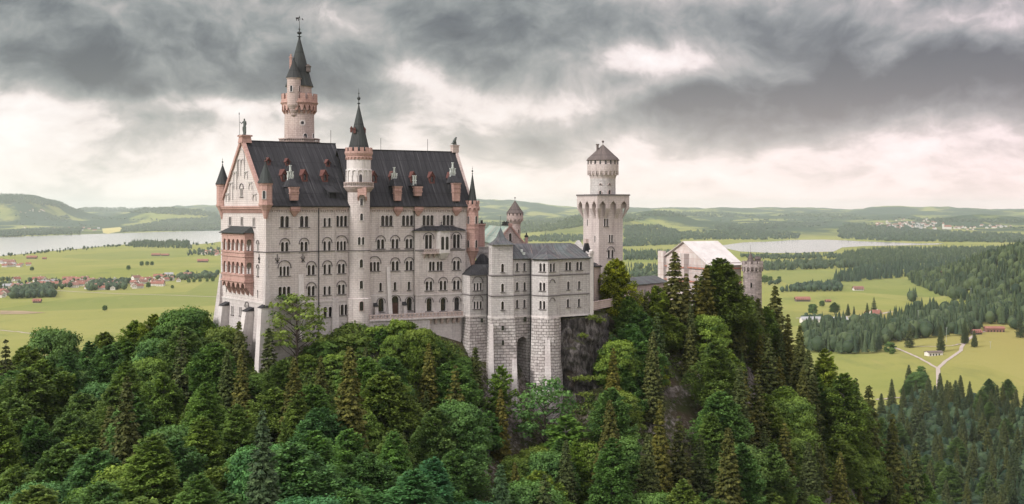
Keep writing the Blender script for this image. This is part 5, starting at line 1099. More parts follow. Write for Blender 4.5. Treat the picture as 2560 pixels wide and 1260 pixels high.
# --- valley ground
def ground_mat():
    m, t, p = mat('valley_meadows'); ob = t.new('ShaderNodeTexCoord').outputs['Object']; x, y, z = t.sep(ob)
    v = t.new('ShaderNodeTexVoronoi'); t.l.new(t.map(ob, (1 / 330., 1 / 620., 0), rot=(0, 0, .35)), v.inputs['Vector']); v.inputs['Scale'].default_value = 1.0
    vc = t.sep(v.outputs['Color'])
    n1 = t.noise(t.map(ob, (1, 1, 0)), 1 / 260., 6, 0.6); n2 = t.noise(t.map(ob, (1 / 30., 1 / 160., 0)), 1.0, 6, 0.65); n3 = t.noise(t.map(ob, (.25, .6, 0)), 1.0, 4, 0.7)
    c = t.mix(t.m('MULTIPLY_ADD', n1, 2.2, -0.6, True), (0.165, 0.198, 0.046), (0.258, 0.255, 0.075))
    c = t.mix(t.m('MULTIPLY', vc[0], 0.4), c, (0.32, 0.29, 0.115)); c = t.mix(t.m('MULTIPLY', t.m('GREATER_THAN', vc[1], 0.72), 0.45), c, (0.14, 0.18, 0.055))
    c = t.mix(t.m('MULTIPLY', t.m('MULTIPLY_ADD', n2, 6, -3.5, True), 0.5), c, (0.33, 0.265, 0.12)); c = t.mix(0.35, c, t.mix(1.0, c, t.ramp(n3, [(0.3, 0.8), (0.7, 1.2)]), 'MULTIPLY'))
    wv = t.new('ShaderNodeTexWave', wave_type='BANDS', bands_direction='Y'); t.l.new(t.map(ob, (.02, .055, 0), rot=(0, 0, .3)), wv.inputs['Vector']); wv.inputs['Scale'].default_value = 1.0; wv.inputs['Distortion'].default_value = 5.0; wv.inputs['Detail'].default_value = 3
    c = t.mix(t.m('MULTIPLY', wv.outputs['Fac'], .30), c, t.mix(1.0, c, (.80, .80, .74), 'MULTIPLY'))
    n8 = t.noise(t.map(ob, (1 / 90., 1 / 260., 0)), 1.0, 7, .7); c = t.mix(t.m('MULTIPLY', t.m('MULTIPLY_ADD', n8, 7, -3.9, True), .55), c, (.105, .135, .045)); n9 = t.noise(t.map(ob, (1 / 14., 1 / 40., 0)), 1.0, 6, .75); c = t.mix(t.m('MULTIPLY_ADD', n9, 5, -2.8, True), c, t.mix(1.0, c, (.78, .84, .74), 'MULTIPLY'))
    rx = t.m('MULTIPLY', t.m('MULTIPLY_ADD', x, 1 / 260., -1.55, True), t.m('LESS_THAN', y, 2200)); c = t.mix(t.m('MULTIPLY', rx, .6), c, (0.27, 0.215, 0.07))
    far = t.m('MULTIPLY_ADD', y, 1 / 2500., -3.2, True)
    nf = t.noise(t.map(ob, (1 / 900., 1 / 1500., 0)), 1.0, 6, 0.62, 0.4); mf = t.m('MULTIPLY', t.m('MULTIPLY_ADD', nf, 18, -7.6, True), far)
    c = t.mix(mf, c, (0.022, 0.045, 0.026)); t.l.new(c, p.inputs['Base Color']); p.inputs['Roughness'].default_value = 1.0; p.inputs['Specular IOR Level'].default_value = 0.05; return m
M['meadow'] = ground_mat()
az = np.radians(np.concatenate([np.linspace(-180, -31, 34)[:-1], np.linspace(-31, 31, 360), np.linspace(31, 180, 34)[1:]])); rad = np.exp(np.linspace(math.log(40), math.log(30500), 310))
A_, R_ = np.meshgrid(az, rad); Xg, Yg = R_ * np.sin(A_), R_ * np.cos(A_)
Zg = np.where(Yg > 0, G(Xg, np.maximum(Yg, 1)), -185.0); Zg = np.where(np.abs(Xg) > Yg * .62, -185., Zg) if False else Zg
gme = gridmesh('valley_ground', np.stack([Xg, Yg, Zg], -1), M['meadow']); tag(link(D.objects.new('valley_ground', gme)), kind='structure')
# --- lakes, roads, bare fields
def water():
    m, t, p = mat('lake_water'); ob = t.new('ShaderNodeTexCoord').outputs['Object']
    t.put(p.inputs['Base Color'], (0.93, 0.90, 0.88)); p.inputs['Metallic'].default_value = 0.9; p.inputs['Roughness'].default_value = 0.14; p.inputs['Specular IOR Level'].default_value = 1.0; p.inputs['IOR'].default_value = 1.5
    bump(t, p, t.noise(t.map(ob, (1 / 60., 1 / 12., 0)), 1.0, 4, 0.6), 0.03, 1.0); return m
M['water'] = water()
def flat(name, pts, zoff, m, kind='structure', dense=1):
    P = hit([p[0] for p in pts], [p[1] for p in pts]); mb = MB(); mb.add([(x, y, z + zoff) for x, y, z in P], []); fl = [Vector((x, y, 0)) for x, y, z in P]
    for t in tessellate_polygon([fl]): 
        cr = (fl[t[1]] - fl[t[0]]).cross(fl[t[2]] - fl[t[0]]).z; mb.f.append(list(t) if cr > 0 else [t[0], t[2], t[1]]); mb.m.append(0); mb.uv.append(None)
    return tag(obj(name, mb, m), kind=kind)
flat('lake', [(-140, 596), (0, 592.5), (100, 590), (200, 586.5), (260, 584.5), (300, 583.5), (400, 580), (480, 578), (560, 577), (700, 576), (820, 580), (870, 586), (800, 594), (690, 597), (560, 603), (520, 609), (470, 612), (400, 606), (345, 607), (320, 611), (250, 617), (190, 623), (130, 628), (60, 635), (0, 641), (-140, 655)], .6, M['water'])
flat('lake', [(1790, 616), (1860, 606), (1930, 604), (1985, 600), (2060, 599.5), (2110, 601), (2150, 603.5), (2250, 607), (2300, 609), (2362, 608.6), (2345, 611.5), (2250, 614), (2160, 615.5), (2105, 619), (2085, 629), (1990, 632.5), (1930, 633), (1850, 629)], .6, M['water'])
M['gravel'] = plain('pale_gravel_road', (0.38, 0.32, 0.28), 0.9, .15, .3); M['soil'] = plain('brown_mown_field', (0.27, 0.20, 0.12), 0.95, .3, .02); M['gold'] = plain('yellow_hayfield', (0.42, 0.36, 0.13), .95, .2, .02)
def strip(name, pts, w, m, zo=.35):
    pp = []
    for (x0, y0), (x1, y1) in zip(pts[:-1], pts[1:]):
        for k in range(6): pp.append((x0 + (x1 - x0) * k / 6, y0 + (y1 - y0) * k / 6))
    pp.append(pts[-1]); P = hit([p[0] for p in pp], [p[1] for p in pp]); mb = MB(); L = []
    for i in range(len(P)):
        d = P[min(i + 1, len(P) - 1)] - P[max(i - 1, 0)]; n_ = np.array([-d[1], d[0]]); n_ = n_ / (np.linalg.norm(n_) + 1e-6) * w / 2
        for sg in (-1, 1): x, y = P[i][0] + sg * n_[0], P[i][1] + sg * n_[1]; L.append((x, y, float(G(x, y)) + zo))
    mb.add(L, [(2 * i, 2 * i + 1, 2 * i + 3, 2 * i + 2) for i in range(len(P) - 1)]); return tag(obj(name, mb, m), kind='structure')
strip('road', [(2347, 985), (2346, 950), (2345, 922), (2365, 903), (2385, 890), (2402, 878), (2404, 868), (2412, 858), (2432, 840), (2450, 832), (2500, 823)], 4.6, M['gravel'])
strip('road', [(2343, 922), (2300, 897), (2262, 880), (2238, 871), (2225, 862)], 3.4, M['gravel'], .5); strip('road', [(2190, 1001), (2260, 995), (2330, 982), (2348, 975)], 4, M['gravel'], .6)
strip('road', [(2262, 867), (2330, 868), (2380, 866), (2405, 860)], 3, M['gravel'], .7); strip('road', [(0, 826), (50, 831), (108, 838)], 5, M['gravel']); strip('road', [(140, 727), (300, 735), (440, 739), (545, 743)], 7, M['gravel'])
strip('road', [(1990, 796), (2090, 794), (2200, 785), (2230, 780)], 9, M['gravel'])
flat('mown_field', [(0, 777), (60, 778), (115, 783), (60, 786), (0, 787)], .5, M['soil']); flat('hay_field', [(255, 572), (300, 568), (310, 577), (270, 585), (258, 583)], 1.5, M['gold']); flat('mown_field', [(2330, 688), (2400, 680), (2385, 690), (2340, 696)], .5, M['soil'])
# --- castle hill
CP = []
def cpt(px, Y, z): x, y = XY(px, Y); CP.append((x, y, z))
for t in [(535, 304, -33), (600, 292, -35), (650, 277, -37), (720, 281, -35), (800, 286, -32.5), (900, 288, -32), (930, 289, -28.5), (1000, 290, -27.5), (1060, 293, -29), (1085, 293, -34), (1120, 297, -36.5), (1160, 297, -38),
          (700, 310, -30), (900, 320, -28), (1100, 330, -28), (1350, 340, -27), (1550, 362, -27.5), (1650, 385, -30), (1750, 392, -39), (1830, 392, -42),
          (1835, 366, -39.5), (1650, 352, -33), (1500, 322, -28.7), (1560, 330, -31), (1480, 303, -40), (1500, 300, -49), (1400, 292, -57), (1300, 288, -60), (1220, 290, -47), (1160, 290, -43),
          (1600, 318, -40), (1250, 265, -63), (1000, 270, -47), (1000, 280, -38), (850, 272, -43), (650, 262, -45), (500, 275, -44), (1100, 275, -50), (1180, 280, -50),
          (0, 240, -60), (300, 240, -58), (600, 240, -56), (900, 240, -58), (1200, 240, -68), (1500, 240, -75), (1800, 240, -84), (2100, 240, -98), (2500, 240, -125),
          (1240, 255, -60), (1350, 270, -64), (1500, 275, -64), (1700, 275, -67), (1900, 275, -76), (2100, 275, -92), (2300, 275, -112),
          (1600, 310, -45), (1700, 310, -51), (1800, 310, -55), (1900, 310, -62), (2000, 310, -73), (2200, 310, -98), (1750, 335, -39), (1900, 350, -46), (2000, 360, -58), (2100, 360, -72), (2200, 360, -88), (2350, 360, -115),
          (2000, 400, -64), (2200, 420, -100), (1900, 420, -56), (600, 480, -120), (1000, 480, -100), (1400, 480, -95), (1800, 480, -105), (2200, 480, -145), (0, 480, -170), (-400, 480, -180),
          (0, 300, -58), (200, 300, -51), (350, 300, -44.5), (450, 293, -38), (540, 292, -36), (0, 350, -84), (300, 350, -74), (500, 345, -58), (0, 190, -61), (400, 190, -60), (800, 190, -60), (1100, 190, -64), (1300, 190, -82), (1600, 190, -108), (2000, 190, -128), (2500, 190, -150),
          (0, 150, -57), (400, 150, -58), (800, 150, -61), (1100, 150, -70), (1500, 150, -112), (2200, 150, -150), (-500, 90, -58), (600, 90, -74), (1280, 90, -100), (2500, 90, -150), (-600, 250, -66), (-600, 350, -95), (3000, 300, -140), (3000, 450, -170)]: cpt(*t)
for p in [(-60, 0, -70), (0, 0, -110), (60, 0, -130), (-150, 0, -60), (-60, -40, -80), (60, -40, -130), (200, 0, -150), (-200, 250, -80)]: CP.append(p)
CP = np.array(CP, float)
def tps_fit(P, lam=.6):
    n_ = len(P); d = np.linalg.norm(P[:, None, :2] - P[None, :, :2], axis=-1) + 1e-9; K = d * d * np.log(d) / 1000.; K[np.arange(n_), np.arange(n_)] = lam
    Q = np.c_[np.ones(n_), P[:, :2]]; A = np.block([[K, Q], [Q.T, np.zeros((3, 3))]]); return np.linalg.solve(A, np.r_[P[:, 2], np.zeros(3)])
_w = tps_fit(CP)
def hz_noise(X, Y):
    r_ = 0
    for f, am, ph in [(.11, .9, 1), (.23, .55, 2.3), (.47, .32, 4.1), (.9, .16, .7)]:
        r_ = r_ + am * np.sin(X * f * 1.07 + 1.7 * np.sin(Y * f * .8 + ph) + ph) * np.cos(Y * f * .93 + 1.3 * np.sin(X * f * .7 + ph * 2))
    return r_
def H(X, Y, noise=True):
    X = np.asarray(X, float); Y = np.asarray(Y, float); sh = X.shape; x, y = X.ravel(), Y.ravel(); z = np.empty(len(x))
    for i in range(0, len(x), 4000):
        d = np.hypot(x[i:i + 4000, None] - CP[None, :, 0], y[i:i + 4000, None] - CP[None, :, 1]) + 1e-9; z[i:i + 4000] = (d * d * np.log(d) / 1000.) @ _w[:-3] + _w[-3] + _w[-2] * x[i:i + 4000] + _w[-1] * y[i:i + 4000]
    z = z.reshape(sh); edge = np.maximum(smooth((Y - 440) / 110.), np.maximum(smooth((X - 150) / 110.), smooth((-X - 190) / 110.))); edge = np.maximum(edge, smooth((-Y - 0) / 60.))
    z = z * (1 - edge) + -195 * edge; z = np.clip(z, -196, -24)
    if noise: z = z + hz_noise(X, Y) * np.where(np.hypot(X + 20, Y - 310) < 25, .5, 1.0)
    return z
def hill_mat():
    m, t, p = mat('rocky_hillside'); ob = t.new('ShaderNodeTexCoord').outputs['Object']; nz = t.sep(t.new('ShaderNodeNewGeometry').outputs['True Normal'])[2]
    n1 = t.noise(ob, .16, 6, .62); n2 = t.noise(t.map(ob, (1, 1, .35)), .9, 7, .68, .6); n3 = t.noise(ob, 3.0, 4, .7)
    rock = t.ramp(n2, [(.30, (.035, .03, .03)), (.45, (.13, .115, .105)), (.58, (.27, .235, .215)), (.75, (.42, .385, .36))]); green = t.mix(t.m('MULTIPLY_ADD', n3, 2, -.5, True), (.028, .042, .014), (.085, .095, .028)); soil = t.mix(n2, (.05, .038, .025), (.14, .10, .065))
    c = t.mix(t.m('MULTIPLY_ADD', n1, 5, -2.2, True), green, soil); c = t.mix(t.m('MULTIPLY_ADD', t.m('ADD', t.m('MULTIPLY', nz, -1), t.m('MULTIPLY', n2, .55)), 7.0, 3.6, True), c, rock)
    t.l.new(c, p.inputs['Base Color']); bump(t, p, t.m('ADD', n2, t.m('MULTIPLY', n3, .3)), 1.0, 1.2); p.inputs['Roughness'].default_value = 1; return m
M['hill'] = hill_mat()
xs_ = np.arange(-300, 262, 2.0); ys_ = np.arange(-60, 552, 2.0); XX, YY = np.meshgrid(xs_, ys_)
hme = gridmesh('castle_hill', np.stack([XX, YY, H(XX, YY)], -1), M['hill']); tag(link(D.objects.new('castle_hill', hme)), kind='structure')
# --- cliff under the wing
def cliff_mat():
    m, t, p = mat('dark_cliff_rock'); ob = t.new('ShaderNodeTexCoord').outputs['Object']; n2 = t.noise(t.map(ob, (1, 1, .35)), 1.0, 9, .72, .5); n3 = t.noise(ob, 1.6, 6, .7); n4 = t.noise(ob, .22, 4, .6); nz = t.sep(t.new('ShaderNodeNewGeometry').outputs['Normal'])[2]
    c = t.ramp(n2, [(.34, (.014, .013, .013)), (.46, (.055, .048, .046)), (.56, (.14, .125, .12)), (.70, (.30, .28, .27))]); c = t.mix(t.m('MULTIPLY', t.m('MULTIPLY_ADD', n4, 6, -3.3, True), .5), c, (.12, .085, .05)); c = t.mix(t.m('MULTIPLY_ADD', t.m('ADD', nz, t.m('MULTIPLY', n3, .5)), 4, -3.3, True), c, (.07, .08, .022))
    t.l.new(c, p.inputs['Base Color']); bump(t, p, t.m('ADD', n2, t.m('MULTIPLY', n3, .4)), 1.0, 1.5); p.inputs['Roughness'].default_value = 1; return m
M['cliff'] = cliff_mat()
def cliff(name, pts, zt_, zb_, lean, amp=1.1, seed=0):
    n_, mlv = 90, 80; L = np.linspace(0, len(pts) - 1.001, n_); P = np.zeros((mlv, n_, 3)); rs = np.random.RandomState(seed); ph = rs.uniform(0, 6, 12)
    for j, s in enumerate(L):
        i = int(s); f = s - i; x = pts[i][0] * (1 - f) + pts[i + 1][0] * f; y = pts[i][1] * (1 - f) + pts[i + 1][1] * f; dx_, dy_ = pts[i + 1][0] - pts[i][0], pts[i + 1][1] - pts[i][1]; ll = math.hypot(dx_, dy_); nx, ny = dy_ / ll, -dx_ / ll
        for k in range(mlv):
            v = k / (mlv - 1); zz = zt_ + (zb_ - zt_) * v; d = lean * v ** 1.2 + amp * (math.sin(zz * .33 + ph[0] + 1.3 * math.sin(x * .31 + ph[1])) * .8 + .6 * math.sin(x * .63 + ph[2] + zz * .21) + .45 * math.sin(zz * .93 + ph[3] + 2 * math.sin(x * .8 + ph[4])) + .3 * math.sin(x * 1.9 + ph[5] + math.sin(zz * 1.3)) + .2 * math.sin(zz * 2.7 + x * 1.1 + ph[6])) * (.25 + .75 * min(1, v * 6))
            if k == 0: d = -6
            P[k, j] = (x + nx * d, y + ny * d, zz if k else zt_ + .4)
    return tag(link(D.objects.new(name, gridmesh(name, P[::-1], M['cliff'], False))), kind='structure')
cliff('rock_cliff', [XY(1396, 304), XY(1420, 302), XY(1450, 303.5), XY(1482, 306.5), XY(1500, 310), XY(1518, 322)], bz - .1, -62, 5.0, 1.0, 4)
# ================================================================== trees
def leaf_cards(C, N, size, rs, elong=1.5, tan=None):
    """C centres, N normals -> rhombus cards"""
    n_ = len(C); r_ = rs.normal(size=(n_, 3)) if tan is None else tan + rs.normal(size=(n_, 3)) * .35
    N = N / np.linalg.norm(N, axis=1, keepdims=True); T = r_ - (r_ * N).sum(1, keepdims=True) * N; T /= np.linalg.norm(T, axis=1, keepdims=True) + 1e-9; B = np.cross(N, T)
    s = (size * rs.uniform(.6, 1.35, n_))[:, None]; a_ = T * s * elong * .5; b_ = B * s * .5; cup = N * s * .14
    V = np.stack([C - a_, C + b_ * 1.0 - cup, C + a_, C - b_ * 1.0 - cup], 1).reshape(-1, 3); F = np.arange(n_ * 4).reshape(-1, 4); return V, F
def crown_spray(seed, Hh, Rr, base=.22, nb=110, per=150, leaf=.46, droop=.12, top_pow=.55, lumpy=.22):
    rs = np.random.RandomState(seed); Cs, Ns, Ts, Tn = [], [], [], []; ph = rs.uniform(0, 6.28, 4); br = []
    for i in range(nb):
        f = (i + .5) / nb; azm = i * 2.39996 + rs.normal(0, .25); hh = Hh * (base + (1 - base) * f ** .9)
        u = (hh / Hh - base) / (1 - base); env = Rr * (min(1, (u + .12) / .4) ** .6) * max(.02, (1 - u ** 2.2)) ** top_pow; env *= 1 + lumpy * math.sin(2 * azm + ph[0]) * math.sin(3.1 * u * 3 + ph[1]) + lumpy * .8 * math.sin(3 * azm + ph[2] + 4 * u)
        env *= rs.uniform(.78, 1.08); rise = rs.uniform(.25, .6) * (1.0 + .9 * u) * .55; tip = np.array([env * math.cos(azm), env * math.sin(azm), hh]); st = np.array([0, 0, max(Hh * .1, hh - env * rise - .3)]); d = tip - st; L = np.linalg.norm(d); d /= L
        side = np.cross(d, [0, 0, 1.0]); side /= np.linalg.norm(side) + 1e-9; up = np.cross(side, d); m_ = int(per * (.35 + .65 * min(1, L / Rr))); s = rs.uniform(.30, 1.04, m_) ** .8
        w = (.10 + .42 * np.sin(np.clip(s, 0, 1) * PI * .86)) * L * .62; q = rs.uniform(-1, 1, m_); lay = rs.normal(0, .055 * L, m_)
        C = st + d * (s * L)[:, None] + side * (q * w)[:, None] + up * (lay - droop * L * (q ** 2) * .6 - droop * L * np.maximum(0, s - .6) ** 2 * 3)[:, None]; Cs.append(C)
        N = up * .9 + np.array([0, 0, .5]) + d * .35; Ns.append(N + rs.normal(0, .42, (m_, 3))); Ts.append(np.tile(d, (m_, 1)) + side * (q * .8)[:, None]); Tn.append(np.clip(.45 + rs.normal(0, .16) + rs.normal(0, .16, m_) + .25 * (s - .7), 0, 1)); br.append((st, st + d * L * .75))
    C, N, T, tn = map(np.concatenate, (Cs, Ns, Ts, Tn)); V, F = leaf_cards(C, N, leaf, rs, 1.6, T); return V, F, np.repeat(tn, 4), br
def crown_puff(seed, Hh, Rr, base=.25, nb=60, per=330, leaf=.5):
    rs = np.random.RandomState(seed); Cs, Ns, Tn, br = [], [], [], []
    for i in range(nb):
        f = (i + .5) / nb; azm = i * 2.39996 + rs.normal(0, .3); u = f; hh = Hh * (base + (1 - base) * u); env = Rr * max(.05, 1 - (abs(u - .38) / .66) ** 2.2) ** .5 * rs.uniform(.62, .95)
        c = np.array([env * math.cos(azm), env * math.sin(azm), hh - .06 * Hh]); pr = Rr * rs.uniform(.16, .36); m_ = int(per * (pr / (Rr * .32)) ** 2); v = rs.normal(size=(m_, 3)); v[:, 2] = np.abs(v[:, 2]) * .8 - .25; v /= np.linalg.norm(v, axis=1, keepdims=True)
        sub = 1 + .28 * np.sin(v[:, 0] * 7 + i) * np.sin(v[:, 1] * 6 + 2 * i) + .12 * np.sin(v[:, 0] * 15 + i) * np.sin(v[:, 2] * 13); C = c + v * (pr * sub * rs.uniform(.6, 1.12, m_))[:, None] * np.array([1.15, 1.15, .7]); Cs.append(C); Ns.append(v + np.array([0, 0, .45]) + rs.normal(0, .45, (m_, 3)))
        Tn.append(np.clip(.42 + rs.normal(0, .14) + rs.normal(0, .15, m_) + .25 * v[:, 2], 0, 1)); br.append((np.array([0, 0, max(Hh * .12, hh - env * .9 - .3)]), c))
    C, N, tn = map(np.concatenate, (Cs, Ns, Tn)); V, F = leaf_cards(C, N, leaf, rs, 1.25); return V, F, np.repeat(tn, 4), br
def crown_conifer(seed, Hh, Rr, whorls=30, per=36, nb=9, leaf=.5, base=.08, pw=.85):
    rs = np.random.RandomState(seed); Cs, Ns, Ts, Tn = [], [], [], []
    for w in range(whorls):
        u = (w + rs.uniform(-.3, .3) + .4) / whorls; hh = Hh * (base + (1 - base) * u); R0 = Rr * (1 - u) ** pw * (1.0 if u > .12 else .8) + .12; k = max(4, int(nb * (1 - u * .5)))
        for j in range(k):
            azm = j * 2 * PI / k + w * 1.3 + rs.normal(0, .2); R1 = R0 * rs.uniform(.72, 1.15); m_ = int(per * (.3 + R1 / Rr)); s = rs.uniform(.12, 1, m_) ** .75; d = np.array([math.cos(azm), math.sin(azm), 0]); side = np.array([-d[1], d[0], 0])
            wd = .05 + .30 * np.sin(np.clip(s * .92, 0, 1) * PI) * R1 * .75; q = rs.uniform(-1, 1, m_); sag = -.42 * s * R1 + .20 * s ** 3 * R1 * 1.2 - np.abs(q) * wd * .45
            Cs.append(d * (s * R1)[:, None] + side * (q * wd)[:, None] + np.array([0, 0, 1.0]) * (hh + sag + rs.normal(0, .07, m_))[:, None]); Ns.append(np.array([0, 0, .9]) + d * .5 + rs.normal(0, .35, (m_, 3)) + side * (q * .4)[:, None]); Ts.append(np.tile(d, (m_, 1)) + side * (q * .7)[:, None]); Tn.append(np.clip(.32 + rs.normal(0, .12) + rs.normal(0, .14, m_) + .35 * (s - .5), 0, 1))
    C, N, T, tn = map(np.concatenate, (Cs, Ns, Ts, Tn)); V, F = leaf_cards(C, N, leaf, rs, 1.9, T); return V, F, np.repeat(tn, 4), []
def trunk_mesh(Hh, r, br, top=.9, mname='bark', lean=0, seed=0):
    rs = np.random.RandomState(seed); mb = MB(); pts = [(math.sin(k * 1.3 + seed) * .12 * k / 6, math.cos(k * 1.7 + seed) * .12 * k / 6, Hh * top * k / 6 - (1.5 if k == 0 else 0)) for k in range(7)]; mb.tube(pts, [r * (1 - .85 * k / 6) for k in range(7)], 7)
    for a_, b_ in br[::max(1, len(br) // 26)]:
        m_ = (a_ + b_) / 2 + rs.normal(0, .12, 3); mb.tube([tuple(a_), tuple(m_), tuple(b_)], [r * .33, r * .2, r * .06], 5)
    return mb.build('trunk', M[mname])
PR = {}; PR_R = dict(b0=6.6, b1=6.0, b2=6.2, b3=6.2, b4=5.4, b5=5.2, y0=2.7, y1=2.6, sp=3.6, c0=4.7, c1=3.8, c2=3.5, c3=4.6, c4=2.1)
def proto(key, kind, gen, Hh, r, mname='bark'):
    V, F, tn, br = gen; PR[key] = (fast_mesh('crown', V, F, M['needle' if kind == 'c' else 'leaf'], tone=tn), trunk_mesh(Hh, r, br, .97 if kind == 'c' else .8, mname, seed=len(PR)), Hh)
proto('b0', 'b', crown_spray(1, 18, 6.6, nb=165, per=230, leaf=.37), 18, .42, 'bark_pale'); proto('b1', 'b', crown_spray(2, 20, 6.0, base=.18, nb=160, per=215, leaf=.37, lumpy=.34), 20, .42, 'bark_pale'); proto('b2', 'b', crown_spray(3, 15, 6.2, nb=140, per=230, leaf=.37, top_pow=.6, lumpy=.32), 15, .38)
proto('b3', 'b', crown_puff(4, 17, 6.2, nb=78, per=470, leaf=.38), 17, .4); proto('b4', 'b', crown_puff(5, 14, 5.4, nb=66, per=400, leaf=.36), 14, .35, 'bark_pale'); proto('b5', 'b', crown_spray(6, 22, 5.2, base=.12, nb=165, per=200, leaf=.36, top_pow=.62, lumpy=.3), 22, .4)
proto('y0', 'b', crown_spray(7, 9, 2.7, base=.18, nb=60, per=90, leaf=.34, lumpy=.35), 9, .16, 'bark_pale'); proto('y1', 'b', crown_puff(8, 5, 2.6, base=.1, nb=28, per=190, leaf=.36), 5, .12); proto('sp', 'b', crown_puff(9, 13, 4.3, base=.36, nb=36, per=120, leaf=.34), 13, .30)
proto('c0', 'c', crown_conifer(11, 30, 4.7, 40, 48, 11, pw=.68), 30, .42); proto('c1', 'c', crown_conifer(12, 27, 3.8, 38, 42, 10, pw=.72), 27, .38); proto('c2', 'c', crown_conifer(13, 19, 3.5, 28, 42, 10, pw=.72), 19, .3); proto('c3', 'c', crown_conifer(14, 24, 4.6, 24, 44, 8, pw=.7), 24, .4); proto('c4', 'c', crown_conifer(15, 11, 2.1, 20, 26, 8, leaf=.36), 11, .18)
WORDS = {'b': ('broadleaf_tree', 'tree'), 'y': ('young_tree', 'tree'), 's': ('young_tree', 'tree'), 'c': ('conifer_tree', 'tree')}
def plant(key, x, y, z, h, rot, col, label, group=None, wide=1.0, name=None):
    cme, tme, h0 = PR[key]; s = h / h0; nm, cat = WORDS[key[0]]; nm = name or nm
    T = Matrix.Translation((x, y, z)) @ Matrix.Rotation(rot, 4, 'Z') @ Matrix.Diagonal((s * wide, s * wide, s, 1)); r_ = D.objects.new(nm, None); link(r_, None, T); tag(r_, label, cat, group)
    c = link(D.objects.new('crown', cme), r_, T); c.color = (*col, 1); link(D.objects.new('trunk', tme), r_, T); return r_
rg = random.Random(11)
def tint(kind):
    if kind == 'c': return rg.choice([(1, 1, 1), (.85, .92, .9), (1.25, 1.1, .8), (1.0, .9, .7), (.8, .95, .9)])
    return rg.choice([(1, 1, 1), (1.08, 1.06, .85), (.8, .95, .95), (.85, 1.0, .85), (1.22, 1.14, .75), (.8, 1.0, 1.1), (1.02, .95, .78)])
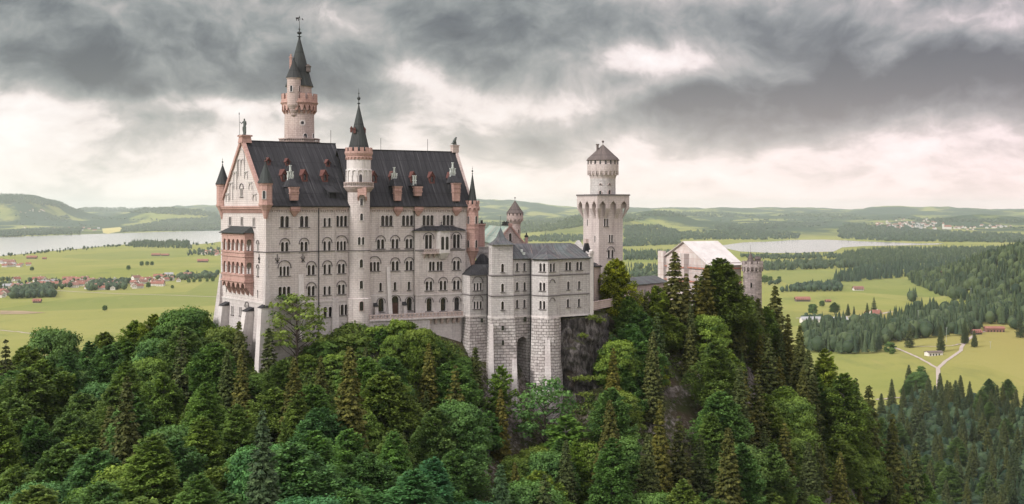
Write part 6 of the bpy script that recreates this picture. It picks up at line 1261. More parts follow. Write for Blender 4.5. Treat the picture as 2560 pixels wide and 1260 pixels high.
# named trees: photo column, photo row of the top, distance, height, kind, width factor, tint, label
SOLO = [(742, 733, 279.5, 13.5, 'sp', 1.15, (1.1, 1, .8), 'sparse young tree with bare lower limbs against the long palace wall'),
 (672, 820, 272, 13, 'c4', 1.1, (1, 1, .8), 'small dark spruce below the near corner buttress of the palace'), (598, 806, 270, 17, 'c2', .9, (1, 1, .8), 'pointed spruce in front of the foot of the gable wall'),
 (560, 818, 282, 16, 'b4', .85, (1.05, .9, .6), 'dark rounded tree hiding the left foot of the gable wall'), (518, 795, 292, 17, 'b5', .8, (.9, .95, .7), 'narrow dark tree just left of the palace base'),
 (462, 770, 296, 19, 'b3', 1.0, (.75, .88, .62), 'big dark round tree standing highest on the ridge left of the palace'), (385, 787, 296, 18, 'b1', .75, (1.35, 1.2, .6), 'yellow green tree on the ridge between two darker trees'), (338, 803, 298, 15, 'b2', .75, (1.2, 1.15, .7), 'pale green tree on the ridge left of the yellow green one'),
 (262, 832, 300, 15, 'b0', .8, (1.1, .95, .65), 'brownish green tree on the ridge above the meadows'), (128, 822, 300, 19, 'b3', .8, (.9, .95, .8), 'round tree on the left ridge rising over the meadow edge'), (14, 852, 280, 19, 'c3', .9, (1, .9, .7), 'conifer at the left end of the wooded ridge'), (65, 868, 285, 16, 'b2', .8, (1, .95, .7), 'brownish tree beside the conifer at the left end of the ridge'),
 (1540, 648, 326, 19, 'b2', .72, (1.75, 1.35, .5), 'yellow green tree before the foot of the square tower'), (1570, 742, 322, 15, 'b0', .8, (.9, 1.05, .9), 'bluish green tree right below the yellow green tree by the square tower'),
 (1687, 632, 332, 36, 'c0', 1.15, (1.15, 1.0, .7), 'tallest spruce, standing before the left side of the wrapped gatehouse'), (1740, 690, 334, 29, 'c3', .9, (1.2, 1.05, .6), 'olive conifer between the tallest spruce and the dark tree by the gatehouse'),
 (1800, 648, 344, 24, 'b0', .85, (.75, .68, .42), 'dark broad tree in front of the wrapped gatehouse roof'), (1640, 716, 330, 20, 'b1', .8, (1.45, 1.25, .6), 'bright green tree left of the tallest spruce'), (1870, 742, 352, 17, 'b1', .7, (1.3, 1.15, .6), 'light green tree under the round gate turret'),
 (1938, 718, 366, 22, 'c2', 1.0, (1, .95, .75), 'pointed spruce right of the gate turret'), (1915, 768, 356, 16, 'b0', .7, (1.15, 1.1, .7), 'leafy tree at the foot of the pointed spruce right of the turret'), (1970, 790, 352, 27, 'c1', 1.0, (1.0, .9, .65), 'tall brownish spruce on the right shoulder of the hill'),
 (2000, 815, 345, 26, 'c0', .9, (1.0, .95, .7), 'second tall spruce on the right shoulder of the hill'), (2062, 875, 350, 20, 'b5', .8, (1.7, 1.35, .55), 'yellow topped tree on the right edge of the hill against the field'), (2110, 935, 340, 20, 'b1', .8, (1.25, 1.1, .6), 'olive tree on the right edge of the hill below the yellow topped one'),
 (2140, 950, 350, 24, 'c1', .9, (.9, .9, .75), 'dark spruce on the right edge with its tip over the meadow'), (2172, 968, 352, 24, 'c2', .9, (.85, .9, .75), 'rightmost dark spruce tip on the right edge of the hill'), (2232, 1040, 345, 22, 'c1', .95, (.9, .9, .7), 'spruce low on the right edge of the hill'), (2290, 1110, 345, 20, 'c3', .8, (.9, .95, .75), 'lowest spruce on the right edge of the hill'),
 (1362, 948, 283, 19, 'sp', 1.1, (.9, 1.1, 1.0), 'airy green tree before the foot of the round bastion'), (1252, 915, 286, 12, 'y0', .8, (1.1, 1.2, .8), 'slim light green tree by the left bastion foot'), (1188, 868, 288, 14, 'c4', 1.15, (.85, .95, .85), 'small dark spruce beside the left rough bastion'),
 (1252, 975, 276, 17, 'c2', .8, (1.7, 1.25, .6), 'rusty tinged conifer below the square turret bastion'), (1222, 1030, 274, 9, 'y0', 1.2, (.8, 1.1, .9), 'fresh green young tree left of the rusty conifer'), (1415, 1040, 276, 13, 'y0', 1.3, (1.1, 1.25, .7), 'bright young tree right of the airy tree at the bastion'),
 (1524, 862, 306, 13, 'y0', 1.0, (1.0, 1.2, .8), 'bright slim tree on the right rim of the dark cliff'), (1562, 925, 300, 15, 'b2', .85, (.8, 1.0, .85), 'green tree right of the dark cliff foot'), (1630, 880, 312, 13, 'y0', 1.1, (2.0, 1.5, .4), 'small yellow leaved tree on the middle slope'),
 (1440, 1100, 262, 17, 'b5', .8, (1.45, 1.35, .6), 'bright yellow green tree low in the middle of the slope'), (1600, 780, 318, 18, 'b0', .9, (.85, 1.0, .8), 'dense green tree under the bright one left of the tallest spruce'), (1578, 812, 312, 17, 'b2', .8, (.8, 1.0, .8), 'dark green tree overhanging the right side of the cliff'),
 (820, 850, 283, 8, 'y1', 1.2, (.8, .9, .6), 'low dark bush at the foot of the long palace wall'), (1000, 800, 286, 5, 'y1', .9, (.9, .9, .55), 'leafy bush reaching up to the terrace parapet'), (885, 728 + 110, 284, 7, 'y1', 1.3, (.95, .9, .6), 'bush at the base of the round stair tower')]
SOLO += [(1662, 712, 338, 24, 'c1', 1.05, (1.1, 1.0, .7), 'slim spruce just left of the tallest spruce'), (1716, 688, 340, 28, 'c1', 1.1, (1.15, 1.0, .65), 'slim spruce just right of the tallest spruce'), (1766, 672, 338, 28, 'c2', 1.0, (1.0, .9, .6), 'spruce left of the dark broad tree before the gatehouse'), (1842, 704, 345, 24, 'c1', 1.1, (.95, .9, .6), 'slim conifer between the dark broad tree and the gate turret'), (1895, 748, 352, 22, 'c2', 1.0, (1.05, 1.0, .7), 'conifer standing before the lower part of the gate turret'), (1612, 742, 328, 20, 'c2', 1.0, (.95, .95, .75), 'spruce in front of the corridor building'),
 (948, 818, 287, 5, 'y1', 1.2, (.9, .95, .6), 'dark bush under the left end of the terrace'), (1030, 806, 288, 6, 'y0', 1.2, (1.0, .95, .55), 'brownish bush tree under the middle of the terrace'), (1062, 822, 287, 8, 'b4', .75, (.8, .85, .5), 'rounded dark tree right of the brownish bush under the terrace'),
 (1088, 850, 286, 8, 'b4', .75, (.75, .85, .6), 'rounded tree against the terrace retaining wall'), (1122, 878, 286, 8, 'y0', 1.3, (.85, .95, .6), 'small leafy tree at the foot of the retaining wall'), (1155, 893, 287, 7, 'b4', .8, (.75, .9, .7), 'small dark tree left of the rough bastion foot'),
 (985, 838, 280, 9, 'b4', .85, (1.0, 1.0, .6), 'round tree on the knoll below the terrace'), (1040, 850, 279, 9, 'b2', .7, (.95, .95, .6), 'low spreading tree on the knoll below the terrace')]
for px, top, Y, h, key, wd, col, lab in SOLO:
    x, y = XY(px, Y); z1 = ZZ(top, Y); z0 = z1 - h; gz = float(H(x, y))
    if z0 > gz: h = min(z1 - gz + .4, h * 1.6); z0 = z1 - h
    plant(key, x, y, z0, h * (1 / .985), rg.uniform(0, 6.28), col, lab, None, wd)
px_, Yp_ = 1552, 301; xa_, ya_ = XY(1541, 299); xb_, yb_ = XY(1565, 301); mb = MB(); mb.tube([(xa_, ya_, float(H(xa_, ya_)) - .5), ((xa_ + xb_) / 2, ya_ + 1, ZZ(1035, 300)), (xb_, yb_, ZZ(985, 301))], [.22, .16, .07], 6)
for k in range(4): f = .45 + .14 * k; p = (xa_ + (xb_ - xa_) * f, ya_ + 2 * f, ZZ(1080 - 95 * f, 300)); mb.tube([p, (p[0] + (1.1 if k % 2 else -1.1), p[1], p[2] + .5)], [.06, .02], 4)
tag(obj('dead_tree', mb, M['bark_pale']), 'bare pale dead trunk leaning on the slope below the dark cliff', 'tree')
solo_xy = np.array([XY(s[0], s[2]) for s in SOLO])
CAPX = [-200, 0, 60, 130, 250, 330, 400, 460, 520, 545, 575, 612, 640, 668, 700, 800, 870, 915, 935, 960, 1040, 1075, 1095, 1150, 1165, 1215, 1260, 1290, 1320, 1345, 1400, 1430, 1485, 1500, 1508, 1560, 1640, 1750, 1800, 1822, 1868, 1880, 1930, 1960, 2010, 2050, 2110, 2150, 2200, 2260, 2300, 2360, 2800]
CAPY = [900, 885, 870, 845, 848, 825, 812, 800, 815, 850, 862, 875, 915, 915, 890, 864, 856, 848, 812, 806, 806, 835, 890, 893, 930, 985, 1050, 1140, 1130, 1110, 1090, 1090, 1080, 1000, 900, 800, 760, 745, 760, 868, 868, 790, 770, 790, 830, 900, 965, 985, 1040, 1090, 1130, 1200, 1500]
BLD = [([(AF.x, AF.y), (AF.x + 25 * AF.c, AF.y + 25 * AF.s), (AF.M @ Vector((25, 29, 0))).xy[:], (AF.M @ Vector((0, 29, 0))).xy[:]], 2.5), ([(BF.M @ Vector(v)).xy[:] for v in [(0, -4, 0), (31, -4, 0), (31, 20, 0), (0, 20, 0)]], 2),
       ([XY(1150, 300), XY(1216, 294), XY(1400, 296), XY(1480, 305), XY(1560, 338), XY(1450, 360), XY(1180, 345)], 1.5), ([XY(1575, 362), XY(1860, 378), XY(1915, 384), XY(1900, 420), XY(1600, 420)], 1.5)]
def inside(x, y, poly, pad=0):
    c = False; n_ = len(poly); md = 1e9
    for i in range(n_):
        x0, y0 = poly[i]; x1, y1 = poly[(i + 1) % n_]
        if (y0 > y) != (y1 > y) and x < (x1 - x0) * (y - y0) / (y1 - y0) + x0: c = not c
        t = max(0, min(1, ((x - x0) * (x1 - x0) + (y - y0) * (y1 - y0)) / ((x1 - x0) ** 2 + (y1 - y0) ** 2 + 1e-9))); md = min(md, math.hypot(x - x0 - t * (x1 - x0), y - y0 - t * (y1 - y0)))
    return c or md < pad
pts = []; nb_, nc_ = 0, 0; cand = []
for _ in range(9000): Y = 128 + 300 * rg.random() ** .8; px = rg.uniform(-160, 2480); cand.append((px, Y))
cand = sorted(cand, key=lambda c: c[1] * 0 + rg.random())
acc = []
for px, Y in cand:
    x, y = XY(px, Y)
    if any(inside(x, y, poly, pad) for poly, pad in BLD): continue
    con = rg.random() < (.02 if px < 480 else (.05 if px < 620 else ((.26 if Y > 240 else .06) if px < 1180 else (.3 if px < 1500 else .38))))
    md = (5.2 if con else 7.4) * (1.0 if px < 1200 else .85)
    if Y < 215 and px < 1300: md *= 1.22
    if any((x - q[0]) ** 2 + (y - q[1]) ** 2 < ((md + q[2]) / 2) ** 2 for q in acc): continue
    if ((solo_xy[:, 0] - x) ** 2 + (solo_xy[:, 1] - y) ** 2).min() < 10: continue
    # bare rock and thin scrub patches stay open
    gz = float(H(np.array([x]), np.array([y]))[0]); gpy = HZ - gz / Y * FOC
    if gpy > 1480 or gpy < 700: continue
    open_ = (1655 < px < 1775 and 965 < gpy < 1075) or (1150 < px < 1285 and 1060 < gpy < 1400 and Y > 235) or (1560 < px < 1900 and 1080 < gpy < 1330 and rg.random() < .72) or (430 < px < 520 and 860 < gpy < 960 and Y > 270) or (1405 < px < 1500 and 900 < gpy < 1080 and Y > 285) or (1810 < px < 1880 and Y > 350)
    if open_: continue
    if con: key = rg.choice(['c0', 'c1', 'c2', 'c2', 'c3', 'c4']) if Y > 230 else rg.choice(['c2', 'c3', 'c1'])
    else: key = rg.choice(['b0', 'b1', 'b2', 'b5', 'b0', 'b4'] if px < 620 else ['b0', 'b1', 'b2', 'b3', 'b4', 'b5'])
    if px > 1290 and not con and rg.random() < .4: key = rg.choice(['y0', 'b4', 'b2'])
    h = PR[key][2] * rg.uniform(.78, 1.1); cap = np.interp(px, CAPX, CAPY) + rg.uniform(0, 22)
    if px > 1290 and con: h *= .85
    ztop = ZZ(cap, Y)
    if gz + h > ztop: h2 = ztop - gz; 
    else: h2 = h
    if h2 < h * .5:
        key = rg.choice(['y1', 'y0', 'c4']); h = PR[key][2] * rg.uniform(.8, 1.1); h2 = min(h, ztop - gz)
        if h2 < h * .45: continue
    acc.append((x, y, md)); pts.append((px, Y, x, y, gz, h2, key))
def region(px, Y, gpy):
    if px < 560 and Y > 240: return 'on the upper left wooded slope'
    if px < 620: return 'in the dense wood filling the lower left corner'
    if px < 1180 and Y > 240: return 'on the slope right under the long palace wall'
    if px < 1180: return 'in the thick wood at the bottom below the palace'
    if px < 1500: return 'in the gully under the rough bastions'
    if px < 1900 and Y > 300: return 'on the upper slope below the gatehouse'
    if px < 1900: return 'on the rocky slope low in the middle right'
    return 'on the steep right flank of the castle hill'
KN = {'b0': 'spreading leafy', 'b1': 'tall leafy', 'b2': 'broad low leafy', 'b3': 'round clumpy', 'b4': 'small round clumpy', 'b5': 'narrow leafy', 'y0': 'slim young leafy', 'y1': 'low bushy', 'c0': 'tall full spruce', 'c1': 'slender spruce', 'c2': 'medium spruce', 'c3': 'loose limbed conifer', 'c4': 'small spruce'}
TN = lambda c: 'yellow green' if c[0] >= 1.25 else ('blue green' if c[2] >= .94 and c[0] < .9 else ('dark green' if c[0] < .9 else ('olive green' if c[2] <= .8 else 'mid green')))
occ = np.zeros((220, 420), bool); vis = []
for t_ in sorted(pts, key=lambda t: t[1]):
    px, Y, x, y, gz, h, key = t_; R_px = PR_R[key] * h / PR[key][2] / Y * FOC * .75; y1 = HZ - (gz + h) / Y * FOC; y2 = y1 + .62 * h / Y * FOC; a_ = [int(max(0, (px - R_px + 400) / 8)), int((px + R_px + 400) / 8) + 1, int(max(0, y1 / 8)), int(min(157, y2 / 8)) + 1]
    if a_[3] <= a_[2] or a_[1] < 50 or a_[0] > 370: continue
    w_ = occ[a_[2]:a_[3], a_[0]:a_[1]]; f_ = 1 - w_.mean() if w_.size else 0
    if f_ > .12: vis.append((f_ * w_.size, t_))
    k_ = max(1, (a_[1] - a_[0]) // 5); occ[a_[2] + 1:a_[3], a_[0] + k_:a_[1] - k_] = True
vis.sort(key=lambda t: -t[0]); nb_ = 0; sel = []
for v_, t_ in vis:
    if t_[6][0] == 'b':
        nb_ += 1
        if nb_ > 255: continue
    sel.append(t_)
print('kept', len(sel), 'of', len(pts), 'broad', nb_); pts = sel
for px, Y, x, y, gz, h, key in pts:
    col = tint(key[0]); rn = region(px, Y, 0); w = 1.0 if h > PR[key][2] * .6 else 1.2
    f = (.96, 1.0, .9) if px < 620 else ((.72, 1.0, 1.15) if px < 1300 and Y < 235 else (.95, .97, .8))
    col = (col[0] * f[0], col[1] * f[1], col[2] * f[2]); w *= 1.22 if (Y < 215 and px < 1300 and key[0] == 'b') else 1
    kw = KN[key]; kw = kw if key[0] == 'c' else kw + ' tree'
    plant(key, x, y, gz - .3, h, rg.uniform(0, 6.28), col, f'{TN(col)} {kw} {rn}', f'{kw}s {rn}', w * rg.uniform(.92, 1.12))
print('hill trees', len(pts), 'conifers', sum(p[6][0] == 'c' for p in pts))
# undergrowth over the slopes
rs = np.random.RandomState(5); n_ = 13000; Yc = 150 + 260 * rs.rand(n_) ** .7; pxc = rs.uniform(-100, 2450, n_); Yc[9000:] = rs.uniform(258, 300, 4000); pxc[9000:] = rs.uniform(600, 1190, 4000); xc_ = (pxc - 1280) / FOC * Yc; zc_ = H(xc_, Yc)
ok = np.ones(n_, bool)
for i in range(n_):
    gp = HZ - zc_[i] / Yc[i] * FOC
    if gp > 1400 or gp < 760 or any(inside(xc_[i], Yc[i], poly, .3) for poly, pad in BLD): ok[i] = False
    if (1660 < pxc[i] < 1780 and 950 < gp < 1090 and rs.rand() < .75) or (1170 < pxc[i] < 1280 and gp > 1050 and Yc[i] > 235 and rs.rand() < .8): ok[i] = False
C0 = np.stack([xc_, Yc, zc_], 1)[ok]; m_ = 34; rr_ = rs.uniform(.5, 1.6, len(C0)); v = rs.normal(size=(len(C0), m_, 3)); v[..., 2] = np.abs(v[..., 2]); v /= np.linalg.norm(v, axis=2, keepdims=True)
C = (C0[:, None] + v * (rr_[:, None] * rs.uniform(.5, 1.05, (len(C0), m_)))[..., None] * np.array([1.2, 1.2, .9])).reshape(-1, 3); V, F = leaf_cards(C, v.reshape(-1, 3) + rs.normal(0, .5, (len(C), 3)) + np.array([0, 0, .4]), .42, rs, 1.4); tn = np.repeat(np.clip(np.repeat(rs.uniform(.1, .75, len(C0)), m_) + rs.normal(0, .15, len(C)), 0, 1), 4)
uo = link(D.objects.new('undergrowth', fast_mesh('undergrowth', V, F, M['leaf'], tone=tn))); uo.color = (1.0, .92, .72, 1); tag(uo, 'low scrub and bushes covering the castle slopes', 'undergrowth', kind='stuff')
# rock ledge tufts
V = []; rs = np.random.RandomState(9); Cs = []
for px, py, Y, w in [(1457, 838, 301, 1.6), (1462, 945, 297.5, 4.5), (1466, 985, 296, 3.0), (1482, 792, 304, 2), (1500, 800, 307, 2.4)]:
    x, y = XY(px, Y); k = int(260 * w / 3); Cs.append(np.stack([x + rs.normal(0, w * .33, k), y + rs.normal(0, .6, k), ZZ(py, Y) + rs.normal(0, .25, k)], 1))
C = np.concatenate(Cs); V, F = leaf_cards(C, rs.normal(0, .6, (len(C), 3)) + np.array([0, -.2, 1]), .32, rs, 2.0); to_ = link(D.objects.new('ledge_grass', fast_mesh('ledge_grass', V, F, M['leaf'], tone=np.repeat(rs.uniform(.4, 1, len(C)), 4)))); to_.color = (.8, .72, .5, 1); tag(to_, 'tufts of grass on the ledges of the dark cliff', 'grass', kind='stuff')
# ================================================================== valley woods, villages and barns
def t_conifer(n_=8, tiers=5):
    V, F = [], []
    for k in range(tiers):
        z0 = .06 + .80 * k / tiers; z1 = min(1.0, z0 + .42 - .02 * k); r = .5 * (1 - k / tiers) ** .8 + .03; o = len(V)
        for j in range(n_ * 2): rr = r * (1 if j % 2 == 0 else .55); t = PI * j / n_ + k * .7; V.append((rr * math.cos(t), rr * math.sin(t), z0 + (0 if j % 2 == 0 else .05)))
        V.append((0, 0, z1))
        for j in range(n_ * 2): F.append((o + j, o + (j + 1) % (n_ * 2), o + 2 * n_))
    return np.array(V), np.array(F)
def t_round(seed, rings=6, seg=9):
    rs = np.random.RandomState(seed); V = [(0, 0, .03)]; F = []
    for i in range(1, rings):
        for j in range(seg): a_ = PI * i / rings; t = 2 * PI * (j + .5 * (i % 2)) / seg; r = .5 * rs.uniform(.78, 1.12); V.append((r * math.sin(a_) * math.cos(t), r * math.sin(a_) * math.sin(t), .53 - .5 * math.cos(a_) * rs.uniform(.9, 1.06)))
    V.append((0, 0, 1.03)); top = len(V) - 1
    for j in range(seg): F.append((0, 1 + (j + 1) % seg, 1 + j)); b_ = 1 + (rings - 2) * seg; F.append((top, b_ + j, b_ + (j + 1) % seg))
    for i in range(rings - 2):
        for j in range(seg): a_ = 1 + i * seg + j; b_ = 1 + i * seg + (j + 1) % seg; F += [(a_, b_, b_ + seg), (a_, b_ + seg, a_ + seg)]
    return np.array(V), np.array(F)
TC = [t_conifer(), t_conifer(6, 4)]; TR = [t_round(1), t_round(2), t_round(3, 4, 6)]
def in_poly(px, py, poly):
    c = np.zeros(len(px), bool); n_ = len(poly)
    for i in range(n_):
        x0, y0 = poly[i]; x1, y1 = poly[(i + 1) % n_]
        if y0 == y1: continue
        k = ((y0 > py) != (y1 > py)) & (px < (x1 - x0) * (py - y0) / (y1 - y0) + x0); c ^= k
    return c
def sample(poly, n_, rs):
    xs = [p[0] for p in poly]; ys = [p[1] for p in poly]; P = np.zeros((0, 2))
    while len(P) < n_: q = np.stack([rs.uniform(min(xs), max(xs), n_ * 3), rs.uniform(min(ys), max(ys), n_ * 3)], 1); P = np.concatenate([P, q[in_poly(q[:, 0], q[:, 1], poly)]])
    return P[:n_]
def stuff_wood(name, P, hgt, con, rs, label, tone=(.1, .6), col=(1, 1, 1)):
    """P world points; builds one merged stand of small trees"""
    Vs, Fs, Ts = [], [], []; o = 0
    for g in range(2):
        isc = rs.rand(len(P)) < con if g == 0 else ~isc_; isc_ = isc if g == 0 else isc_
        for q in range(2):
            sel = np.where(isc & (np.arange(len(P)) % 2 == q))[0]
            if not len(sel): continue
            far = np.median(P[sel, 1]) > 4500; tv, tf = (TC[1 if far else 0] if g == 0 else TR[2 if far else q]); Y = P[sel, 1]; base = np.where(Y > 6500, hgt * (Y / 6500.) ** .6, hgt); hh = base * rs.uniform(.65, 1.15, len(sel)) * (1 if g == 0 else .78); wd = hh * (.34 if g == 0 else .85) * rs.uniform(.8, 1.25, len(sel)) * np.where(Y > 6000, 1.7, 1.0)
            r_ = rs.uniform(0, 6.28, len(sel)); c, s = np.cos(r_), np.sin(r_); V = np.stack([P[sel, 0, None] + wd[:, None] * (tv[None, :, 0] * c[:, None] - tv[None, :, 1] * s[:, None]), P[sel, 1, None] + wd[:, None] * (tv[None, :, 0] * s[:, None] + tv[None, :, 1] * c[:, None]), P[sel, 2, None] + hh[:, None] * tv[None, :, 2]], -1)
            F = tf[None] + (np.arange(len(sel)) * len(tv))[:, None, None] + o; Vs.append(V.reshape(-1, 3)); Fs.append(F.reshape(-1, 3)); Ts.append(np.repeat(rs.uniform(*tone, len(sel)) * (1 if g == 0 else 1.3), len(tv)) + rs.uniform(-.12, .12, V.shape[0] * V.shape[1])); o += V.shape[0] * V.shape[1]
    me = fast_mesh(name, np.concatenate(Vs), np.concatenate(Fs), M['farleaf'], tone=np.clip(np.concatenate(Ts), 0, 1)); ob = link(D.objects.new(name, me)); ob.color = (*col, 1); tag(ob, label, 'wood', kind='stuff'); return ob
rs = np.random.RandomState(21)
WOODS = [([(2015, 880), (2100, 886), (2190, 884), (2222, 858), (2313, 847), (2420, 840), (2470, 812), (2560, 800), (2620, 790), (2620, 765), (2300, 785), (2200, 820), (2120, 822), (2015, 826)], 760, 27, .8, 'dark spruce belt across the valley behind the forked road'),
 ([(2085, 706), (2150, 706), (2300, 691), (2400, 678), (2450, 655), (2400, 655), (2250, 668), (2150, 678), (2090, 692)], 520, 27, .95, 'long straight spruce strip bordering the upper meadow'),
 ([(2105, 672), (2300, 660), (2440, 645), (2560, 632), (2620, 623), (2200, 627), (2112, 637), (2100, 652)], 2300, 26, .85, 'broad flat dark forest right of the lake'),
 ([(1905, 679), (2105, 672), (2100, 655), (2000, 660), (1905, 664)], 260, 24, .7, 'band of trees left of the broad flat forest'), ([(1835, 642), (2100, 639), (2110, 647), (1900, 650)], 200, 20, .4, 'line of trees along the near shore of the right lake'),
 ([(1955, 731), (2105, 729), (2100, 713), (2030, 718)], 120, 20, .5, 'low copse in the meadow beyond the gate turret'), ([(2285, 757), (2262, 752), (2275, 738), (2300, 742)], 14, 24, .5, 'clump of trees at the toe of the wooded mountain'),
 ([(2100, 597), (2230, 604), (2560, 608), (2620, 600), (2560, 590), (2300, 578), (2180, 566), (2110, 562), (2095, 580)], 1100, 24, .7, 'forest on the far shore of the right lake'),
 ([(1560, 618), (1700, 612), (1695, 580), (1640, 565), (1560, 568)], 600, 22, .8, 'dark forest right of the square tower'), ([(1560, 652), (1700, 650), (1695, 632), (1560, 630)], 240, 22, .7, 'belt of trees below the forest right of the square tower'),
 ([(1560, 705), (1690, 700), (1690, 665), (1560, 668)], 130, 20, .6, 'scattered trees above the corridor roof'), ([(1700, 600), (1900, 600), (1995, 598), (2000, 587), (1900, 577), (1740, 580), (1690, 585)], 420, 22, .7, 'forest above the sheeted gatehouse roof'),
 ([(1205, 585), (1300, 583), (1380, 578), (1460, 566), (1460, 545), (1380, 548), (1300, 556), (1205, 560)], 700, 22, .7, 'misty forest between the palace and the square tower'), ([(1310, 604), (1460, 606), (1460, 592), (1400, 588), (1330, 592)], 170, 20, .7, 'nearer copse between the palace and the square tower'), ([(1420, 545), (1460, 535), (1560, 535), (1620, 548), (1560, 556), (1450, 552)], 380, 20, .8, 'forested low hill behind the square tower'),
 ([(1590, 540), (1640, 530), (1780, 533), (1900, 540), (1880, 545), (1700, 542)], 320, 20, .8, 'far hill wood right of the square tower'), ([(1940, 541), (2050, 535), (2160, 540), (2100, 546)], 160, 20, .7, 'far hill wood above the right lake'), ([(1780, 563), (1950, 560), (2080, 556), (2060, 566), (1900, 574), (1790, 573)], 380, 20, .7, 'dark wood beyond the right lake'), ([(2200, 545), (2560, 552), (2560, 560), (2330, 556)], 200, 18, .6, 'woods above the far village'),
 ([(325, 619), (480, 623), (470, 606), (330, 607)], 240, 24, .85, 'shore wood of spruces on the left lake'), ([(0, 593), (200, 586), (205, 572), (100, 574), (0, 579)], 420, 20, .3, 'trees along the far shore of the left lake'), ([(300, 581), (560, 575), (560, 545), (430, 550), (360, 562), (310, 572)], 900, 20, .5, 'wood on the far right shore of the left lake'),
 ([(0, 512), (70, 510), (150, 520), (185, 523), (150, 506), (60, 489), (0, 485)], 500, 17, .9, 'forest on top of the left hill'), ([(190, 528), (330, 532), (540, 543), (550, 528), (400, 522), (300, 519), (225, 516)], 800, 18, .85, 'forested ridge beyond the left lake'), ([(120, 545), (170, 540), (180, 552), (130, 553)], 60, 16, .3, 'grove on the left far meadows'),
 ([(30, 748), (135, 744), (132, 722), (90, 722), (40, 735)], 170, 21, .35, 'dark grove before the red roofed village'), ([(215, 728), (310, 725), (325, 708), (230, 712)], 100, 19, .3, 'trees between the houses of the village'), ([(0, 742), (60, 735), (180, 720), (330, 708), (480, 700), (540, 700), (540, 692), (400, 694), (200, 705), (0, 700)], 110, 15, .2, 'garden trees scattered through the village'), ([(445, 702), (545, 698), (545, 688), (450, 692)], 42, 20, .15, 'row of round trees at the right end of the village'),
 ([(560, 575), (1210, 562), (1210, 546), (560, 545)], 700, 22, .7, 'forest band on the plain behind the palace'), ([(600, 702), (830, 696), (820, 680), (620, 684)], 170, 22, .7, 'wood on the meadow behind the palace'), ([(860, 652), (1180, 642), (1180, 624), (870, 630)], 330, 24, .8, 'long wood on the plain behind the palace'), ([(960, 760), (1160, 748), (1150, 728), (970, 736)], 120, 22, .6, 'copse in the valley behind the palace'), ([(1230, 702), (1460, 700), (1450, 676), (1260, 682)], 160, 22, .7, 'wood in the valley behind the pale wing'), ([(-380, 745), (-30, 748), (-30, 722), (-360, 716)], 140, 21, .4, 'wood on the meadows beyond the left village'),
 ([(465, 640), (548, 640), (548, 622), (470, 630)], 60, 18, .2, 'trees round the hamlet by the left lake')]
for poly, n_, hgt, con, lab in WOODS:
    far_ = min(p[1] for p in poly) < 600; n_ = int(n_ * (2.0 if far_ else 1.25))
    S = sample(poly, n_, rs); P = hit(S[:, 0], S[:, 1]); stuff_wood('forest' if n_ > 150 else 'copse', P, hgt, con, rs, lab)
# thin tree lines: lake shore, field hedges
L = [];
for (x0, y0), (x1, y1), k in [((0, 643), (130, 630), 26), ((130, 630), (330, 612), 44), ((480, 612), (540, 612), 12), ((0, 560), (250, 565), 26), ((230, 545), (540, 560), 50), ((1600, 590), (1900, 592), 20), ((2100, 560), (2560, 570), 60), ((1800, 552), (2300, 548), 70), ((1210, 575), (1450, 540), 30), ((0, 535), (200, 560), 22), ((1910, 715), (1950, 708), 8), ((2000, 802), (2060, 800), 8), ((2440, 582), (2560, 592), 30)]:
    for _ in range(k): f = rs.rand(); L.append((x0 + (x1 - x0) * f, y0 + (y1 - y0) * f + rs.normal(0, 1.6)))
L = np.array(L); stuff_wood('hedgerow', hit(L[:, 0], L[:, 1]), 15, .25, rs, 'thin lines of trees along shores and field edges')
# mountain forest on the right
P = []
while len(P) < 3400:
    Y = rs.uniform(1250, 3300, 4000); X = rs.uniform(560, 1450, 4000); k = (G(X, Y) > -181.0) & (X / Y < .50) & (X > 640 + (Y - 1200) * .17) & ((X / Y) > .325); P += list(zip(X[k], Y[k]))
P = np.array(P[:3400]); P = np.c_[P, G(P[:, 0], P[:, 1])]; stuff_wood('mountain_forest', P, 27, .78, rs, 'forest of spruce and beech climbing the mountain at the right edge', (0, 1.0), (.85, .85, .7))
# counted spruces of the near valley wood at the lower right
rg2 = random.Random(5); reg = [(2170, 1075), (2215, 1030), (2300, 1003), (2345, 992), (2400, 1005), (2470, 1022), (2560, 1040), (2620, 1045), (2620, 1460), (2170, 1460)]
S = sample(reg, 1500, rs); P = hit(S[:, 0], S[:, 1]); kept = []
for i in rs.permutation(len(P)):
    x, y, z_ = P[i]
    if all((x - a_) ** 2 + (y - b_) ** 2 > 11.5 ** 2 for a_, b_ in kept): kept.append((x, y))
kept = kept[:200]; S = sample([(2180, 1060), (2300, 1003), (2345, 995), (2560, 1045), (2640, 1050), (2640, 1500), (2180, 1500)], 2600, rs); P = hit(S[:, 0], S[:, 1]); stuff_wood('understorey', P, 15, .35, rs, 'lower trees and saplings filling the valley wood', (0, .6), (.75, .85, .75))
print('valley spruces', len(kept))
for x, y in kept:
    key = rg2.choice(['c0', 'c1', 'c1', 'c2', 'c0']) if rg2.random() < .85 else 'b5'; h = rg2.uniform(22, 31); col = rg2.choice([(.7, .8, .85), (.8, .85, .8), (.62, .75, .8)])
    fore = 'nearest the hill' if y < 900 else ('in the middle' if y < 1020 else 'along the meadow edge'); kw = 'narrow leafy tree' if key == 'b5' else KN[key]
    plant(key, x, y, float(G(x, y)) - .3, h, rg2.uniform(0, 6.28), col, f'{kw} {fore} of the valley wood in the lower right corner', f'{kw}s {fore} of the valley wood', 1.25)
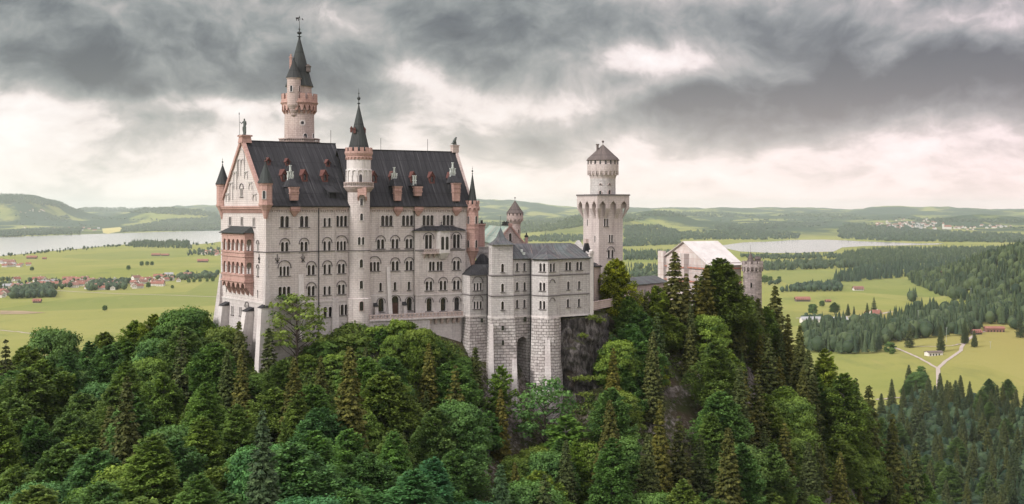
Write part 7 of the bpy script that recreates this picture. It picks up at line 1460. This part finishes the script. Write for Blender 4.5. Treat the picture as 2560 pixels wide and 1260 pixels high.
# counted trees standing alone
LONE = [(262, 778, 11, 'b3', 'single dark tree alone in the wide left meadow'), (371, 720, 14, 'b3', 'round tree by the road in front of the village'), (431, 722, 9, 'b4', 'small tree in the meadow before the village'), (472, 708, 12, 'b3', 'first round tree in the row right of the village'), (485, 707, 11, 'b4', 'second round tree in the row right of the village'), (500, 706, 10, 'b3', 'middle round tree in the row right of the village'), (518, 705.5, 10, 'b4', 'fourth round tree in the row right of the village'), (532, 705, 12, 'b3', 'last round tree beside the palace in the meadow row'),
 (354, 666, 17, 'b3', 'left tree of the trio on the upper left meadow'), (368, 665, 16, 'b4', 'middle tree of the trio on the upper left meadow'), (380, 664.5, 15, 'b3', 'right tree of the trio on the upper left meadow'), (321, 676, 16, 'b3', 'tree between the village and the meadow trio'), (80, 678, 14, 'b4', 'tree behind the roofs of the left village'),
 (2032, 788, 20, 'b3', 'round tree behind the white inn in the valley'), (2055, 768, 13, 'b4', 'small round tree in the meadow beside the red barns'), (2086, 787, 22, 'b2', 'pale round tree right of the white inn'), (2120, 790, 21, 'c2', 'left conifer of the pair in the valley meadow'), (2135, 795, 20, 'c1', 'right conifer of the pair in the valley meadow'), (2168, 812, 34, 'c1', 'tall spruce standing above the valley belt'), (2185, 790, 32, 'c3', 'broad spruce by the small red roofed house'),
 (2274, 870, 33, 'c3', 'big broad spruce in front of the valley belt'), (2352, 880, 34, 'c0', 'tall spruce beside the white field barn'), (2412, 860, 32, 'c0', 'tall spruce by the bend of the road'), (2436, 868, 22, 'c2', 'smaller spruce right of the road bend'), (2551, 845, 34, 'c3', 'large conifer at the right frame edge above the field'), (2225, 880, 13, 'y1', 'round bush at the end of the forked road'), (2230, 885, 7, 'y1', 'small bush below the road end'),
 (2272, 975, 26, 'c2', 'conifer on the left of the meadow clump'), (2290, 985, 22, 'b3', 'leafy tree in the middle of the meadow clump'), (2303, 978, 20, 'b4', 'lower leafy tree right in the meadow clump'), (2303, 936, 9, 'y1', 'round bush just above the meadow clump'), (2270, 1000, 18, 'b2', 'leafy tree at the bottom of the meadow clump'), (1912, 710, 22, 'b3', 'dark round tree right beside the gate turret'), (1926, 705, 15, 'b4', 'small tree right of the gate turret tree'), (1948, 703, 13, 'b3', 'bush sized tree on the pale meadow by the turret'), (2520, 1010, 24, 'b1', 'pale leafy tree rising over the valley wood at lower right')]
for px, py, h, key, lab in LONE: p = hit(px, py)[0]; plant(key, p[0], p[1], p[2] - .2, h, rg2.uniform(0, 6.28), (.72, .82, .75), lab, None, 1.2 if key[0] == 'c' else 1.0)
# --- houses
def house_mesh(kind, L=14, Wd=10, Hh=5.5, Rf=4.2, chim=True):
    mb = MB(); mb.box(-L / 2, L / 2, -Wd / 2, Wd / 2, -1.5, Hh)
    mb.add([(-L / 2, -Wd / 2, Hh), (-L / 2, Wd / 2, Hh), (-L / 2, 0, Hh + Rf * .95)], [(0, 2, 1)]); mb.add([(L / 2, -Wd / 2, Hh), (L / 2, Wd / 2, Hh), (L / 2, 0, Hh + Rf * .95)], [(0, 1, 2)])
    for sg in (-1, 1): slab(mb, [(-L / 2 - 1, sg * (Wd / 2 + 1), Hh - .6), (L / 2 + 1, sg * (Wd / 2 + 1), Hh - .6), (L / 2 + 1, 0, Hh + Rf), (-L / 2 - 1, 0, Hh + Rf)], .3, 1)
    for x in np.arange(-L / 2 + 1.5, L / 2 - 1, 3): 
        for sg in (-1, 1):
            for zz in (1, 3.6): mb.box(x, x + 1.1, sg * (Wd / 2 + .03) - .04, sg * (Wd / 2 + .03) + .04, zz, zz + 1.3, 2)
    for y in (-2.5, .8):
        for sg in (-1, 1): mb.box(sg * (L / 2 + .03) - .04, sg * (L / 2 + .03) + .04, y, y + 1.2, 3.2, 4.5, 2)
    if chim: mb.box(L * .2, L * .2 + .8, -.4, .4, Hh + Rf - 1, Hh + Rf + 1, 0)
    return mb.build('house', [M['wood_grey' if kind == 'barn' else 'wall_white'], M[{'r': 'tile_red', 'b': 'tile_brown', 'g': 'tile_grey', 'barn': 'tile_red', 'n': 'tile_brown'}[kind]], M['glass']])
HM = {'red roofed': house_mesh('r'), 'brown roofed': house_mesh('b', 16, 11, 6, 4.5), 'grey roofed': house_mesh('g', 18, 11, 6, 3.5), 'long red roofed': house_mesh('r', 26, 12, 5.5, 4.5)}
def house(me, px, py, rot, lab, cat='house', group=None, s=1.0, name='house'):
    p = hit(px, py)[0]; T = Matrix.Translation(p) @ Matrix.Rotation(rot, 4, 'Z') @ Matrix.Scale(s, 4); o = link(D.objects.new(name, me), None, T); return tag(o, lab, cat, group)
VIL = [([(0, 744), (0, 706), (60, 700), (150, 704), (200, 700), (215, 712), (160, 725), (140, 716), (60, 728)], 46, 1.15, 'in the near left village'), ([(200, 722), (200, 697), (300, 702), (330, 712), (320, 724), (240, 728)], 26, 1.1, 'at the middle of the village strip'), ([(330, 722), (330, 690), (440, 690), (500, 694), (430, 712), (380, 720)], 28, 1.15, 'at the right end of the village strip'), ([(0, 672), (0, 652), (50, 656), (84, 662), (40, 670)], 24, 1.0, 'in the hamlet at the left frame edge'),
       ([(495, 640), (548, 640), (548, 625), (510, 630)], 15, 1.0, 'in the hamlet by the lake left of the palace'), ([(20, 584), (240, 578), (255, 570), (60, 570)], 42, 1.3, 'in the village on the far lake shore'), ([(30, 535), (120, 522), (110, 530), (50, 541)], 10, 1.3, 'on the far left hillside'), ([(2175, 572), (2340, 575), (2340, 550), (2260, 548), (2180, 556)], 74, 1.6, 'in the far village beyond the right lake'), ([(2380, 574), (2440, 576), (2440, 568), (2385, 567)], 14, 1.5, 'beside the far white church'), ([(2450, 571), (2530, 572), (2530, 566), (2455, 565)], 12, 1.5, 'at the far right beyond the lake')]
for poly, n_, s, where in VIL:
    S = sample(poly, n_, rs)
    for a_, b_ in S:
        k = rs.choice(['red roofed', 'red roofed', 'red roofed', 'brown roofed', 'brown roofed', 'grey roofed', 'long red roofed']); house(HM[k], a_, b_, rs.choice([0, .3, 1.6, 1.9, 2.8, .9]), f'{k} house {where}', 'house', f'{k} houses {where}', s * rs.uniform(.85, 1.15))
bm_ = house_mesh('barn', 22, 10, 4, 3.5, False); bs_ = house_mesh('barn', 11, 8, 3.5, 3, False)
for px, py, me, rot, lab, s in [(2006, 754, bm_, .05, 'long brown barn with reddish roof in the valley meadow', 1.3), (2070, 756, bs_, .2, 'small red roofed hut right of the long brown barn', .9), (93, 757, bs_, .1, 'red roofed barn before the dark grove at the left', 1.3), (80, 647, bm_, .1, 'brown barn near the left lake shore', 1.6), (111, 648, bs_, .1, 'small barn right of the brown lakeside barn', 1.2), (390, 640, bm_, .1, 'grey barn below the shore wood', 1.5), (413, 640, bm_, .1, 'pale barn right of the grey one below the shore wood', 1.3), (507, 656, bm_, .1, 'orange roofed barn on the meadow by the palace', 1.6), (2188, 792, HM['red roofed'], .3, 'red roofed house beside the valley road', 1.2), (2172, 789, bs_, .1, 'small red shed left of the red roofed valley house', 1.1), (2372, 690, bm_, .2, 'long reddish shed at the edge of the mountain forest', 1.6), (2145, 726, house_mesh('n', 16, 9, 3, 4, False), .1, 'weathered brown hay barn on the middle meadow', 1.4), (2441, 836, bs_, .3, 'small red roofed shed at the road bend', 1.1)]: house(me, px, py, rot, lab, 'barn', None, s, 'barn')
def building(name, px, py, rot, L, Wd, Hh, Rf, lab, cat, wm='wall_white', rm='tile_red', annex=None):
    p = hit(px, py)[0]; T = Matrix.Translation(p) @ Matrix.Rotation(rot, 4, 'Z'); r_ = empty(name, T, lab, cat); mb = MB(); mb.box(-L / 2, L / 2, -Wd / 2, Wd / 2, -1.5, Hh); mb.add([(-L / 2, -Wd / 2, Hh), (-L / 2, Wd / 2, Hh), (-L / 2, 0, Hh + Rf * .95)], [(0, 2, 1)]); mb.add([(L / 2, -Wd / 2, Hh), (L / 2, Wd / 2, Hh), (L / 2, 0, Hh + Rf * .95)], [(0, 1, 2)])
    wl_ = obj('wall', mb, M[wm], r_, T); mb = MB()
    for sg in (-1, 1): slab(mb, [(-L / 2 - 1, sg * (Wd / 2 + 1), Hh - .6 * Rf / Wd * 2), (L / 2 + 1, sg * (Wd / 2 + 1), Hh - .6 * Rf / Wd * 2), (L / 2 + 1, 0, Hh + Rf), (-L / 2 - 1, 0, Hh + Rf)], .3)
    obj('roof', mb, M[rm], r_, T)
    for x in np.arange(-L / 2 + 2, L / 2 - 2, max(4, L / 6)): mb = MB(); mb.box(x, x + 1.8, -Wd / 2 - .05, -Wd / 2 + .05, .2, min(Hh - .4, 2.6)); obj('door' if x < -L / 2 + 3 else 'window', mb, M['door_wood' if x < -L / 2 + 3 else 'glass'], r_, T)
    return r_, T
building('field_barn', 2334, 889, .25, 20, 9, 4.2, 1.6, 'white and brown field barn in the fork of the roads', 'barn', 'wall_white', 'wood_grey'); building('large_barn', 2485, 830, -.05, 26, 12, 5.5, 2.4, 'large red roofed barn at the end of the road', 'barn', 'tile_brown', 'tile_red')
building('inn', 2028, 806, .1, 34, 14, 5.5, 4, 'wide white inn with a grey roof behind the spruce belt', 'house', 'wall_white', 'tile_grey'); building('inn', 2100, 806, .0, 22, 12, 5.5, 3.5, 'white guest house right of the wide inn', 'house', 'wall_white', 'tile_grey')
r_, T = building('church', 2368, 573, .1, 70, 30, 22, 16, 'white church with a tower far beyond the right lake', 'church'); mb = MB(); mb.box(-44, -30, -7, 7, 0, 48); obj('tower', mb, M['wall_white'], r_, T); mb = MB(); mb.taper((-45, -29, -8, 8), 48, (-37.2, -36.8, -.2, .2), 66); obj('spire', mb, M['tile_red'], r_, T)
for px, py0, py1, lab in [(2427, 722, 766, 'tall thin pole with a cross head against the mountain forest'), (2295.5, 777, 815, 'thin pole with a cross head over the spruce belt'), (2366, 820, 856, 'thin lamp pole by the road in the fork meadow'), (2476, 855, 872, 'short pale post in the right field')]:
    p = hit(px, py1)[0]; h = (py1 - py0) / FOC * p[1]; mb = MB(); mb.tube([(0, 0, 0), (0, 0, h)], [.22, .14], 6); mb.box(-1.4, 1.4, -.12, .12, h - .4, h); tag(obj('pole', mb, M['steel'], None, Matrix.Translation(p)), lab, 'pole')
# --- visitors on the road below the gatehouse
X0, Y0 = XY(1838, 362); za_ = ZZ(849, 362); mb = MB(); mb.prism([XY(1800, 357), XY(1812, 353.5), XY(1870, 353.5), XY(1880, 357), XY(1880, 385), XY(1800, 385)], za_ - 6, [XY(1800, 357), XY(1812, 353.5), XY(1870, 353.5), XY(1880, 357), XY(1880, 385), XY(1800, 385)], za_); tag(obj('road_terrace', mb, M['gravel']), kind='structure')
mb = MB(); F7 = frameAB(XY(1812, 353.6), XY(1870, 353.6)); L7 = math.dist(XY(1812, 353.6), XY(1870, 353.6))
for k in range(10): mb.box(k * L7 / 9 - .04, k * L7 / 9 + .04, 0, .08, za_, za_ + 1.1)
for zz in (.55, 1.05): mb.box(0, L7, 0, .06, za_ + zz, za_ + zz + .06)
tag(obj('railing', mb, M['iron'], None, F7.M), 'thin metal railing on the road terrace under the gatehouse', 'railing')
KP = [('cloth_blue', 'cloth_black', 'dark blue top and black trousers'), ('cloth_white', 'cloth_blue', 'white shirt and blue trousers'), ('cloth_red', 'cloth_grey', 'red top and grey trousers'), ('cloth_black', 'cloth_black', 'all black clothes'), ('cloth_grey', 'cloth_blue', 'grey top and blue trousers'), ('cloth_white', 'cloth_grey', 'white shirt and grey trousers'), ('cloth_black', 'cloth_blue', 'black top and blue trousers'), ('cloth_red', 'cloth_black', 'red top and black trousers')]
for k, (a_, b_, wd) in enumerate(KP):
    hm = human('person', [M['skin'], M[a_], M[b_], M['hair']], .05 + .03 * (k % 4)); px = 1822 + k * 5.4; Yp = 355 + (k * 1.7) % 4; x, y = XY(px, Yp); s = .95 + .03 * (k % 4); o = link(D.objects.new('person', hm), None, Matrix.Translation((x, y, za_)) @ Matrix.Rotation(k * 1.1, 4, 'Z') @ Matrix.Scale(s, 4)); tag(o, f'person in {wd} on the road terrace under the gatehouse', 'person', 'visitors on the road terrace')
# ================================================================== air
mb = MB(); mb.box(-31000, 31000, -31000, 31000, -205, 215); hm, t, p = mat('haze_air'); hm.node_tree.nodes.remove(p); pv = t.new('ShaderNodeVolumePrincipled'); pv.inputs['Color'].default_value = (0.88, 0.97, 0.95, 1); pv.inputs['Density'].default_value = 2.7e-5; pv.inputs['Anisotropy'].default_value = 0.2
t.l.new(pv.outputs[0], hm.node_tree.nodes['Material Output'].inputs['Volume']); tag(obj('haze', mb, hm), kind='stuff')
